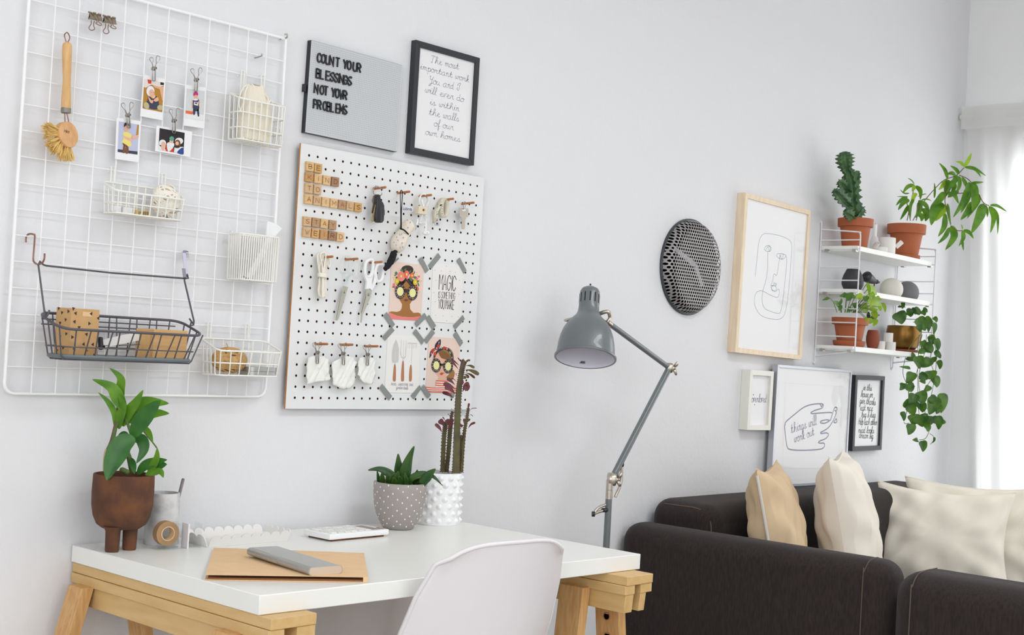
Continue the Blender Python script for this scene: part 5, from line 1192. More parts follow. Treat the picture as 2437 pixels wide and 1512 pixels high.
cloth_piece('white cloth scrap with a folded corner, longest and in the middle of three', [(670, 690), (880, 580), (1000, 540), (1150, 570), (1215, 690), (1180, 900), (1180, 1180), (1080, 1275), (900, 1280), (700, 1200), (670, 1000)], 2, 1, 'steel wire peg holding the middle cloth scrap', ((830, 280), (965, 260)), (915, 490), (920, 745))
cloth_piece('small white cloth scrap with a cut-off corner next to the cards', [(1270, 580), (1400, 565), (1560, 580), (1640, 640), (1630, 900), (1590, 1150), (1530, 1190), (1340, 1140), (1240, 960), (1255, 760)], 3, 2, 'steel wire peg holding the small cloth scrap next to the cards', ((1395, 310), (1500, 290)), (1465, 515), (1455, 755))

# ================================================================ cards and tape
zc1 = zm(900, 620, 9.45); zc2 = zm(890, 780, 8.4); CY = -.0012
def card(label, px4, z, m):
    c = sum((P(*z(*q), CY) for q in px4), V()) / 4
    t = T('greeting_card', label, 'card', V((c.x, CY, min(P(*z(*q), CY).z for q in px4))), 'cards taped to the pegboard')
    pa = flat('paper', m, t, px4, CY, .0008, z); return Ink(pa, CY, z)
E_ = lambda x, y, rx, ry, rot=0: ('e', x, y, rx, ry, rot)
PO = lambda *p: ('p', list(p))
def goggles(k, cxs, cys, ro, ri, bridge, s0, s1, z):
    k('hair', *[E_(x, y, *ro) for x, y in zip(cxs, cys)], PO(*bridge)); k('lens', *[E_(x, y, *ri) for x, y in zip(cxs, cys)]); b = MB(); k.n += 1; yy = k.y - .00012 * k.n
    for x, y, words in zip(cxs, cys, (s0, s1)):
        for sv, a0, a1, flip in words:
            n_ = len(sv)
            for i, ch_ in enumerate(sv):
                if ch_ == ' ': continue
                a = math.radians(a0 + (a1 - a0) * i / max(n_ - 1, 1)); rx, ry = (ro[0] + ri[0]) / 2, (ro[1] + ri[1]) / 2
                cx_, cy_ = x + rx * math.cos(a), y - ry * math.sin(a); up = math.pi / 2 - a if not flip else -math.pi / 2 - a
                w_, h_ = 11, 20
                pts = []
                for part in UP[ch_].split(';'):
                    q = [((int(g[0]) - 3) / 6 * w_ * 1.5, (4 - int(g[1])) / 8 * h_ * 1.4) for g in part.lstrip('~').split()]
                    q = [(cx_ + u * math.cos(up) - v * math.sin(up), cy_ + u * math.sin(up) + v * math.cos(up)) for u, v in q]
                    b.stroke([P(*z(*p), yy) for p in q], .00042, FR)
    b.part('lens_lettering', A('cloudy'), k.p, smooth=0)
k = card('pale pink card of a dark-skinned woman with a flower crown and round glasses', [(300, 20), (1035, 110), (965, 1362), (230, 1320)], zc1, m_pink)
k('hair', E_(655, 215, 140, 105), E_(645, 540, 215, 120), [(420, 560), (470, 430), (640, 400), (800, 440), (880, 580), (820, 640), (640, 420), (560, 560)])
k('skin', PO((240, 1168), (300, 1148), (430, 1160), (500, 1130), (528, 1080), (540, 990), (470, 870), (470, 700), (560, 545), (632, 465), (722, 580), (800, 700), (780, 880), (710, 990), (722, 1100), (790, 1180), (900, 1175), (950, 1195), (965, 1250), (960, 1290), (240, 1250)), sm=False)
k('sleeve', PO((240, 1170), (420, 1240), (600, 1275), (780, 1275), (965, 1250), (958, 1362), (230, 1320)))
k('leafg', E_(405, 290, 30, 40), E_(530, 225, 35, 25, .4), E_(610, 205, 22, 30, .5), E_(720, 250, 16, 34, .6), E_(830, 385, 50, 28, .3), E_(735, 415, 30, 60, -.4), E_(380, 340, 26, 12), E_(905, 540, 16, 50, -.3), E_(345, 600, 32, 16), E_(810, 280, 14, 40, .3), E_(870, 470, 40, 24), E_(590, 420, 14, 24))
k('coral', [(430, 380), (450, 290), (510, 245), (570, 270), (600, 360), (580, 440), (520, 475), (455, 440)]); k('orange', [(580, 320), (600, 250), (640, 225), (660, 260), (650, 380), (620, 400), (590, 370)], E_(762, 342, 46, 68)); k('rose', [(640, 230), (690, 260), (700, 330), (670, 360), (675, 410), (640, 430), (640, 340)], E_(358, 548, 30, 36), E_(870, 415, 26, 28), E_(918, 365, 24, 24), E_(385, 610, 20, 40))
k('gold', E_(424, 468, 46, 62), E_(832, 490, 48, 66), *[E_(a, c_, 8, 10) for a, c_ in ((470, 185), (463, 230), (335, 390), (362, 390), (350, 430), (872, 270), (868, 310), (880, 345), (935, 445), (975, 465), (945, 490), (335, 665), (362, 690), (940, 700), (912, 730), (438, 548))])
k('yellow', E_(518, 358, 22, 30), E_(640, 315, 18, 32), E_(764, 342, 17, 22), E_(422, 470, 15, 20), E_(834, 490, 15, 22)); k('orange', E_(895, 640, 20, 45), E_(845, 590, 24, 26)); k('brown', E_(900, 468, 22, 18), E_(415, 385, 20, 22))
k('coral', E_(480, 330, 12, 30, .5)); k('lips', [(590, 890), (620, 868), (640, 872), (680, 885), (635, 918)])
hw1 = (('HAPPY', 160, 28, False), ('BIRTHDAY', 188, 345, True)); hw2 = (('BIRTHDAY', 200, -12, False), ('GIRL!', 232, 312, True))
goggles(k, (496, 774), (700, 732), (114, 168), (74, 100), [(590, 640), (660, 650), (690, 660), (690, 720), (600, 725), (585, 700)], hw1, hw2, zc1)
k = card('white dotted card with tall dark lettering about magic', [(1235, 60), (1915, 110), (1858, 1425), (1175, 1385)], zc1, m_paper2)
b = MB(); yy = CY - .0002
for sv, p0, p1, h, wd in (('MAGIC', (1365, 655), (1740, 692), .0385, .0021), ('IS SOMETHING', (1348, 848), (1728, 880), .017, .0011), ('YOU MAKE', (1350, 1080), (1705, 1108), .0235, .0017)):
    write(b, sv, P(*zc1(*p0), yy), P(*zc1(*p1), yy), h, wd, UP, .14)
b.part('lettering', A('darkprint'), k.p, smooth=0)
k('lilac', *[E_(a, c_, 6, 8) for a, c_ in ((1530, 132), (1275, 218), (1418, 235), (1613, 258), (1735, 270), (1305, 448), (1832, 452), (1252, 722), (1815, 765), (1278, 930), (1287, 1235), (1458, 1247), (1660, 1263), (1805, 1274), (1538, 1360))])
k = card('cream card of three garden tools with brown handles', [(272, 135), (925, 178), (890, 1310), (215, 1298)], zc2, m_paper2)
k('tool', PO((442, 235), (490, 360), (500, 450), (495, 640), (480, 700), (370, 705), (355, 650), (358, 480), (385, 350)), PO((543, 245), (552, 245), (540, 480), (552, 580), (600, 600), (625, 560), (643, 250), (652, 250), (645, 500), (630, 600), (590, 635), (545, 600), (522, 520)), PO((592, 245), (600, 245), (592, 600), (582, 600)), PO((672, 300), (862, 312), (858, 330), (672, 318)), *[PO((x, 312), (x + 9, 312), (x + 4, 415), (x - 3, 415)) for x in (678, 712, 746, 790, 822, 850)], PO((762, 330), (772, 330), (748, 750), (738, 750)), PO((412, 700), (432, 700), (432, 745), (410, 745)), PO((572, 630), (588, 630), (586, 680), (572, 680)), sm=False)
k('palegrey', PO((424, 480), (434, 480), (430, 690), (420, 690)), sm=False)
k('handle', [(402, 750), (432, 750), (440, 850), (436, 1050), (410, 1078), (380, 1060), (378, 980)], [(568, 680), (596, 680), (602, 850), (600, 1050), (570, 1075), (542, 1050), (548, 850)], [(725, 760), (752, 760), (760, 900), (755, 1050), (728, 1078), (702, 1055), (705, 900)])
b = MB(); yy = CY - .0006
for sv, p0, p1 in (('TROWEL', (335, 1155), (455, 1158)), ('GARDEN FORK', (490, 1160), (678, 1164)), ('RAKE', (712, 1165), (785, 1168))): write(b, sv, P(*zc2(*p0), yy), P(*zc2(*p1), yy), .0058, .00045, UP)
write(b, 'garden tools', P(*zc2(445, 1225), yy), P(*zc2(682, 1238), yy), .0085, .0005, LO, .0, .2); b.part('lettering', A('lilac'), k.p, smooth=0)
k = card('pale pink card of a brown-haired woman in a floral headscarf and striped top', [(1095, 180), (1720, 222), (1690, 1312), (1035, 1290)], zc2, m_pink)
k('brownhair', [(1195, 620), (1220, 500), (1300, 420), (1420, 390), (1530, 430), (1590, 540), (1590, 700), (1545, 760), (1250, 700)], [(1540, 860), (1590, 850), (1615, 920), (1590, 1010), (1530, 1045), (1460, 1020), (1445, 985), (1500, 930)])
k('skin2', [(1215, 650), (1280, 480), (1400, 600), (1540, 660), (1530, 820), (1460, 920), (1440, 1010), (1450, 1060), (1280, 1060), (1285, 990), (1225, 900), (1200, 780)]); k('hair2', [(1280, 470), (1360, 450), (1480, 520), (1560, 640), (1560, 680), (1440, 640), (1340, 600)], PO((1470, 990), (1540, 1040), (1600, 1000), (1560, 1050), (1490, 1050)))
k('navy', [(1330, 235), (1335, 330), (1290, 430), (1215, 460), (1130, 590), (1108, 602), (1125, 490), (1170, 430), (1215, 405), (1220, 350), (1265, 280)], PO((1180, 640), (1195, 540), (1280, 440), (1400, 380), (1500, 420), (1570, 530), (1590, 680), (1560, 680), (1530, 540), (1470, 460), (1390, 435), (1290, 480), (1215, 590), (1190, 650)))
k('red', E_(1290, 365, 28, 36), E_(1175, 460, 30, 34), E_(1218, 525, 26, 40), E_(1405, 405, 30, 28), E_(1250, 410, 12, 12)); k('coral', E_(1150, 520, 16, 24), E_(1255, 412, 18, 22), E_(1460, 425, 18, 22), E_(1215, 435, 12, 10)); k('mint', E_(1345, 405, 20, 16), E_(1520, 500, 12, 28, -.4), E_(1300, 300, 10, 24, .4), E_(1188, 610, 8, 22), E_(1560, 600, 8, 20))
k('hair', E_(1292, 362, 6, 8), E_(1174, 460, 7, 8), E_(1150, 520, 5, 7), E_(1406, 405, 6, 7))
k('cloudy', PO((1245, 1050), (1475, 1065), (1460, 1190), (1600, 1235), (1692, 1250), (1690, 1312), (1036, 1288), (1040, 1185), (1200, 1205), (1240, 1170)))
st_ = []
for i in range(7):
    y0 = 1052 + i * 45
    if i < 3: st_.append(PO((1243 - i * 4, y0), (1475 - i * 2, y0 + 14), (1474 - i * 2, y0 + 36), (1241 - i * 4, y0 + 24)))
    else:
        y1 = [1185, 1225, 1262, 1295][i - 3]; st_.append(PO((1040, y1), (1180, y1 + 14), (1500, y1 + 8), (1692, y1 + 24), (1692, min(y1 + 44, 1312)), (1500, y1 + 28), (1180, y1 + 34), (1038, min(y1 + 22, 1290))) if i < 6 else PO((1036, 1278), (1690, 1302), (1690, 1312), (1036, 1290)))
k('orange', *st_, sm=False); k('red', [(1320, 925), (1350, 900), (1372, 905), (1402, 905), (1355, 945)])
goggles(k, (1247, 1483), (757, 777), (97, 140), (60, 86), [(1325, 720), (1400, 725), (1400, 765), (1330, 765)], hw1, hw2, zc2)
# grey washi tapes: strips given by two ends of their centre line
tapes = [((900 + 12, 640 + 0), None)]
zt1, zt2 = zc1, zc2
def tape(label, z, quad, nm=0):
    q = [P(*z(*p), CY - .0014 - .0002 * nm) for p in quad]; b = MB().prism(q, (0, .0003, 0))
    b.thing('washi_tape', m_tape, label, 'tape', 'grey tape strips holding the cards', smooth=0)
tape('grey tape strip at the upper corner of the flower crown card, under the bird tail', z6, [(555, 1215), (568, 1235), (478, 1315), (455, 1290)])
tape('grey tape strip at the flower crown card corner nearest the magic card', z6, [(857, 1250), (910, 1205), (1012, 1405), (965, 1452)])
tape('grey tape strip at the magic card corner nearest the flower crown card', z6, [(1005, 1335), (1153, 1148), (1193, 1210), (1045, 1395)])
tape('grey tape strip at the upper outer corner of the magic card', z6, [(1430, 1262), (1477, 1215), (1580, 1412), (1535, 1460)])
tape('grey tape strip at the lower outer corner of the flower crown card', zc1, [(122, 1245), (195, 1160), (382, 1440), (310, 1525)])
tape('grey tape strip over the pink sleeve of the flower crown card', zc1, [(820, 1400), (1048, 1180), (1100, 1275), (870, 1505)])
tape('grey tape strip at the lower inner corner of the magic card', zc1, [(1075, 1310), (1148, 1225), (1305, 1470), (1225, 1560)], 1)
tape('grey tape strip at the lower outer corner of the magic card', zc1, [(1690, 1465), (1905, 1230), (1950, 1320), (1735, 1560)])
tape('grey tape strip at the upper outer corner of the garden tools card', zc2, [(168, 185), (350, -15), (415, 55), (222, 268)])
tape('grey tape strip at the garden tools card corner nearest the headscarf', zc2, [(780, 105), (840, 25), (1012, 255), (960, 345)])
tape('grey tape strip above the headscarf at the inner corner of the striped top card', zc2, [(1005, 240), (1172, 30), (1220, 108), (1057, 325)], 1)
tape('grey tape strip at the upper outer corner of the striped top card', zc2, [(1588, 145), (1648, 70), (1783, 302), (1725, 380)])
tape('grey tape strip at the lower outer corner of the garden tools card', zc2, [(108, 1210), (168, 1125), (365, 1370), (303, 1460)])
tape('grey tape strip at the lower inner corner of the garden tools card', zc2, [(740, 1360), (915, 1145), (948, 1220), (800, 1435)])
tape('grey tape strip at the lower inner corner of the striped top card', zc2, [(938, 1215), (998, 1135), (1140, 1345), (1080, 1425)], 1)
tape('grey tape strip under the striped top card, half hidden by the tall succulent', zc2, [(1560, 1290), (1605, 1260), (1610, 1380), (1560, 1425), (1525, 1360)])
# ================================================================ wall clock
zk = zm(1550, 500, 5.6)
cy0 = -.001; R = .148
pl_, pr_ = P(*zk(107, 760), WY), P(*zk(955, 740), -.0)
cT, cB_ = P(*zk(490, 95), .0), P(*zk(490, 1415), .0); R = (cT.z - cB_.z) / 2 * .985
cc = V((pl_.x + R, 0, (cT.z + cB_.z) / 2 + .001))
ck = T('wall_clock', 'round dark grey clock behind punched metal mesh hung beside the wood-framed drawing', 'clock', (cc.x, WY, cc.z - R))
MB().lathe([(R - .004, 0), (R, .001), (R, .006), (R - .002, .0085), (R - .006, .0085)], (cc.x, WY - .0002, cc.z), 72, (0, -1, 0), cap=False).part('rim', m_clock, ck)
MB().lathe([(0, 0), (R - .006, 0)], (cc.x, WY - .006, cc.z), 48, (0, -1, 0)).part('dial', m_dial, ck)
dm = T('x', None, None, (0, 0, 0)) if False else None
prof = [(R - .0045, .008), (R - .006, .014), (R - .012, .027), (R - .019, .0345), (R - .028, .038), (R - .04, .0385), (0, .0385)]
b = MB().lathe(prof, (cc.x, WY, cc.z), 72, (0, -1, 0), cap=False); b.part('mesh_cover', m_mesh, ck, smooth=35)
hy_ = WY - .030
def hand(pts, name):
    b = MB(); b.prism([P(*zk(*q), hy_) for q in pts], (0, .0015, 0)); b.part(name, m_hand, ck, smooth=0)
hand([(308, 478), (560, 672), (602, 720), (588, 762), (566, 758), (305, 540)], 'minute_hand')
hand([(572, 735), (606, 722), (640, 810), (700, 1000), (660, 1032), (630, 920), (590, 795)], 'hour_hand')

# ================================================================ prints above the sofa
zw = zm(1720, 430, 3.358)
t, pr, on, ex, ez, nn, c, iw, ih = framed('pale wood framed one-line face drawing hung between the clock and the shelf', [(187, 100), (710, 238), (628, 1430), (97, 1377)], zw, -.014, .0165, m_ash, pd=.006)
f = on_print(pr, c, nn, .006, zw); b = MB()
for pl in ([(260, 765), (272, 650), (290, 490), (320, 432), (365, 424), (470, 445), (535, 480), (552, 530), (545, 650), (530, 850), (505, 1030), (470, 1100), (400, 1108), (310, 1080), (265, 1020), (252, 960), (265, 900), (295, 882), (330, 888), (380, 915), (440, 932), (452, 880), (440, 870), (420, 888), (395, 870), (385, 840), (400, 800), (405, 755), (415, 748), (430, 757), (440, 720), (452, 640), (462, 600)],
           [(505, 600), (512, 650), (500, 780), (480, 960), (465, 1040), (448, 1062), (390, 1048), (335, 1020), (315, 960), (322, 880), (345, 800), (358, 700), (360, 570)],
           [(332, 548), (345, 525), (375, 522), (388, 545), (378, 565), (350, 565), (332, 548)], [(345, 555), (360, 530), (372, 565), (380, 535), (360, 520)], [(430, 600), (440, 585), (475, 585), (505, 600), (480, 628), (450, 622), (430, 600)], [(452, 620), (460, 590), (472, 628), (485, 592), (470, 585)], [(385, 840), (405, 835), (410, 815), (418, 832), (425, 820), (428, 838), (390, 842)], [(388, 855), (405, 840), (430, 855), (420, 880), (395, 878), (388, 855)]):
    b.stroke(catmull([f(*q) for q in pl], 5), .0013, nn)
b.part('line_drawing', A('inkblue'), pr, smooth=0)
zf2 = zm(1740, 850, 4.581)
t, pr, on, ex, ez, nn, c, iw, ih = framed('small off-white box frame with one brushed word beside the hand drawing', [(212, 138), (467, 160), (433, 803), (175, 795)], zf2, -.016, .017, m_offwhite, pd=.012)
f = on_print(pr, c, nn, .012, zf2); b = MB()
write(b, 'overloved', f(222, 490), f(385, 492), .026, .0018, LO, .0, .15, nn); 
for q in ((243, 412), (256, 520)): b.lathe([(0, 0), (.0022, 0)], f(*q) + nn * .0001, 10, nn)
b.part('brush_word', A('inkgrey'), pr, smooth=0)
t, pr, on, ex, ez, nn, c, iw, ih = framed('silver framed line drawing of a hand standing on the sofa back', [(500, 75), (1325, 150), (1248, 1390), (447, 1415)], zf2, -.022, .0095, m_silver, pd=.004, wall=.0, bev=.0006)
f = on_print(pr, c, nn, .004, zf2); b = MB()
mt = MB(); q = [f(588, 283), f(1215, 325), f(1165, 1215), f(560, 1215)]
for i in range(4): mt.stroke([q[i], q[(i + 1) % 4]], .0012, nn)
mt.part('mat_line', A('matline'), pr, smooth=0)
for pl in ([(590, 740), (600, 705), (700, 620), (800, 545), (900, 515), (990, 512), (1005, 530), (985, 560), (920, 580), (872, 605), (885, 618), (960, 612), (1080, 605), (1100, 615)], [(1150, 590), (1155, 560), (1140, 548), (1122, 565), (1100, 640), (1080, 690), (1040, 685), (980, 700), (978, 718), (1020, 722), (1070, 700)],
           [(1150, 600), (1120, 680), (1070, 760), (1020, 800), (978, 822), (985, 835), (1040, 828), (1062, 850), (1030, 890), (970, 915), (952, 930), (970, 940), (1010, 940), (1020, 965), (1000, 995), (940, 1010), (780, 1018), (650, 1010), (612, 980), (595, 880), (584, 760), (592, 735)], [(970, 515), (985, 540), (998, 520)], [(1140, 670), (1152, 690), (1145, 715), (1120, 712), (1140, 680)], [(1128, 580), (1145, 595)]):
    b.stroke(catmull([f(*q) for q in pl], 5), .0042, nn)
b.part('hand_drawing', A('inkgrey'), pr, smooth=0)
b = MB(); g0 = glyphs
write(b, 'things will', f(655, 830), f(935, 735), .034, .0022, LO, .05, .0, nn); write(b, 'work out', f(690, 932), f(910, 848), .032, .0022, LO, .05, .0, nn); b.part('handwriting', A('inkgrey'), pr, smooth=0)
t, pr, on, ex, ez, nn, c, iw, ih = framed('black box frame of brush lettering below the shelf', [(1360, 195), (1675, 213), (1645, 1020), (1322, 1022)], zf2, -.006, .017, m_blackfr, pd=.010)
f = on_print(pr, c, nn, .010, zf2); b = MB(); b2 = MB()
for i, (sv, p0, p1, h) in enumerate((('in this', (1440, 362), (1535, 368), .024), ('house we', (1415, 435), (1545, 440), .026), ('give thanks', (1402, 505), (1575, 525), .026), ('eat nice', (1405, 580), (1545, 585), .024), ('hug & kiss', (1420, 655), (1575, 660), .026), ('Help each other', (1385, 735), (1590, 742), .026), ('read books', (1385, 825), (1560, 830), .024), ('dream big', (1395, 880), (1550, 890), .024))):
    write(b, sv, f(*p0), f(*p1), h, .0026, LO, -.01, .2, nn)
b.part('brush_lettering', A('inkgrey') if False else m_ink, pr, smooth=0)

# ================================================================ string shelf
TL = .011; SX0, SX1 = 2.36, 2.965; SZ = (1.612, 1.458, 1.255); SD = .15; m_sw = W('shelf_wire', (226, 226, 230), .4)
sb = T('wall_shelf', 'white three-board wall shelf between two wire ladders', 'shelf', ((SX0 + SX1) / 2, WY, 1.19))
for x in (SX0, SX1):
    dz = -TL * (x - SX0); b = MB(); yb = WY - .006; yf = WY - SD - .012
    b.tube([(x, yb, 1.19), (x, yb, 1.70)], .0026, 8)
    b.tube(catmull([(x, yb, 1.672), (x, yf + .012, 1.660), (x, yf + .003, 1.656), (x, yf, 1.646)], 4) + [V((x, yf, 1.255))] + catmull([(x, yf, 1.25), (x, yf + .003, 1.241), (x, yf + .01, 1.236), (x, yb, 1.213)], 4), .0026, 8)
    for z in (1.632, 1.535, 1.488, 1.387, 1.338, 1.288): b.tube([(x, yb, z), (x, yf, z)], .0022, 8)
    for z in SZ: b.tube([(x, yb, z - .012), (x, yf, z - .012)], .0022, 8)
    b.v = [p + V((0, 0, dz)) for p in b.v]; lad = b.part('ladder', m_sw, sb)
    b = MB()
    for z in (1.70, 1.19): b.lathe([(.0055, 0), (.0055, .005), (.003, .0065), (0, .0065)], (x, WY - .0002, z + dz), 16, (0, -1, 0))
    b.part('wall_screw', m_sw, lad)
for z in SZ:
    q = [(SX0 + .006, z - .018), (SX1 - .004, z - .018 - TL * .6), (SX1 - .004, z - TL * .6), (SX0 + .006, z)]
    sh = MB().prism([(x_, WY - SD, z_) for x_, z_ in q], (0, SD - .004, 0)).part('shelf_board', m_white, sb, bevel=(.001, 2))
    for x in (SX0 + .003, SX1 - .004):
        for y in (WY - .03, WY - SD + .01): MB().box(x - .006, x + .012, y - .008, y + .006, z - .022 - TL * (x - SX0), z - .012 - TL * (x - SX0)).part('clip', m_steel, sh, smooth=0)
def put(u, y, k):                                               # a spot on board k under pixel column u, y out from the wall
    x = P(u, (595, 695, 828)[k], y).x; return V((x, y, SZ[k] - TL * (x - SX0) + .0002))
SY = WY - SD
def lathe_thing(name, m, label, cat, c, prof, seg=40, rf=None, group=None, sm=40): return MB().lathe(prof, c, seg, rf=rf).thing(name, m, label, cat, group, smooth=sm)
def potprof(rt, rb, h, rimh=.28, th=.006, rw=.006): return [(0, .001), (rb, 0), (rb + (rt - rw - rb) * (1 - rimh), h * (1 - rimh)), (rt - rw * .2, h * (1 - rimh) + .0015), (rt, h), (rt - .001, h + .001), (rt - th, h), (rt - th - .001, h - .012), (0, h - .014)]
ppm = lambda p: FPX / (V(p) - CAM).dot(RZ)
zs = zm(1930, 500, 3.779)
def ppos(u, v, z): return H(u, v, z)
# cactus pot
pc1 = put(2033, -.07, 0); k_ = ppm(pc1)
t = T('potted_cactus', 'tall knobbly green cactus in a terracotta pot on the top shelf board', 'plant', pc1)
MB().lathe(potprof(42 / k_, 29 / k_, .106), pc1, 44).part('pot', m_terra, t); MB().lathe([(0, 0), (38 / k_, 0)], pc1 + V((0, 0, .097)), 24).part('soil', m_soil, t)
za = zm(1940, 350, 5.077)
def cactus_seg(b, path, rads, ribs, seed, y=-.075):
    rnd = random.Random(seed); pts = catmull([P(*za(*q), y) for q in path], 5); n = len(pts); vs2 = []; seg = ribs * 4
    for i, p in enumerate(pts):
        t_ = i / (n - 1); k = t_ * (len(rads) - 1); j = min(int(k), len(rads) - 2); r = (rads[j] * (1 - k + j) + rads[j + 1] * (k - j)) * 1.12 / 5.077 / ppm(p)
        d = (pts[min(i + 1, n - 1)] - pts[max(i - 1, 0)]).normalized(); u = d.cross(V((0, 1, 0))).normalized(); q = d.cross(u)
        for s in range(seg):
            a = 2 * math.pi * s / seg; rr = r * (.56 + .44 * max(0, math.cos(a * ribs)) ** .7) * (1 + .26 * math.sin(i * 2.1 + (s // 4) * 1.7) * max(0, math.cos(a * ribs)))
            vs2.append(p + (u * math.cos(a) + q * math.sin(a)) * rr)
    b.add(vs2, [[i * seg + s, i * seg + (s + 1) % seg, (i + 1) * seg + (s + 1) % seg, (i + 1) * seg + s] for i in range(n - 1) for s in range(seg)] + [[(n - 1) * seg + s for s in range(seg)]])
b = MB()
cactus_seg(b, [(460, 850), (450, 700), (440, 560), (430, 420), (400, 300), (375, 240)], [85, 88, 92, 88, 80, 55, 40], 6, 1)
cactus_seg(b, [(385, 300), (370, 240), (360, 160), (355, 90), (352, 55)], [40, 75, 95, 80, 20], 6, 2)
cactus_seg(b, [(400, 700), (330, 630), (270, 560), (235, 520)], [60, 70, 60, 28], 5, 3, -.08); cactus_seg(b, [(420, 560), (350, 480), (310, 430), (290, 410)], [60, 62, 50, 18], 5, 4, -.068)
cactus_seg(b, [(470, 500), (490, 400), (505, 320), (510, 290)], [55, 55, 45, 22], 5, 5, -.08); cactus_seg(b, [(470, 850), (520, 790), (560, 750), (575, 735)], [70, 72, 55, 18], 6, 6, -.085); cactus_seg(b, [(440, 850), (400, 810), (360, 790)], [60, 60, 25], 5, 7, -.085)
b.part('stems', m_lcac, t, smooth=30)
# candle holder, watering can, tall leafy plant
cd_ = T('candlestick', 'white candle in a slim white holder behind the cactus pot', 'candle', put(2080, -.036, 0)); cp = put(2080, -.036, 0)
MB().lathe([(0, 0), (.015, 0), (.0165, .004), (.0155, .05), (.0125, .06), (.0115, .066), (.0085, .066), (.0085, .06)], cp, 28).part('holder', m_matw, cd_); MB().lathe([(.0078, .058), (.0078, .112), (.004, .1135), (0, .1135)], cp, 20).part('candle', m_ceram, cd_); MB().tube([cp + V((0, 0, .113)), cp + V((.0008, 0, .118))], .0007, 6).part('wick', m_black, cd_)
wp = put(2111, -.097, 0); wc = T('watering_jug', 'white matte jug with a straight tube handle at the top shelf edge', 'jug', wp)
MB().lathe([(0, 0), (.0285, 0), (.030, .003), (.030, .058), (.0285, .060), (.027, .058), (.027, .004), (0, .004)], wp, 40).part('body', m_matw, wc)
ha = P(*zs(765, 335), -.11); hb2 = P(*zs(820, 285), -.128); MB().tube([ha, hb2], .0085, 18).part('tube_handle', m_matw, wc, smooth=50)
sp2 = put(2091, -.106, 0); dsh = T('spout_dish', 'low white round dish with an open tube spout beside the jug', 'dish', sp2)
MB().lathe([(0, 0), (.026, 0), (.028, .003), (.028, .016), (.026, .018), (0, .018)], sp2 + V((.022, .006, 0)), 36).part('bowl', m_matw, dsh); s0, s1 = P(*zs(575, 330), -.112), P(*zs(600, 300), -.125)
b = MB(); d = (s1 - s0).normalized(); b.lathe([(.0085, -.012), (.0085, .012), (.0065, .012), (.0065, -.002), (0, -.002)], s0.lerp(s1, .5), 20, d); b.part('spout', m_matw, dsh)
fp = put(2155, -.066, 0); k_ = ppm(fp); 
t = T('leafy_potted_plant', 'plant with long drooping pointed leaves in a wide terracotta pot on the top shelf', 'plant', fp)
MB().lathe([(0, 0), (.048, 0), (.055, .004), (.055, .016), (.0, .016)], fp, 40).part('saucer', m_terra, t)
MB().lathe([(r, z + .012) for r, z in potprof(.073, .047, .121, .30)], fp, 44).part('pot', m_terra, t); MB().lathe([(0, 0), (.065, 0)], fp + V((0, 0, .122)), 24).part('soil', m_soil, t)
stp = MB(); lf = MB(); rnd = random.Random(5)
def stem(b, pts, r, z, ys): 
    q = catmull([PD(*z(*p), dF + (y + .075) * 1.6) for p, y in zip(pts, ys)], 5); b.tube(q, r, 6); return q
dF = depth(fp)
stems = [([(1180, 890), (1300, 680), (1450, 500), (1560, 400), (1700, 345), (1800, 250)], (-.07, -.075, -.085, -.09, -.095, -.1)), ([(1560, 400), (1580, 560), (1570, 680), (1640, 930)], (-.09, -.11, -.12, -.13)), ([(1740, 340), (1860, 400), (1970, 560), (2030, 670), (2100, 710)], (-.095, -.1, -.11, -.12, -.12)), ([(1600, 560), (1760, 560), (1850, 540)], (-.1, -.11, -.11)),
         ([(1110, 890), (1150, 700), (1180, 560), (1200, 460)], (-.06, -.06, -.065, -.07)), ([(1150, 890), (1130, 780), (1100, 640)], (-.075, -.08, -.08)), ([(1220, 890), (1250, 760), (1260, 640)], (-.08, -.085, -.09)), ([(1640, 960), (1720, 1010), (1780, 1010)], (-.13, -.13, -.13))]
for p, y in stems: stem(stp, p, .0017, za, y)
stp.part('stems', m_stemb, t)
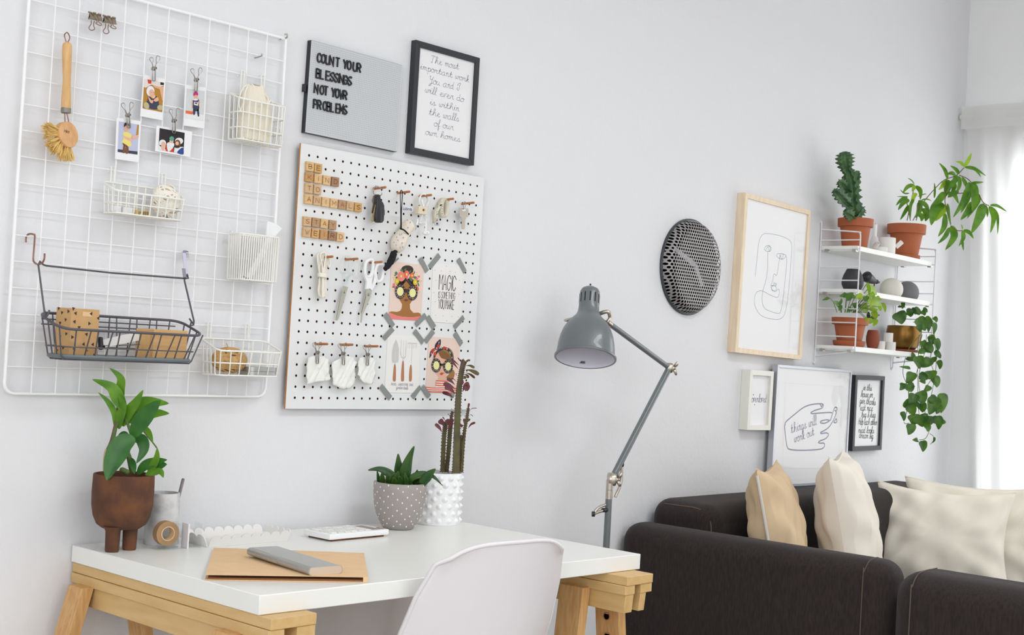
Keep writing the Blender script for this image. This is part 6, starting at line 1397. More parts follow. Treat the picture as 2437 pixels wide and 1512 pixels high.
LP = [((1800, 245), (1850, 160), (1890, 70), 60, 1), ((1800, 240), (1760, 190), (1695, 175), 50, 1), ((1805, 245), (1920, 260), (2065, 350), 55, 0), ((1805, 245), (1930, 270), (2005, 365), 45, 0), ((1740, 330), (1700, 270), (1630, 225), 55, 0), ((1600, 390), (1570, 280), (1495, 190), 55, 0), ((1700, 345), (1650, 320), (1595, 330), 75, 0),
      ((1730, 350), (1690, 400), (1580, 560), 90, 0), ((1740, 350), (1745, 460), (1700, 570), 60, 0), ((1590, 390), (1600, 480), (1570, 610), 120, 0), ((1640, 400), (1680, 480), (1640, 560), 80, 0), ((1560, 400), (1540, 470), (1490, 520), 60, 1), ((1440, 620), (1445, 520), (1440, 430), 34, 0), ((1770, 360), (1820, 450), (1835, 500), 60, 0),
      ((1860, 420), (1840, 600), (1760, 800), 110, 0), ((1890, 420), (1930, 560), (1900, 780), 120, 0), ((1900, 430), (1960, 430), (2035, 425), 40, 0), ((1950, 560), (1960, 660), (1830, 870), 85, 0), ((1900, 660), (1860, 760), (1755, 885), 110, 0), ((1830, 500), (1790, 650), (1665, 855), 95, 0), ((2030, 680), (1990, 830), (1885, 1050), 150, 0), ((2060, 700), (2080, 780), (2080, 850), 40, 0), ((2100, 715), (2160, 850), (2115, 1045), 80, 0), ((2110, 715), (2200, 830), (2205, 1060), 50, 0), ((2110, 705), (2200, 710), (2320, 785), 45, 0),
      ((1560, 540), (1500, 640), (1390, 730), 110, 0), ((1550, 680), (1450, 760), (1400, 950), 170, 0), ((1570, 690), (1540, 780), (1450, 900), 110, 1), ((1600, 560), (1680, 580), (1735, 690), 70, 0), ((1740, 540), (1660, 570), (1600, 610), 90, 0), ((1570, 800), (1560, 960), (1485, 1085), 85, 0), ((1640, 950), (1680, 1080), (1570, 1250), 110, 0), ((1620, 970), (1570, 1080), (1480, 1170), 70, 0), ((1600, 680), (1610, 800), (1640, 960), 50, 0), ((1780, 1010), (1790, 1100), (1735, 1200), 65, 0), ((1770, 1090), (1780, 1160), (1792, 1255), 40, 0), ((1790, 1010), (1860, 1030), (1915, 1110), 60, 0), ((1780, 1000), (1775, 960), (1760, 935), 20, 1),
      ((1200, 460), (1120, 480), (1055, 560), 65, 0), ((1210, 470), (1270, 530), (1270, 640), 70, 0), ((1200, 450), (1160, 400), (1115, 375), 20, 0), ((1190, 460), (1190, 500), (1170, 540), 60, 1), ((1140, 560), (1080, 560), (1025, 515), 25, 0), ((1120, 600), (1040, 640), (975, 710), 55, 0), ((1140, 640), (1070, 670), (1000, 765), 80, 0), ((1130, 700), (1090, 780), (1025, 885), 60, 0), ((1100, 600), (1040, 600), (985, 600), 16, 0), ((1240, 600), (1320, 570), (1345, 575), 20, 0), ((1240, 650), (1330, 700), (1380, 790), 75, 0), ((1250, 660), (1260, 760), (1210, 860), 90, 0), ((1280, 640), (1350, 630), (1410, 655), 24, 0), ((1300, 740), (1350, 820), (1330, 900), 100, 0), ((1190, 620), (1150, 720), (1150, 880), 50, 0), ((1230, 560), (1190, 600), (1180, 690), 70, 1), ((1250, 800), (1290, 850), (1280, 900), 80, 0)]
l2 = MB()
for a, m_, e, wd, young in LP:
    dy = rnd.uniform(-.05, .03); y = dF - .02 - .03 * (a[0] > 1400); q = [PD(*za(*a), y), PD(*za(*m_), y + dy * .6), PD(*za(*e), y + dy)]
    (l2 if young else lf).leaf(q, wd / 5.077 / 640 * .82, (CAM - q[0]).normalized() + V((rnd.uniform(-.35, .35), 0, rnd.uniform(-.1, .5))), lambda t_: max(0, math.sin(math.pi * t_ ** .75)) ** .9, .22)
lf.part('foliage', m_lfig, t, smooth=180); l2.part('young_leaves', m_lpothos, t, smooth=180)
# middle board
fv = put(2028, -.075, 1); N = 11
def facet(a, z): return 1
b = MB(); lv = [(.030, 0), (.039, .022), (.0400, .034), (.034, .055), (.0225, .078)]
seg = 14; vs2 = []
for i, (r_, z_) in enumerate(lv):
    for s in range(seg): a = 2 * math.pi * (s + (.5 if i % 2 else 0)) / seg; vs2.append(fv + V((r_ * math.cos(a), r_ * math.sin(a), z_)))
fs2 = []
for i in range(len(lv) - 1):
    for s in range(seg):
        a0, a1 = i * seg + s, i * seg + (s + 1) % seg; b0, b1 = (i + 1) * seg + s, (i + 1) * seg + (s + 1) % seg
        fs2 += ([[a0, a1, b0], [a1, b1, b0]] if i % 2 == 0 else [[a0, a1, b1], [a0, b1, b0]])
fs2 += [list(range(seg))[::-1], [(len(lv) - 1) * seg + s for s in range(seg)]]
b.add(vs2, fs2); fo = b.thing('faceted_vase', m_charc, 'charcoal faceted vase on the middle shelf board', 'vase', smooth=0)
bd = T('bird_figurine', 'small black bird figurine beside the faceted vase', 'figurine', (2.575, -.07, SZ[1]))
bpts = [((488, 585), .010), ((500, 600), .021), ((530, 620), .0175), ((560, 637), .012), ((575, 643), .0085)]
cp2 = catmull([P(*zs(*q), -.075) for q, r in bpts], 5); MB().tube(cp2, [max(.003, (bpts[min(int(i / 5), 4)][1] * (1 - i % 5 / 5) + bpts[min(int(i / 5) + 1, 4)][1] * (i % 5 / 5))) for i in range(len(cp2))], 20).part('body', m_black, bd, smooth=180)
hc2 = P(*zs(590, 646), -.078); b = MB(); b.ball(hc2, .0085, seg=16); b.tube([hc2, hc2 + V((.012, -.004, -.001))], [.006, .0045], 10); b.part('head', m_black, bd, smooth=180)
for dx in (0, .008): MB().tube([P(*zs(573, 662), -.078) + V((dx, .006 * (dx > 0), 0)), V((P(*zs(560, 695), -.078).x + dx, -.078 + .006 * (dx > 0), SZ[1] - TL * .23 + .0006))], .0016, 8).part('leg', m_black, bd)
def sphere_vase(c, R, cut, m, label):
    pr = [(0, 0)] + [(R * math.cos(a), R * (math.sin(a) - math.sin(cut))) for a in [cut + (math.pi / 2 - cut - .12) * i / 22 for i in range(23)]] + [(R * .10, R * (1 - math.sin(cut)) - .006)]
    return MB().lathe(pr, c, 48).thing('round_vase', m, label, 'vase', 'round vases on the middle shelf', smooth=40)
sphere_vase(put(2121, -.084, 1), .0432, -.68, m_dove, 'bone coloured ball vase at the edge of the middle shelf board')
sphere_vase(put(2159, -.066, 1), .0445, -.68, m_stone, 'grey ball vase behind the bone coloured one on the middle shelf')
# lower board
zp3 = zm(1940, 640, 6.872)
pp = put(2020, -.074, 2); t = T('potted_pothos', 'lime green trailing plant in a terracotta pot on the lowest shelf board', 'plant', pp); k_ = ppm(pp)
MB().lathe([(0, 0), (.050, 0), (.056, .006), (.058, .0205), (.055, .0215), (.052, .008), (0, .008)], pp, 40).part('saucer', m_terra, t); MB().lathe([(r, z + .008) for r, z in potprof(.0655, .042, .095, .26)], pp, 44).part('pot', m_terra, t); MB().lathe([(0, 0), (.058, 0)], pp + V((0, 0, .092)), 24).part('soil', m_soil, t)
heart = lambda t_: (max(0, 1 - ((t_ - .3) / .3) ** 2) ** .5 if t_ < .3 else max(0, 1 - ((t_ - .3) / .7) ** 1.6))
def heartleaf(b, base, tip, wd, nrm, droop=0): 
    m_ = base.lerp(tip, .5) + V((0, -.004, droop)); b.leaf([base, m_, tip], wd, nrm, lambda t_: max(.0, heart(min(1, t_ * .97 + .03))), .2, 5)
young, old, stm = MB(), MB(), MB(); rnd = random.Random(8)
for bx, by, tx, ty, wd, o in ((220, 470, 110, 515, 55, 1), (370, 590, 285, 530, 80, 1), (385, 590, 430, 480, 50, 1), (520, 420, 395, 450, 90, 1), (540, 400, 530, 530, 140, 1), (400, 600, 390, 690, 70, 1), (590, 640, 510, 700, 90, 1), (640, 560, 640, 650, 90, 1), (610, 460, 650, 460, 60, 1), (690, 420, 735, 510, 110, 0), (850, 230, 880, 450, 60, 0), (880, 310, 1010, 420, 130, 0), (820, 450, 800, 530, 100, 1), (920, 500, 1040, 540, 110, 0), (1000, 480, 1085, 490, 80, 0), (900, 560, 1100, 600, 120, 0), (870, 470, 905, 640, 60, 0), (760, 590, 850, 715, 130, 0), (880, 660, 1030, 670, 80, 0), (940, 690, 990, 830, 100, 0), (1100, 560, 1145, 715, 60, 0), (980, 830, 945, 940, 90, 0), (840, 850, 960, 850, 90, 0), (1040, 620, 1060, 690, 60, 0), (700, 600, 750, 620, 60, 1), (820, 790, 830, 880, 40, 0), (900, 400, 950, 480, 90, 0)):
    y = -.085 + rnd.uniform(-.03, .02) - .02 * (bx > 800)
    if min(by, ty) < 520: y = min(y, -.155 if bx > 560 else -.10)
    q0, q1 = P(*zp3(bx, by), y), P(*zp3(tx, ty), y + rnd.uniform(-.02, .01)); heartleaf(old if o else young, q0, q1, wd / 6.872 / k_ * 1.1, (CAM - q0).normalized() + V((rnd.uniform(-.3, .3), 0, rnd.uniform(0, .5))))
    s0 = P(*zp3(350 + (bx - 200) * .42, 715), -.085); stm.tube(catmull([s0, s0.lerp(q0, .5) + V((0, 0, .012)), q0], 4), .0011, 5)
stm.part('stems', m_stem, t); old.part('foliage', m_lpoth2, t, smooth=180); young.part('young_leaves', m_lpothos, t, smooth=180)
rv = put(2076, -.09, 2); t = T('clay_vase', 'small dark red clay vase with dark leaves between pot and fluted cup', 'vase', rv)
MB().lathe([(0, 0), (.0155, 0), (.021, .012), (.0245, .03), (.024, .045), (.0205, .062), (.0175, .069), (.016, .069), (.017, .06), (0, .058)], rv, 36).part('body', m_terrad, t)
b = MB()
for a, e, wd in (((870, 860), (870, 700), 60), ((900, 850), (1060, 755), 50), ((890, 860), (960, 790), 50), ((860, 850), (900, 760), 40)): b.leaf([P(*zp3(*a), -.095), (P(*zp3(*a), -.095) + P(*zp3(*e), -.1)) / 2 + V((0, 0, .006)), P(*zp3(*e), -.1)], wd / 6.872 / k_, (CAM - rv).normalized())
b.part('foliage', m_ldark, t, smooth=180)
fl = lambda n: (lambda a, z: 1 + .035 * math.cos(a * n))
def cup(c, r, h, m, label, name='fluted_cup'): return MB().lathe([(0, 0), (r, 0), (r, h), (r - .003, h), (r - .003, .004), (0, .004)], c, 96, rf=fl(24)).thing(name, m, label, 'cup', 'white fluted cups on the lowest shelf', smooth=0)
cup(put(2113, -.085, 2), .0165, .066, m_matw, 'tall white fluted cup, the tallest of the three')
cup(put(2097, -.115, 2), .0125, .030, m_matw, 'small white fluted cup beside the red clay vase')
cup(put(2119, -.114, 2) + V((.004, 0, 0)), .0165, .031, m_matw, 'short white fluted cup standing before the tall one')
bp_ = put(2149, -.066, 2); t = T('brass_potted_vine', 'trailing philodendron vine in a round brass pot hanging down from the lowest shelf', 'plant', bp_); k_ = ppm(bp_)
MB().lathe([(0, 0), (.052, 0), (.055, .003), (.055, .011), (0, .011)], bp_, 40).part('saucer', m_terrad, t)
MB().lathe([(0, .0115), (.044, .0115), (.056, .024), (.064, .05), (.0655, .075), (.062, .100), (.0595, .1015), (.0575, .099), (.058, .085), (0, .082)], bp_, 48).part('pot', m_brass, t); MB().lathe([(0, 0), (.058, 0)], bp_ + V((0, 0, .086)), 24).part('soil', m_soil, t)
lf, stm = MB(), MB(); rnd = random.Random(12)
zv = zm(2080, 800, 5.214)
def vine(pts, z, ys):
    q = catmull([PD(*z(*p), dB + (y + .06) * .95) for p, y in zip(pts, ys)], 6); stm.tube(q, .0012, 5); return q
dB = depth(bp_)
y3 = (-.12, -.19, -.2, -.2, -.2, -.2)
vine([(1600, 870), (1720, 900), (1740, 1050), (1700, 1300)], zp3, (-.1, -.16, -.175, -.175)); vine([(1650, 850), (1860, 850), (1960, 900), (1950, 1100), (2000, 1200), (2010, 1450)], zp3, (-.1, -.14, -.16, -.165, -.165, -.165))
for x0, xs in ((600, (600, 560, 550, 540, 545, 540, 560)), (650, (650, 640, 600, 560, 560, 600, 640)), (690, (690, 720, 700, 740, 650, 620, 700)), (580, (580, 440, 380, 360, 420, 430, 440)), (700, (700, 760, 770, 760, 730, 700, 690)), (560, (560, 540, 560, 520, 440, 430, 400))):
    vine([(x, -20 + i * 165) for i, x in enumerate(xs)], zv, [-.17 - .006 * abs(i - 3) for i in range(7)])
vine([(700, 1060), (690, 1160), (640, 1270), (560, 1290)], zv, (-.175,) * 4); vine([(690, 1210), (740, 1250), (735, 1300), (700, 1345)], zv, (-.175,) * 4); vine([(430, 1080), (390, 1090), (370, 1070)], zv, (-.175,) * 3)
for bx, by, tx, ty, wd in ((1345, 710, 1415, 910, 210), (1490, 700, 1610, 690, 100), (1520, 700, 1560, 790, 120), (1430, 545, 1420, 660, 60), (1680, 800, 1800, 1020, 170), (1640, 680, 1700, 760, 110), (1740, 690, 1790, 770, 80), (1800, 790, 1920, 950, 100), (1830, 830, 1850, 1040, 90), (1670, 920, 1720, 1040, 90), (1940, 790, 1980, 880, 70), (1950, 880, 1930, 1080, 70), (1880, 1090, 1910, 1230, 110), (1980, 1140, 2000, 1340, 90), (1790, 1230, 1870, 1330, 130), (1830, 1240, 1920, 1370, 110), (1700, 1330, 1790, 1390, 100), (1960, 1340, 2045, 1470, 80), (1620, 640, 1720, 740, 80), (1770, 640, 1830, 720, 50), (1350, 620, 1480, 630, 30), (1570, 660, 1640, 740, 90), (1760, 1180, 1800, 1260, 70)):
    y = dB - .07 - .05 * (by > 850) + rnd.uniform(-.02, .01); q0, q1 = PD(*zp3(bx, by), y), PD(*zp3(tx, ty), y - rnd.uniform(0, .02)); heartleaf(lf, q0, q1, wd / 6.872 / k_ * 1.1, (CAM - q0).normalized() + V((rnd.uniform(-.4, .4), 0, rnd.uniform(0, .4))))
for bx, by, tx, ty, wd in ((620, 120, 720, 210, 100), (770, 40, 790, 190, 70), (700, 10, 720, 110, 80), (560, 180, 620, 215, 60), (760, 200, 825, 280, 60), (520, 250, 390, 290, 100), (540, 250, 560, 410, 110), (700, 280, 585, 390, 110), (740, 260, 730, 330, 60), (800, 300, 815, 415, 60), (450, 400, 310, 380, 40), (480, 450, 400, 590, 110), (560, 480, 670, 540, 90), (700, 430, 680, 540, 130), (740, 500, 780, 640, 100), (370, 585, 318, 675, 75), (410, 600, 470, 695, 110), (480, 600, 400, 640, 70), (690, 620, 610, 690, 70), (560, 690, 600, 850, 140), (510, 720, 430, 840, 110), (380, 810, 470, 900, 110), (520, 800, 440, 880, 100), (430, 850, 490, 990, 110), (580, 830, 600, 950, 100), (760, 760, 680, 980, 140), (690, 760, 790, 830, 90), (845, 710, 830, 960, 110), (800, 850, 770, 970, 80), (345, 940, 370, 1060, 60), (490, 970, 480, 1110, 130), (560, 980, 600, 1130, 160), (640, 960, 600, 990, 50), (690, 990, 640, 1130, 110), (650, 1100, 665, 1190, 70), (460, 1090, 425, 1230, 100), (720, 1010, 760, 1090, 90), (790, 990, 800, 1165, 90), (870, 1040, 780, 1090, 70), (545, 1290, 475, 1290, 55), (600, 1300, 605, 1440, 85), (745, 1255, 725, 1330, 26), (600, 60, 580, 150, 60), (640, 560, 560, 560, 60)):
    y = dB - .115 + rnd.uniform(-.035, .025); q0, q1 = PD(*zv(bx, by), y), PD(*zv(tx, ty), y - rnd.uniform(-.015, .02)); heartleaf(lf, q0, q1, wd / 5.214 / 645 * 1.25, (CAM - q0).normalized() + V((rnd.uniform(-.4, .4), 0, rnd.uniform(-.1, .4))))
stm.part('stems', m_stem, t); lf.part('foliage', m_lphil, t, smooth=180)
# ================================================================ things on the desk
zq = zm(190, 860, 3.218); DZ = .7402
pl = V((-.478, -.078, DZ)); t = T('footed_planter', 'rusty brown clay planter on round legs holding the orchid', 'planter', pl)
kk = ppm(pl); R_ = 72 / kk; zb_ = P(300, 1255, pl.y).z; zt_p = P(305, 1128, pl.y).z
hgt = zt_p - zb_
MB().lathe([(0, zb_ - DZ), (R_ * .62, zb_ - DZ), (R_ * .8, zb_ - DZ + .008), (R_ * .92, zb_ - DZ + .024), (R_ * .985, zb_ - DZ + .045), (R_ * 1.0, zb_ - DZ + .07), (R_ * .985, hgt + zb_ - DZ - .002), (R_ * .97, hgt + zb_ - DZ), (R_ * .9, hgt + zb_ - DZ), (R_ * .9, hgt + zb_ - DZ - .02), (0, hgt + zb_ - DZ - .02)], pl, 52).part('bowl', m_rust, t, smooth=40)
for a in ((-.028, -.018), (.014, -.012), (.0, .028)):
    q = pl + V((a[0], a[1], 0)); MB().lathe([(.0125, 0), (.0135, .003), (.0145, .04), (.019, zb_ - DZ + .006)], q, 24).part('leg', m_rust, t)
mix = MB(); rnd = random.Random(2)
for i in range(40):
    a, r = rnd.uniform(0, 6.28), rnd.uniform(0, .85) * R_ * .86; mix.ball(pl + V((r * math.cos(a), r * math.sin(a), hgt + zb_ - DZ - .016)), rnd.uniform(.006, .011), 1, 1, .8, 8)
mix.part('bark_chips', W('bark', (120, 100, 88), .9, c2=(80, 60, 48), ns=40), t)
# marbled cup with a pen
mp = V((-.367, -.052, DZ)); mc = T('pen_cup', 'grey marbled concrete cup behind the planter', 'cup', mp); r0 = 41 / ppm(mp); hm = P(400, 1172, mp.y).z - DZ
MB().lathe([(0, 0), (r0 * .97, 0), (r0, .003), (r0 * .93, hm - .002), (r0 * .915, hm), (r0 * .82, hm), (r0 * .82, .006), (0, .006)], mp, 44).part('wall', m_conc, mc)
p0, p1 = P(426, 1180, -.052), P(436, 1141, -.045); MB().tube([p0 + (p0 - p1) * 1.9, p0, p1, p1 + (p1 - p0) * .04], [.0034, .0034, .0034, .002], 12).thing('pen', W('pen_grey', (128, 118, 122), .4, .4), 'slim grey pen leaning in the marbled cup', 'pen')
# clear tape dispenser
td = T('tape_dispenser', 'clear acrylic tape dispenser with a brown tape roll beside the marbled cup', 'tape dispenser', H(425, 1300, DZ)); zd = zm(330, 1120, 6.586)
q = [H(*zd(385, 1250), DZ), H(*zd(640, 1235), DZ)]; e_ = (q[1] - q[0]).normalized(); n_ = V((-e_.y, e_.x, 0)); hh_ = .045; wdt = .052; dpt = .028
o = q[0]; xL, xR = .04, .07
for off in (0, dpt): MB().prism([o + n_ * off, o + n_ * off + e_ * .041, o + n_ * off + e_ * .041 + V((0, 0, hh_ + .007)), o + n_ * off + V((0, 0, hh_ + .007))], n_ * .0022).part('side_plate', m_clear, td, smooth=0, bevel=.0006)
MB().prism([o - e_ * .018, o + e_ * .082, o + e_ * .082 + n_ * (dpt + .002), o - e_ * .018 + n_ * (dpt + .002)], (0, 0, .0022)).part('base_plate', m_clear, td, smooth=0, bevel=.0006)
for k_, h_ in ((.052, .05), (.080, .05)): MB().prism([o + e_ * k_ + n_ * 0, o + e_ * (k_ + .0028), o + e_ * (k_ + .0028) + n_ * dpt, o + e_ * k_ + n_ * dpt], (0, 0, h_)).part('upright', W('acrylic_edge', (236, 232, 236), .2) if 'acrylic_edge' not in MATS and k_ < .06 else m_clear, td, smooth=0)
rl = H(*zd(385, 1250), DZ) + e_ * .012 + n_ * .008 + V((0, 0, .031)); MB().lathe([(.0145, 0), (.0245, 0), (.0245, .018), (.0145, .018), (.0145, 0)], rl, 44, n_).part('tape_roll', W('brown_tape', (168, 132, 92), .6), td); MB().lathe([(.0128, -.001), (.0146, -.001), (.0146, .019), (.0128, .019), (.0128, -.001)], rl, 40, n_).part('core', m_kraft, td)
MB().tube([rl + n_ * -.004, rl + n_ * .024], .0035, 12).part('axle', m_clear, td)
# scalloped tray
ty = T('scalloped_tray', 'long white tray with a scalloped edge at the back of the desk', 'tray', H(580, 1295, DZ)); zy = zd
a0, a1 = H(495, 1303, DZ), H(682, 1288, DZ); ex = (a1 - a0); Lx = ex.length; ex = ex / Lx; ny_ = V((-ex.y, ex.x, 0)); Dp = .085
MB().prism([a0, a1, a1 + ny_ * Dp, a0 + ny_ * Dp], (0, 0, .003)).part('floor_plate', m_matw, ty, smooth=0)
def scallop(p, d, n, out, name):
    st = (d.length) / n; dd = d.normalized(); pts = [p]; lean = out * .010
    for i in range(n):
        for k in range(9):
            a = math.pi * k / 8; h = .015 + .010 * math.sin(a); pts.append(p + dd * (st * i + st * (.5 - .5 * math.cos(a))) + V((0, 0, h)) + lean * (h / .025))
    pts.append(p + d)
    MB().prism(pts, out * .0022).part(name, m_matw, ty, smooth=0)
scallop(a0, a1 - a0, 8, -ny_, 'scalloped_side'); scallop(a0 + ny_ * Dp, a1 - a0, 8, ny_, 'scalloped_side'); scallop(a0, ny_ * Dp, 3, -ex, 'scalloped_end'); scallop(a1, ny_ * Dp, 4, ex, 'scalloped_end')
# calculator
zca = zm(700, 1230, 9.373); cz_ = DZ + .0165
cA, cB2, cC = H(*zca(175, 285), cz_), H(*zca(800, 400), cz_), H(*zca(2120, 280), cz_); ca = T('calculator', 'flat white desk calculator lying before the dotted pot', 'calculator', (cA + cC) / 2)
u1 = cC - cB2; u2 = cA - cB2; u2 = u2 - u1.normalized() * u2.dot(u1.normalized()) * .9
B_ = V((cB2.x, cB2.y, DZ + .004)); MB().prism([B_, B_ + u1, B_ + u1 + u2, B_ + u2], (0, 0, .0125)).part('case', m_ceram, ca, smooth=0, bevel=(.002, 3))
MB().prism([B_ + u1 * .06 + u2 * .06 - V((0, 0, .0038)), B_ + u1 * .94 + u2 * .06 - V((0, 0, .0038)), B_ + u1 * .94 + u2 * .94 - V((0, 0, .0038)), B_ + u1 * .06 + u2 * .94 - V((0, 0, .0038))], (0, 0, .004)).part('foot_pad', m_fibre, ca, smooth=0)
tp = B_ + V((0, 0, .0125)); sc_ = lambda s_, r_: tp + u1 * s_ + u2 * r_
MB().prism([sc_(.76, .1), sc_(.90, .1), sc_(.90, .82), sc_(.76, .82)], (0, 0, .0004)).part('display', A('lcd'), ca, smooth=0)
MB().prism([sc_(.93, .1), sc_(.96, .1), sc_(.96, .35), sc_(.93, .35)], (0, 0, .0004)).part('solar_cell', A('brown'), ca, smooth=0)
for i in range(6):
    for j in range(5):
        s_, r_ = .06 + .113 * i, .08 + .178 * j; MB().prism([sc_(s_, r_), sc_(s_ + .093, r_), sc_(s_ + .093, r_ + .145), sc_(s_, r_ + .145)], (0, 0, .0022)).part('key', A('keygrey') if (i + j) % 3 else m_white, ca, smooth=0, bevel=.0006)
# dotted pot and succulent
dp = V((.248, -.105, DZ)); t = T('dotted_pot', 'taupe pot with cream dots holding a pointed-leaf succulent', 'plant', dp); kd = ppm(dp); Rd = 64 / kd; hd2 = P(956, 1157, dp.y - Rd).z - DZ
prf = [(0, 0), (Rd * .52, 0), (Rd * .58, .003), (Rd * .74, .019), (Rd * .88, .039), (Rd * .965, .062), (Rd, hd2 * .85), (Rd * 1.0, hd2 - .001), (Rd * .985, hd2), (Rd * .9, hd2), (Rd * .89, hd2 - .02), (0, hd2 - .022)]
MB().lathe(prf, dp, 56).part('pot', m_taupe, t, smooth=50); MB().lathe([(0, 0), (Rd * .88, 0)], dp + V((0, 0, hd2 - .012)), 24).part('soil', m_soil, t)
def rad_at(z):
    for (r0_, z0_), (r1_, z1_) in zip(prf[1:8], prf[2:8]):
        if z0_ <= z <= z1_: return r0_ + (r1_ - r0_) * (z - z0_) / max(z1_ - z0_, 1e-6)
    return Rd
dts = MB()
for row in range(8):
    for i in range(17):
        a = 2 * math.pi * (i + (.5 if row % 2 else 0)) / 17; z = .010 + row * (hd2 - .014) / 7.4 + .0055 * (i % 2); r_ = rad_at(z)
        q = dp + V((r_ * math.cos(a), r_ * math.sin(a), z)); nr = V((math.cos(a), math.sin(a), 0)); M_ = nr.to_track_quat('Z', 'Y').to_matrix(); dts.ball(q, .0021, .85, 1.15, .4, 8, M_)
dts.part('dot_pattern', m_dot, t, smooth=180)
zg = zm(860, 1040, 6.047); lf = MB(); yg = depth(dp)
G = lambda a, b_, o=0: PD(*zg(a, b_), yg + o)
tap = lambda t_: (1 - t_ ** 2.2) * .98 + .02
tng = lambda t_: min(1, (1 - t_) * 1.75) ** .8 * (.82 + .36 * math.sin(math.pi * t_))
cv = (CAM - dp).normalized()
for pts, wd, o, tp_ in (([(620, 690), (625, 540), (680, 330), (757, 138)], 135, -.004, tng), ([(560, 690), (545, 520), (535, 380), (530, 250)], 110, .006, tng), ([(520, 690), (440, 560), (270, 465), (98, 475)], 95, .0, tng), ([(670, 700), (740, 590), (900, 545), (1040, 580), (1168, 705)], 95, -.008, tng), ([(860, 690), (930, 600), (1000, 520), (1060, 465)], 110, -.02, tng), ([(790, 690), (790, 600), (805, 480)], 95, .01, tng), ([(260, 660), (245, 590), (230, 500)], 36, -.008, tng), ([(310, 680), (300, 600), (305, 500)], 62, -.014, tng), ([(390, 690), (380, 620), (365, 525)], 50, -.016, tng), ([(430, 690), (450, 600), (490, 530)], 90, -.02, tng), ([(500, 700), (510, 610), (530, 500)], 90, -.024, tng), ([(570, 700), (560, 630), (545, 570)], 80, -.026, tng), ([(650, 700), (640, 620), (625, 525)], 60, -.026, tng), ([(480, 700), (480, 640), (470, 590)], 70, -.03, tng), ([(820, 700), (830, 680), (850, 650)], 60, .0, tng)):
    lf.leaf([G(a, b_, o - .02 * i / len(pts)) for i, (a, b_) in enumerate(pts)], wd / 6.047 / kd, cv + V((0, 0, .25)), tp_, .35, 6)
o_ = lf.part('foliage', m_lgast, t, smooth=180); s_ = o_.modifiers.new('thick', 'SOLIDIFY'); s_.thickness = .0028; s_.offset = 1
# studded white pot and tall euphorbia
sp_ = V((.404, -.073, DZ)); t = T('studded_pot', 'white studded ceramic pot with a tall thorny reddish succulent', 'plant', sp_); ks = ppm(sp_); Rs = 57 / ks; hs_ = P(1070, 1130, sp_.y - Rs).z - DZ
MB().lathe([(0, 0), (Rs * .97, 0), (Rs, .003), (Rs, hs_ - .002), (Rs * .98, hs_), (Rs * .82, hs_), (Rs * .81, hs_ - .02), (0, hs_ - .02)], sp_, 56).part('pot', m_ceram, t, smooth=40); MB().lathe([(0, 0), (Rs * .8, 0)], sp_ + V((0, 0, hs_ - .012)), 24).part('soil', m_soil, t)
b = MB()
for row in range(7):
    for i in range(14):
        a = 2 * math.pi * (i + (.5 if row % 2 else 0)) / 14; z = .011 + row * (hs_ - .022) / 6; nr = V((math.cos(a), math.sin(a), 0)); b.lathe([(.0092, -.0012), (.0074, .0004), (.0050, .0020), (.0032, .0040), (.0014, .0054), (0, .0058)], sp_ + nr * Rs + V((0, 0, z)), 12, nr)
b.part('studs', m_ceram, t, smooth=70)
zu = zm(990, 840, 5.04); ye = depth(sp_); E2 = lambda a, b_, o=0: PD(*zu(a, b_), ye + o)
skin, thorn = MB(), MB(); rnd = random.Random(6)
def euph(path, w0, w1, o, seed):
    pts = catmull([E2(*q, o) for q in path], 8); n = len(pts); vs2 = []; seg = 12; rot = seed * .7
    for i, p in enumerate(pts):
        t_ = i / (n - 1); r_ = (w0 + (w1 - w0) * t_) / 5.04 / ks * .5; d = (pts[min(i + 1, n - 1)] - pts[max(i - 1, 0)]).normalized(); u = d.cross(V((0, 1, 0))).normalized(); q = d.cross(u)
        r_ *= (1 - .75 * max(0, (t_ - .93) / .07))
        for s in range(seg):
            a = 2 * math.pi * s / seg + rot; rr = r_ * (.68 + .36 * max(0, math.cos((a - rot) * 3)))
            vs2.append(p + (u * math.cos(a) + q * math.sin(a)) * rr)
    skin.add(vs2, [[i * seg + s, i * seg + (s + 1) % seg, (i + 1) * seg + (s + 1) % seg, (i + 1) * seg + s] for i in range(n - 1) for s in range(seg)] + [[(n - 1) * seg + s for s in range(seg)]])
    ln = sum((pts[i + 1] - pts[i]).length for i in range(n - 1)); m_ = int(ln / .0062)
    for k in range(m_):
        f = k / m_ * (n - 1); i = int(f); p = pts[i].lerp(pts[min(i + 1, n - 1)], f - i); t_ = f / (n - 1); r_ = (w0 + (w1 - w0) * t_) / 5.04 / ks * .5
        d = (pts[min(i + 1, n - 1)] - pts[max(i - 1, 0)]).normalized(); u = d.cross(V((0, 1, 0))).normalized(); q = d.cross(u)
        for j in range(3):
            a = 2 * math.pi * j / 3 + rot; dr = u * math.cos(a) + q * math.sin(a); c0 = p + dr * r_; thorn.lathe([(.0016, -.001), (.0009, .0014), (0, .0032)], c0, 5, dr - d * .3)
    return pts
euph([(470, 1440), (478, 1200), (490, 800), (505, 500), (530, 300), (560, 140), (580, 90)], 105, 55, -.004, 3); euph([(318, 1430), (325, 1200), (335, 1000), (350, 880), (355, 825)], 62, 52, .0, 1); euph([(545, 1430), (562, 1200), (585, 950), (615, 780), (632, 660)], 60, 30, .0, 5)
euph([(370, 1430), (395, 1200), (410, 1000), (420, 850)], 60, 60, .014, 2); euph([(410, 900), (425, 760), (440, 700)], 50, 26, .016, 4); euph([(520, 1430), (530, 1200), (540, 980)], 40, 30, .02, 6)
skin.part('stems', m_leup, t, smooth=35); thorn.part('thorns', W('thorn', (92, 52, 44), .7), t)
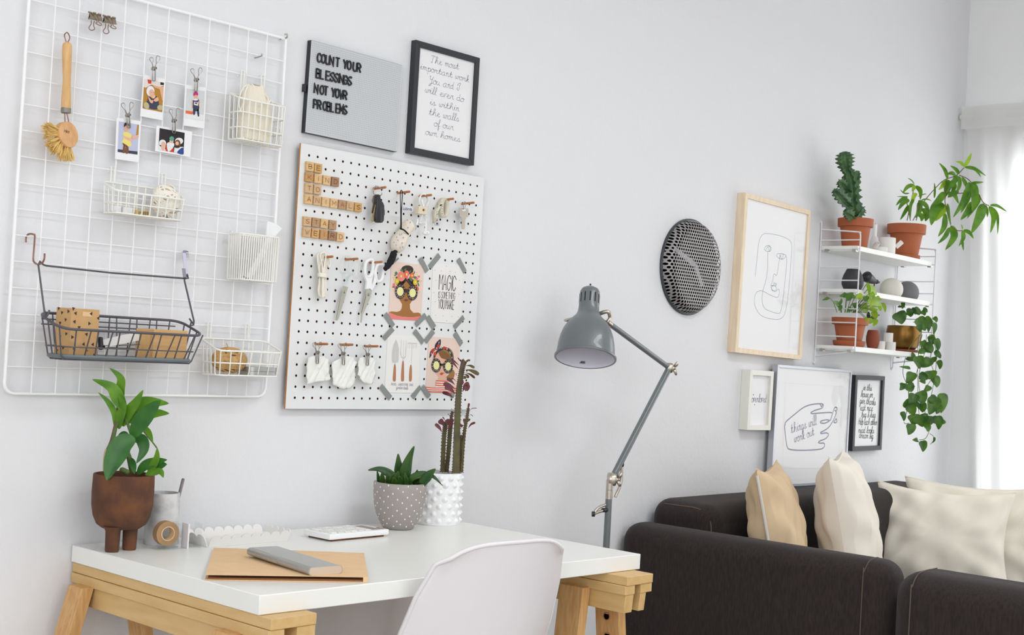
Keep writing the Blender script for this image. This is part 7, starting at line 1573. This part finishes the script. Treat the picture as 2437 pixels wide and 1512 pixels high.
red, grn = MB(), MB(); ol = lambda t_: max(0, math.sin(math.pi * min(1, t_ * .9 + .02) ** 1.8)) ** .8
for a, b_, e, wd, g in (((455, 545), (400, 505), (318, 475), 52, 0), ((470, 500), (420, 440), (345, 410), 62, 0), ((480, 440), (400, 390), (328, 375), 58, 0), ((470, 390), (420, 340), (370, 310), 46, 0), ((490, 350), (450, 315), (420, 310), 14, 0), ((510, 200), (470, 150), (430, 100), 26, 0), ((525, 160), (480, 120), (440, 85), 22, 0), ((548, 125), (525, 90), (500, 58), 16, 0), ((500, 290), (480, 260), (484, 248), 10, 0), ((575, 100), (570, 85), (570, 70), 8, 1), ((590, 105), (620, 90), (650, 95), 28, 1), ((590, 155), (650, 155), (700, 182), 34, 1), ((590, 200), (670, 220), (752, 265), 72, 1), ((585, 235), (650, 260), (705, 305), 34, 1), ((575, 255), (610, 270), (625, 305), 40, 1), ((560, 300), (580, 300), (600, 285), 40, 1), ((555, 330), (560, 350), (545, 375), 40, 0), ((560, 470), (590, 400), (640, 375), 70, 0), ((575, 440), (620, 390), (600, 455), 66, 0),
                        ((310, 955), (280, 900), (230, 855), 46, 0), ((340, 880), (310, 840), (280, 805), 70, 0), ((350, 820), (335, 790), (318, 773), 16, 0), ((385, 930), (410, 870), (440, 830), 50, 0), ((390, 870), (380, 830), (365, 800), 60, 0), ((415, 860), (430, 820), (450, 800), 50, 0), ((410, 780), (395, 740), (380, 740), 12, 1), ((430, 700), (428, 680), (425, 665), 8, 1), ((625, 910), (660, 860), (712, 838), 32, 0), ((620, 700), (628, 650), (637, 605), 26, 0), ((640, 705), (670, 670), (730, 663), 8, 0), ((635, 760), (660, 742), (683, 765), 8, 0), ((610, 830), (635, 810), (640, 790), 30, 1), ((580, 860), (575, 820), (580, 790), 26, 0), ((540, 900), (545, 880), (550, 860), 40, 0), ((600, 780), (590, 765), (583, 755), 10, 1)):
    o = rnd.uniform(-.03, -.008); (grn if g else red).leaf([E2(*a, o), E2(*b_, o - .004), E2(*e, o - .006)], wd / 5.04 / ks, cv + V((rnd.uniform(-.5, .5), 0, rnd.uniform(0, .6))), ol, .2, 5)
red.part('red_leaves', m_leupl, t, smooth=180); grn.part('green_leaves', m_leupg, t, smooth=180)
# folder and metal case
fz = DZ + .0105
fa, fb, fc, fd = (H(*q, fz) for q in ((488.5, 1368), (876, 1374), (866.5, 1309.5), (509, 1296.5)))
t = T('kraft_folder', 'tan kraft folder lying at the front of the desk under the metal case', 'folder', (fa + fc) / 2 - V((0, 0, .01)))
dn_ = V((0, 0, -.0008)); MB().prism([fa + dn_, fb + dn_, fc + dn_ - V((0, 0, .006)), fd + dn_ - V((0, 0, .006))], (0, 0, .0008)).part('cover', m_kraft, t, smooth=0)
lo_ = V((0, 0, DZ + .0002 - fz)); MB().prism([fa + lo_, fb + lo_, fc + lo_, fd + lo_], (0, 0, .0012)).part('back_cover', m_kraft, t, smooth=0)
ins = lambda p: p.lerp((fa + fc) / 2, .03) + V((0, 0, DZ + .0016 - fz))
MB().prism([ins(fa), ins(fb), ins(fc), ins(fd)], (0, 0, .0024)).part('inner_sheets', W('kraft_inner', (150, 104, 64), .8), t, smooth=0)
crn = MB(); crn.prism([fb + dn_ * 1, fb + (fa - fb) * .03 + dn_, fb + (fa - fb) * .03 + lo_ + V((0, 0, .001)), fb + lo_ + V((0, 0, .001))], (fc - fb).normalized() * .006); crn.part('corner_flap', m_kraft, t, smooth=0)
zcs = zm(470, 1270, 5.667); cz2 = DZ + .0095 + .0155
k1, k2, k3, k4 = (H(*zcs(*q), cz2) for q in ((668, 192), (1497, 462), (1808, 398), (1010, 138)))
uL = k2 - k1; uW = k4 - k1; uW = uW - uL.normalized() * uW.dot(uL.normalized()) * .6
t = T('metal_case', 'slim brushed aluminium case with a tab clasp lying on the kraft folder', 'case', (k1 + k3) / 2 - V((0, 0, .016)))
Ln, Wn = uL.normalized(), V((uL.y, -uL.x, 0)).normalized(); Wn = Wn if Wn.dot(uW) > 0 else -Wn; wl = uW.length; hc_ = .0152
o = k1 - V((0, 0, hc_)) ; rr_ = hc_ / 2
sec = [o + Wn * rr_ + V((0, 0, rr_)) + (-Wn * math.cos(a) + V((0, 0, 1)) * math.sin(a)) * rr_ for a in [math.radians(-90 + 15 * i) for i in range(13)]] + [o + Wn * (wl - rr_) + V((0, 0, rr_)) + (Wn * math.cos(a) + V((0, 0, 1)) * math.sin(a)) * rr_ for a in [math.radians(90 - 15 * i) for i in range(13)]]
MB().prism(sec, uL).part('body', m_alu, t, smooth=40)
MB().prism([p.lerp(sum(sec, V()) / len(sec), .05) + uL for p in sec], Ln * .0008).part('end_cap', m_aluend, t, smooth=0)
def skin_strip(f0, f1, a0, a1, th, name, m):
    out = [o + Wn * rr_ + V((0, 0, rr_)) + (-Wn * math.cos(a) + V((0, 0, 1)) * math.sin(a)) * (rr_ + th) for a in [math.radians(a0 + (a1 - a0) * i / 10) for i in range(11)]]
    inn = [o + Wn * rr_ + V((0, 0, rr_)) + (-Wn * math.cos(a) + V((0, 0, 1)) * math.sin(a)) * (rr_ - .0002) for a in [math.radians(a1 + (a0 - a1) * i / 10) for i in range(11)]]
    MB().prism([p + uL * f0 for p in out + inn], uL * (f1 - f0)).part(name, m, t, smooth=40)
skin_strip(.36, .52, -25, 92, .0011, 'clasp_tab', m_alu); skin_strip(.03, .355, 80, 86, .0004, 'lid_seam', A('khaki')); skin_strip(.53, .985, 80, 86, .0004, 'lid_seam', A('khaki'))
# orchid in the footed planter
op = depth(pl); O = lambda a, b_, o=0: PD(*zq(a, b_), op + o); t = T('orchid', 'green orchid with broad leaves growing from the brown footed planter', 'plant', O(380, 850)); ko = ppm(pl)
b = MB(); b.tube(catmull([O(215, 840, -.01), O(212, 760, -.01), O(220, 690, -.01), O(250, 600, -.005), O(285, 440), O(292, 340)], 6), [.008, .0082, .0084, .0085, .0085, .0083, .008, .008, .0078, .0075, .0072, .007, .0065, .006, .0055, .0052, .005, .0048, .0046, .0045, .0044, .0043, .0042, .0041, .004, .0038, .0036, .0034, .0032, .003, .0028][:31], 10); b.part('cane', m_stemb, t, smooth=60)
b = MB(); b.tube(catmull([O(205, 840, -.014), O(208, 740, -.016), O(222, 680, -.016)], 5), .0075, 10); b.part('sheath', m_cane, t, smooth=60)
b = MB(); b.tube(catmull([O(250, 640, -.014), O(280, 500, -.005), O(340, 430, .0), O(400, 580, -.01)], 5), .003, 8); b.tube(catmull([O(400, 850), O(380, 750), O(360, 690), O(350, 600)], 5), .0055, 8); b.tube(catmull([O(400, 590, -.01), O(430, 560, .0)], 4), .0028, 8); b.tube(catmull([O(490, 540), O(560, 625), O(590, 665)], 4), .0016, 6)
for q in ((340, 840), (360, 850), (325, 835)): b.ball(O(*q, -.02), .006, seg=8)
b.part('stems', m_stem, t)
dk_, lt_ = MB(), MB(); ell = lambda t_: max(0, math.sin(math.pi * (t_ * .98 + .02) ** .85)) ** .95
for pts, wd, o, lt in (([(395, 590), (460, 480), (550, 370), (620, 300)], 132, -.03, 0), ([(425, 600), (330, 640), (250, 780), (205, 915)], 168, -.045, 0), ([(400, 600), (470, 600), (490, 680), (432, 785)], 92, .0, 0), ([(290, 590), (340, 560), (380, 580)], 50, .01, 0), ([(390, 740), (410, 800), (420, 865)], 50, -.01, 0),
                       ([(320, 330), (310, 230), (312, 130), (225, 50)], 70, .0, 1), ([(345, 380), (300, 300), (240, 200), (92, 138)], 100, -.008, 1), ([(270, 520), (265, 400), (215, 310), (140, 238)], 48, .0, 1), ([(330, 500), (370, 400), (430, 320), (486, 220)], 90, .0, 1), ([(300, 520), (310, 430), (330, 340), (300, 260)], 70, -.002, 1), ([(350, 430), (450, 340), (560, 320), (684, 325)], 110, .012, 1), ([(360, 470), (480, 420), (590, 400), (687, 402)], 90, .015, 1), ([(440, 480), (520, 540), (560, 628)], 50, .01, 1),
                       ([(440, 868), (500, 800), (590, 770), (670, 755)], 80, .0, 0), ([(520, 860), (560, 800), (590, 740), (592, 660)], 62, -.006, 1), ([(500, 868), (570, 850), (620, 850), (640, 895)], 60, -.008, 1), ([(560, 830), (620, 800), (668, 790)], 60, -.004, 0), ([(300, 480), (340, 440), (400, 460)], 70, .01, 1)):
    n_ = len(pts); (lt_ if lt else dk_).leaf([O(a, b_, o - .006 * i) for i, (a, b_) in enumerate(pts)], wd / 3.218 / ko, cv + V((0, 0, .3 if lt else .1)), ell, .16, 6)
dk_.part('foliage', m_lorch, t, smooth=180); lt_.part('young_leaves', m_lorch2, t, smooth=180)
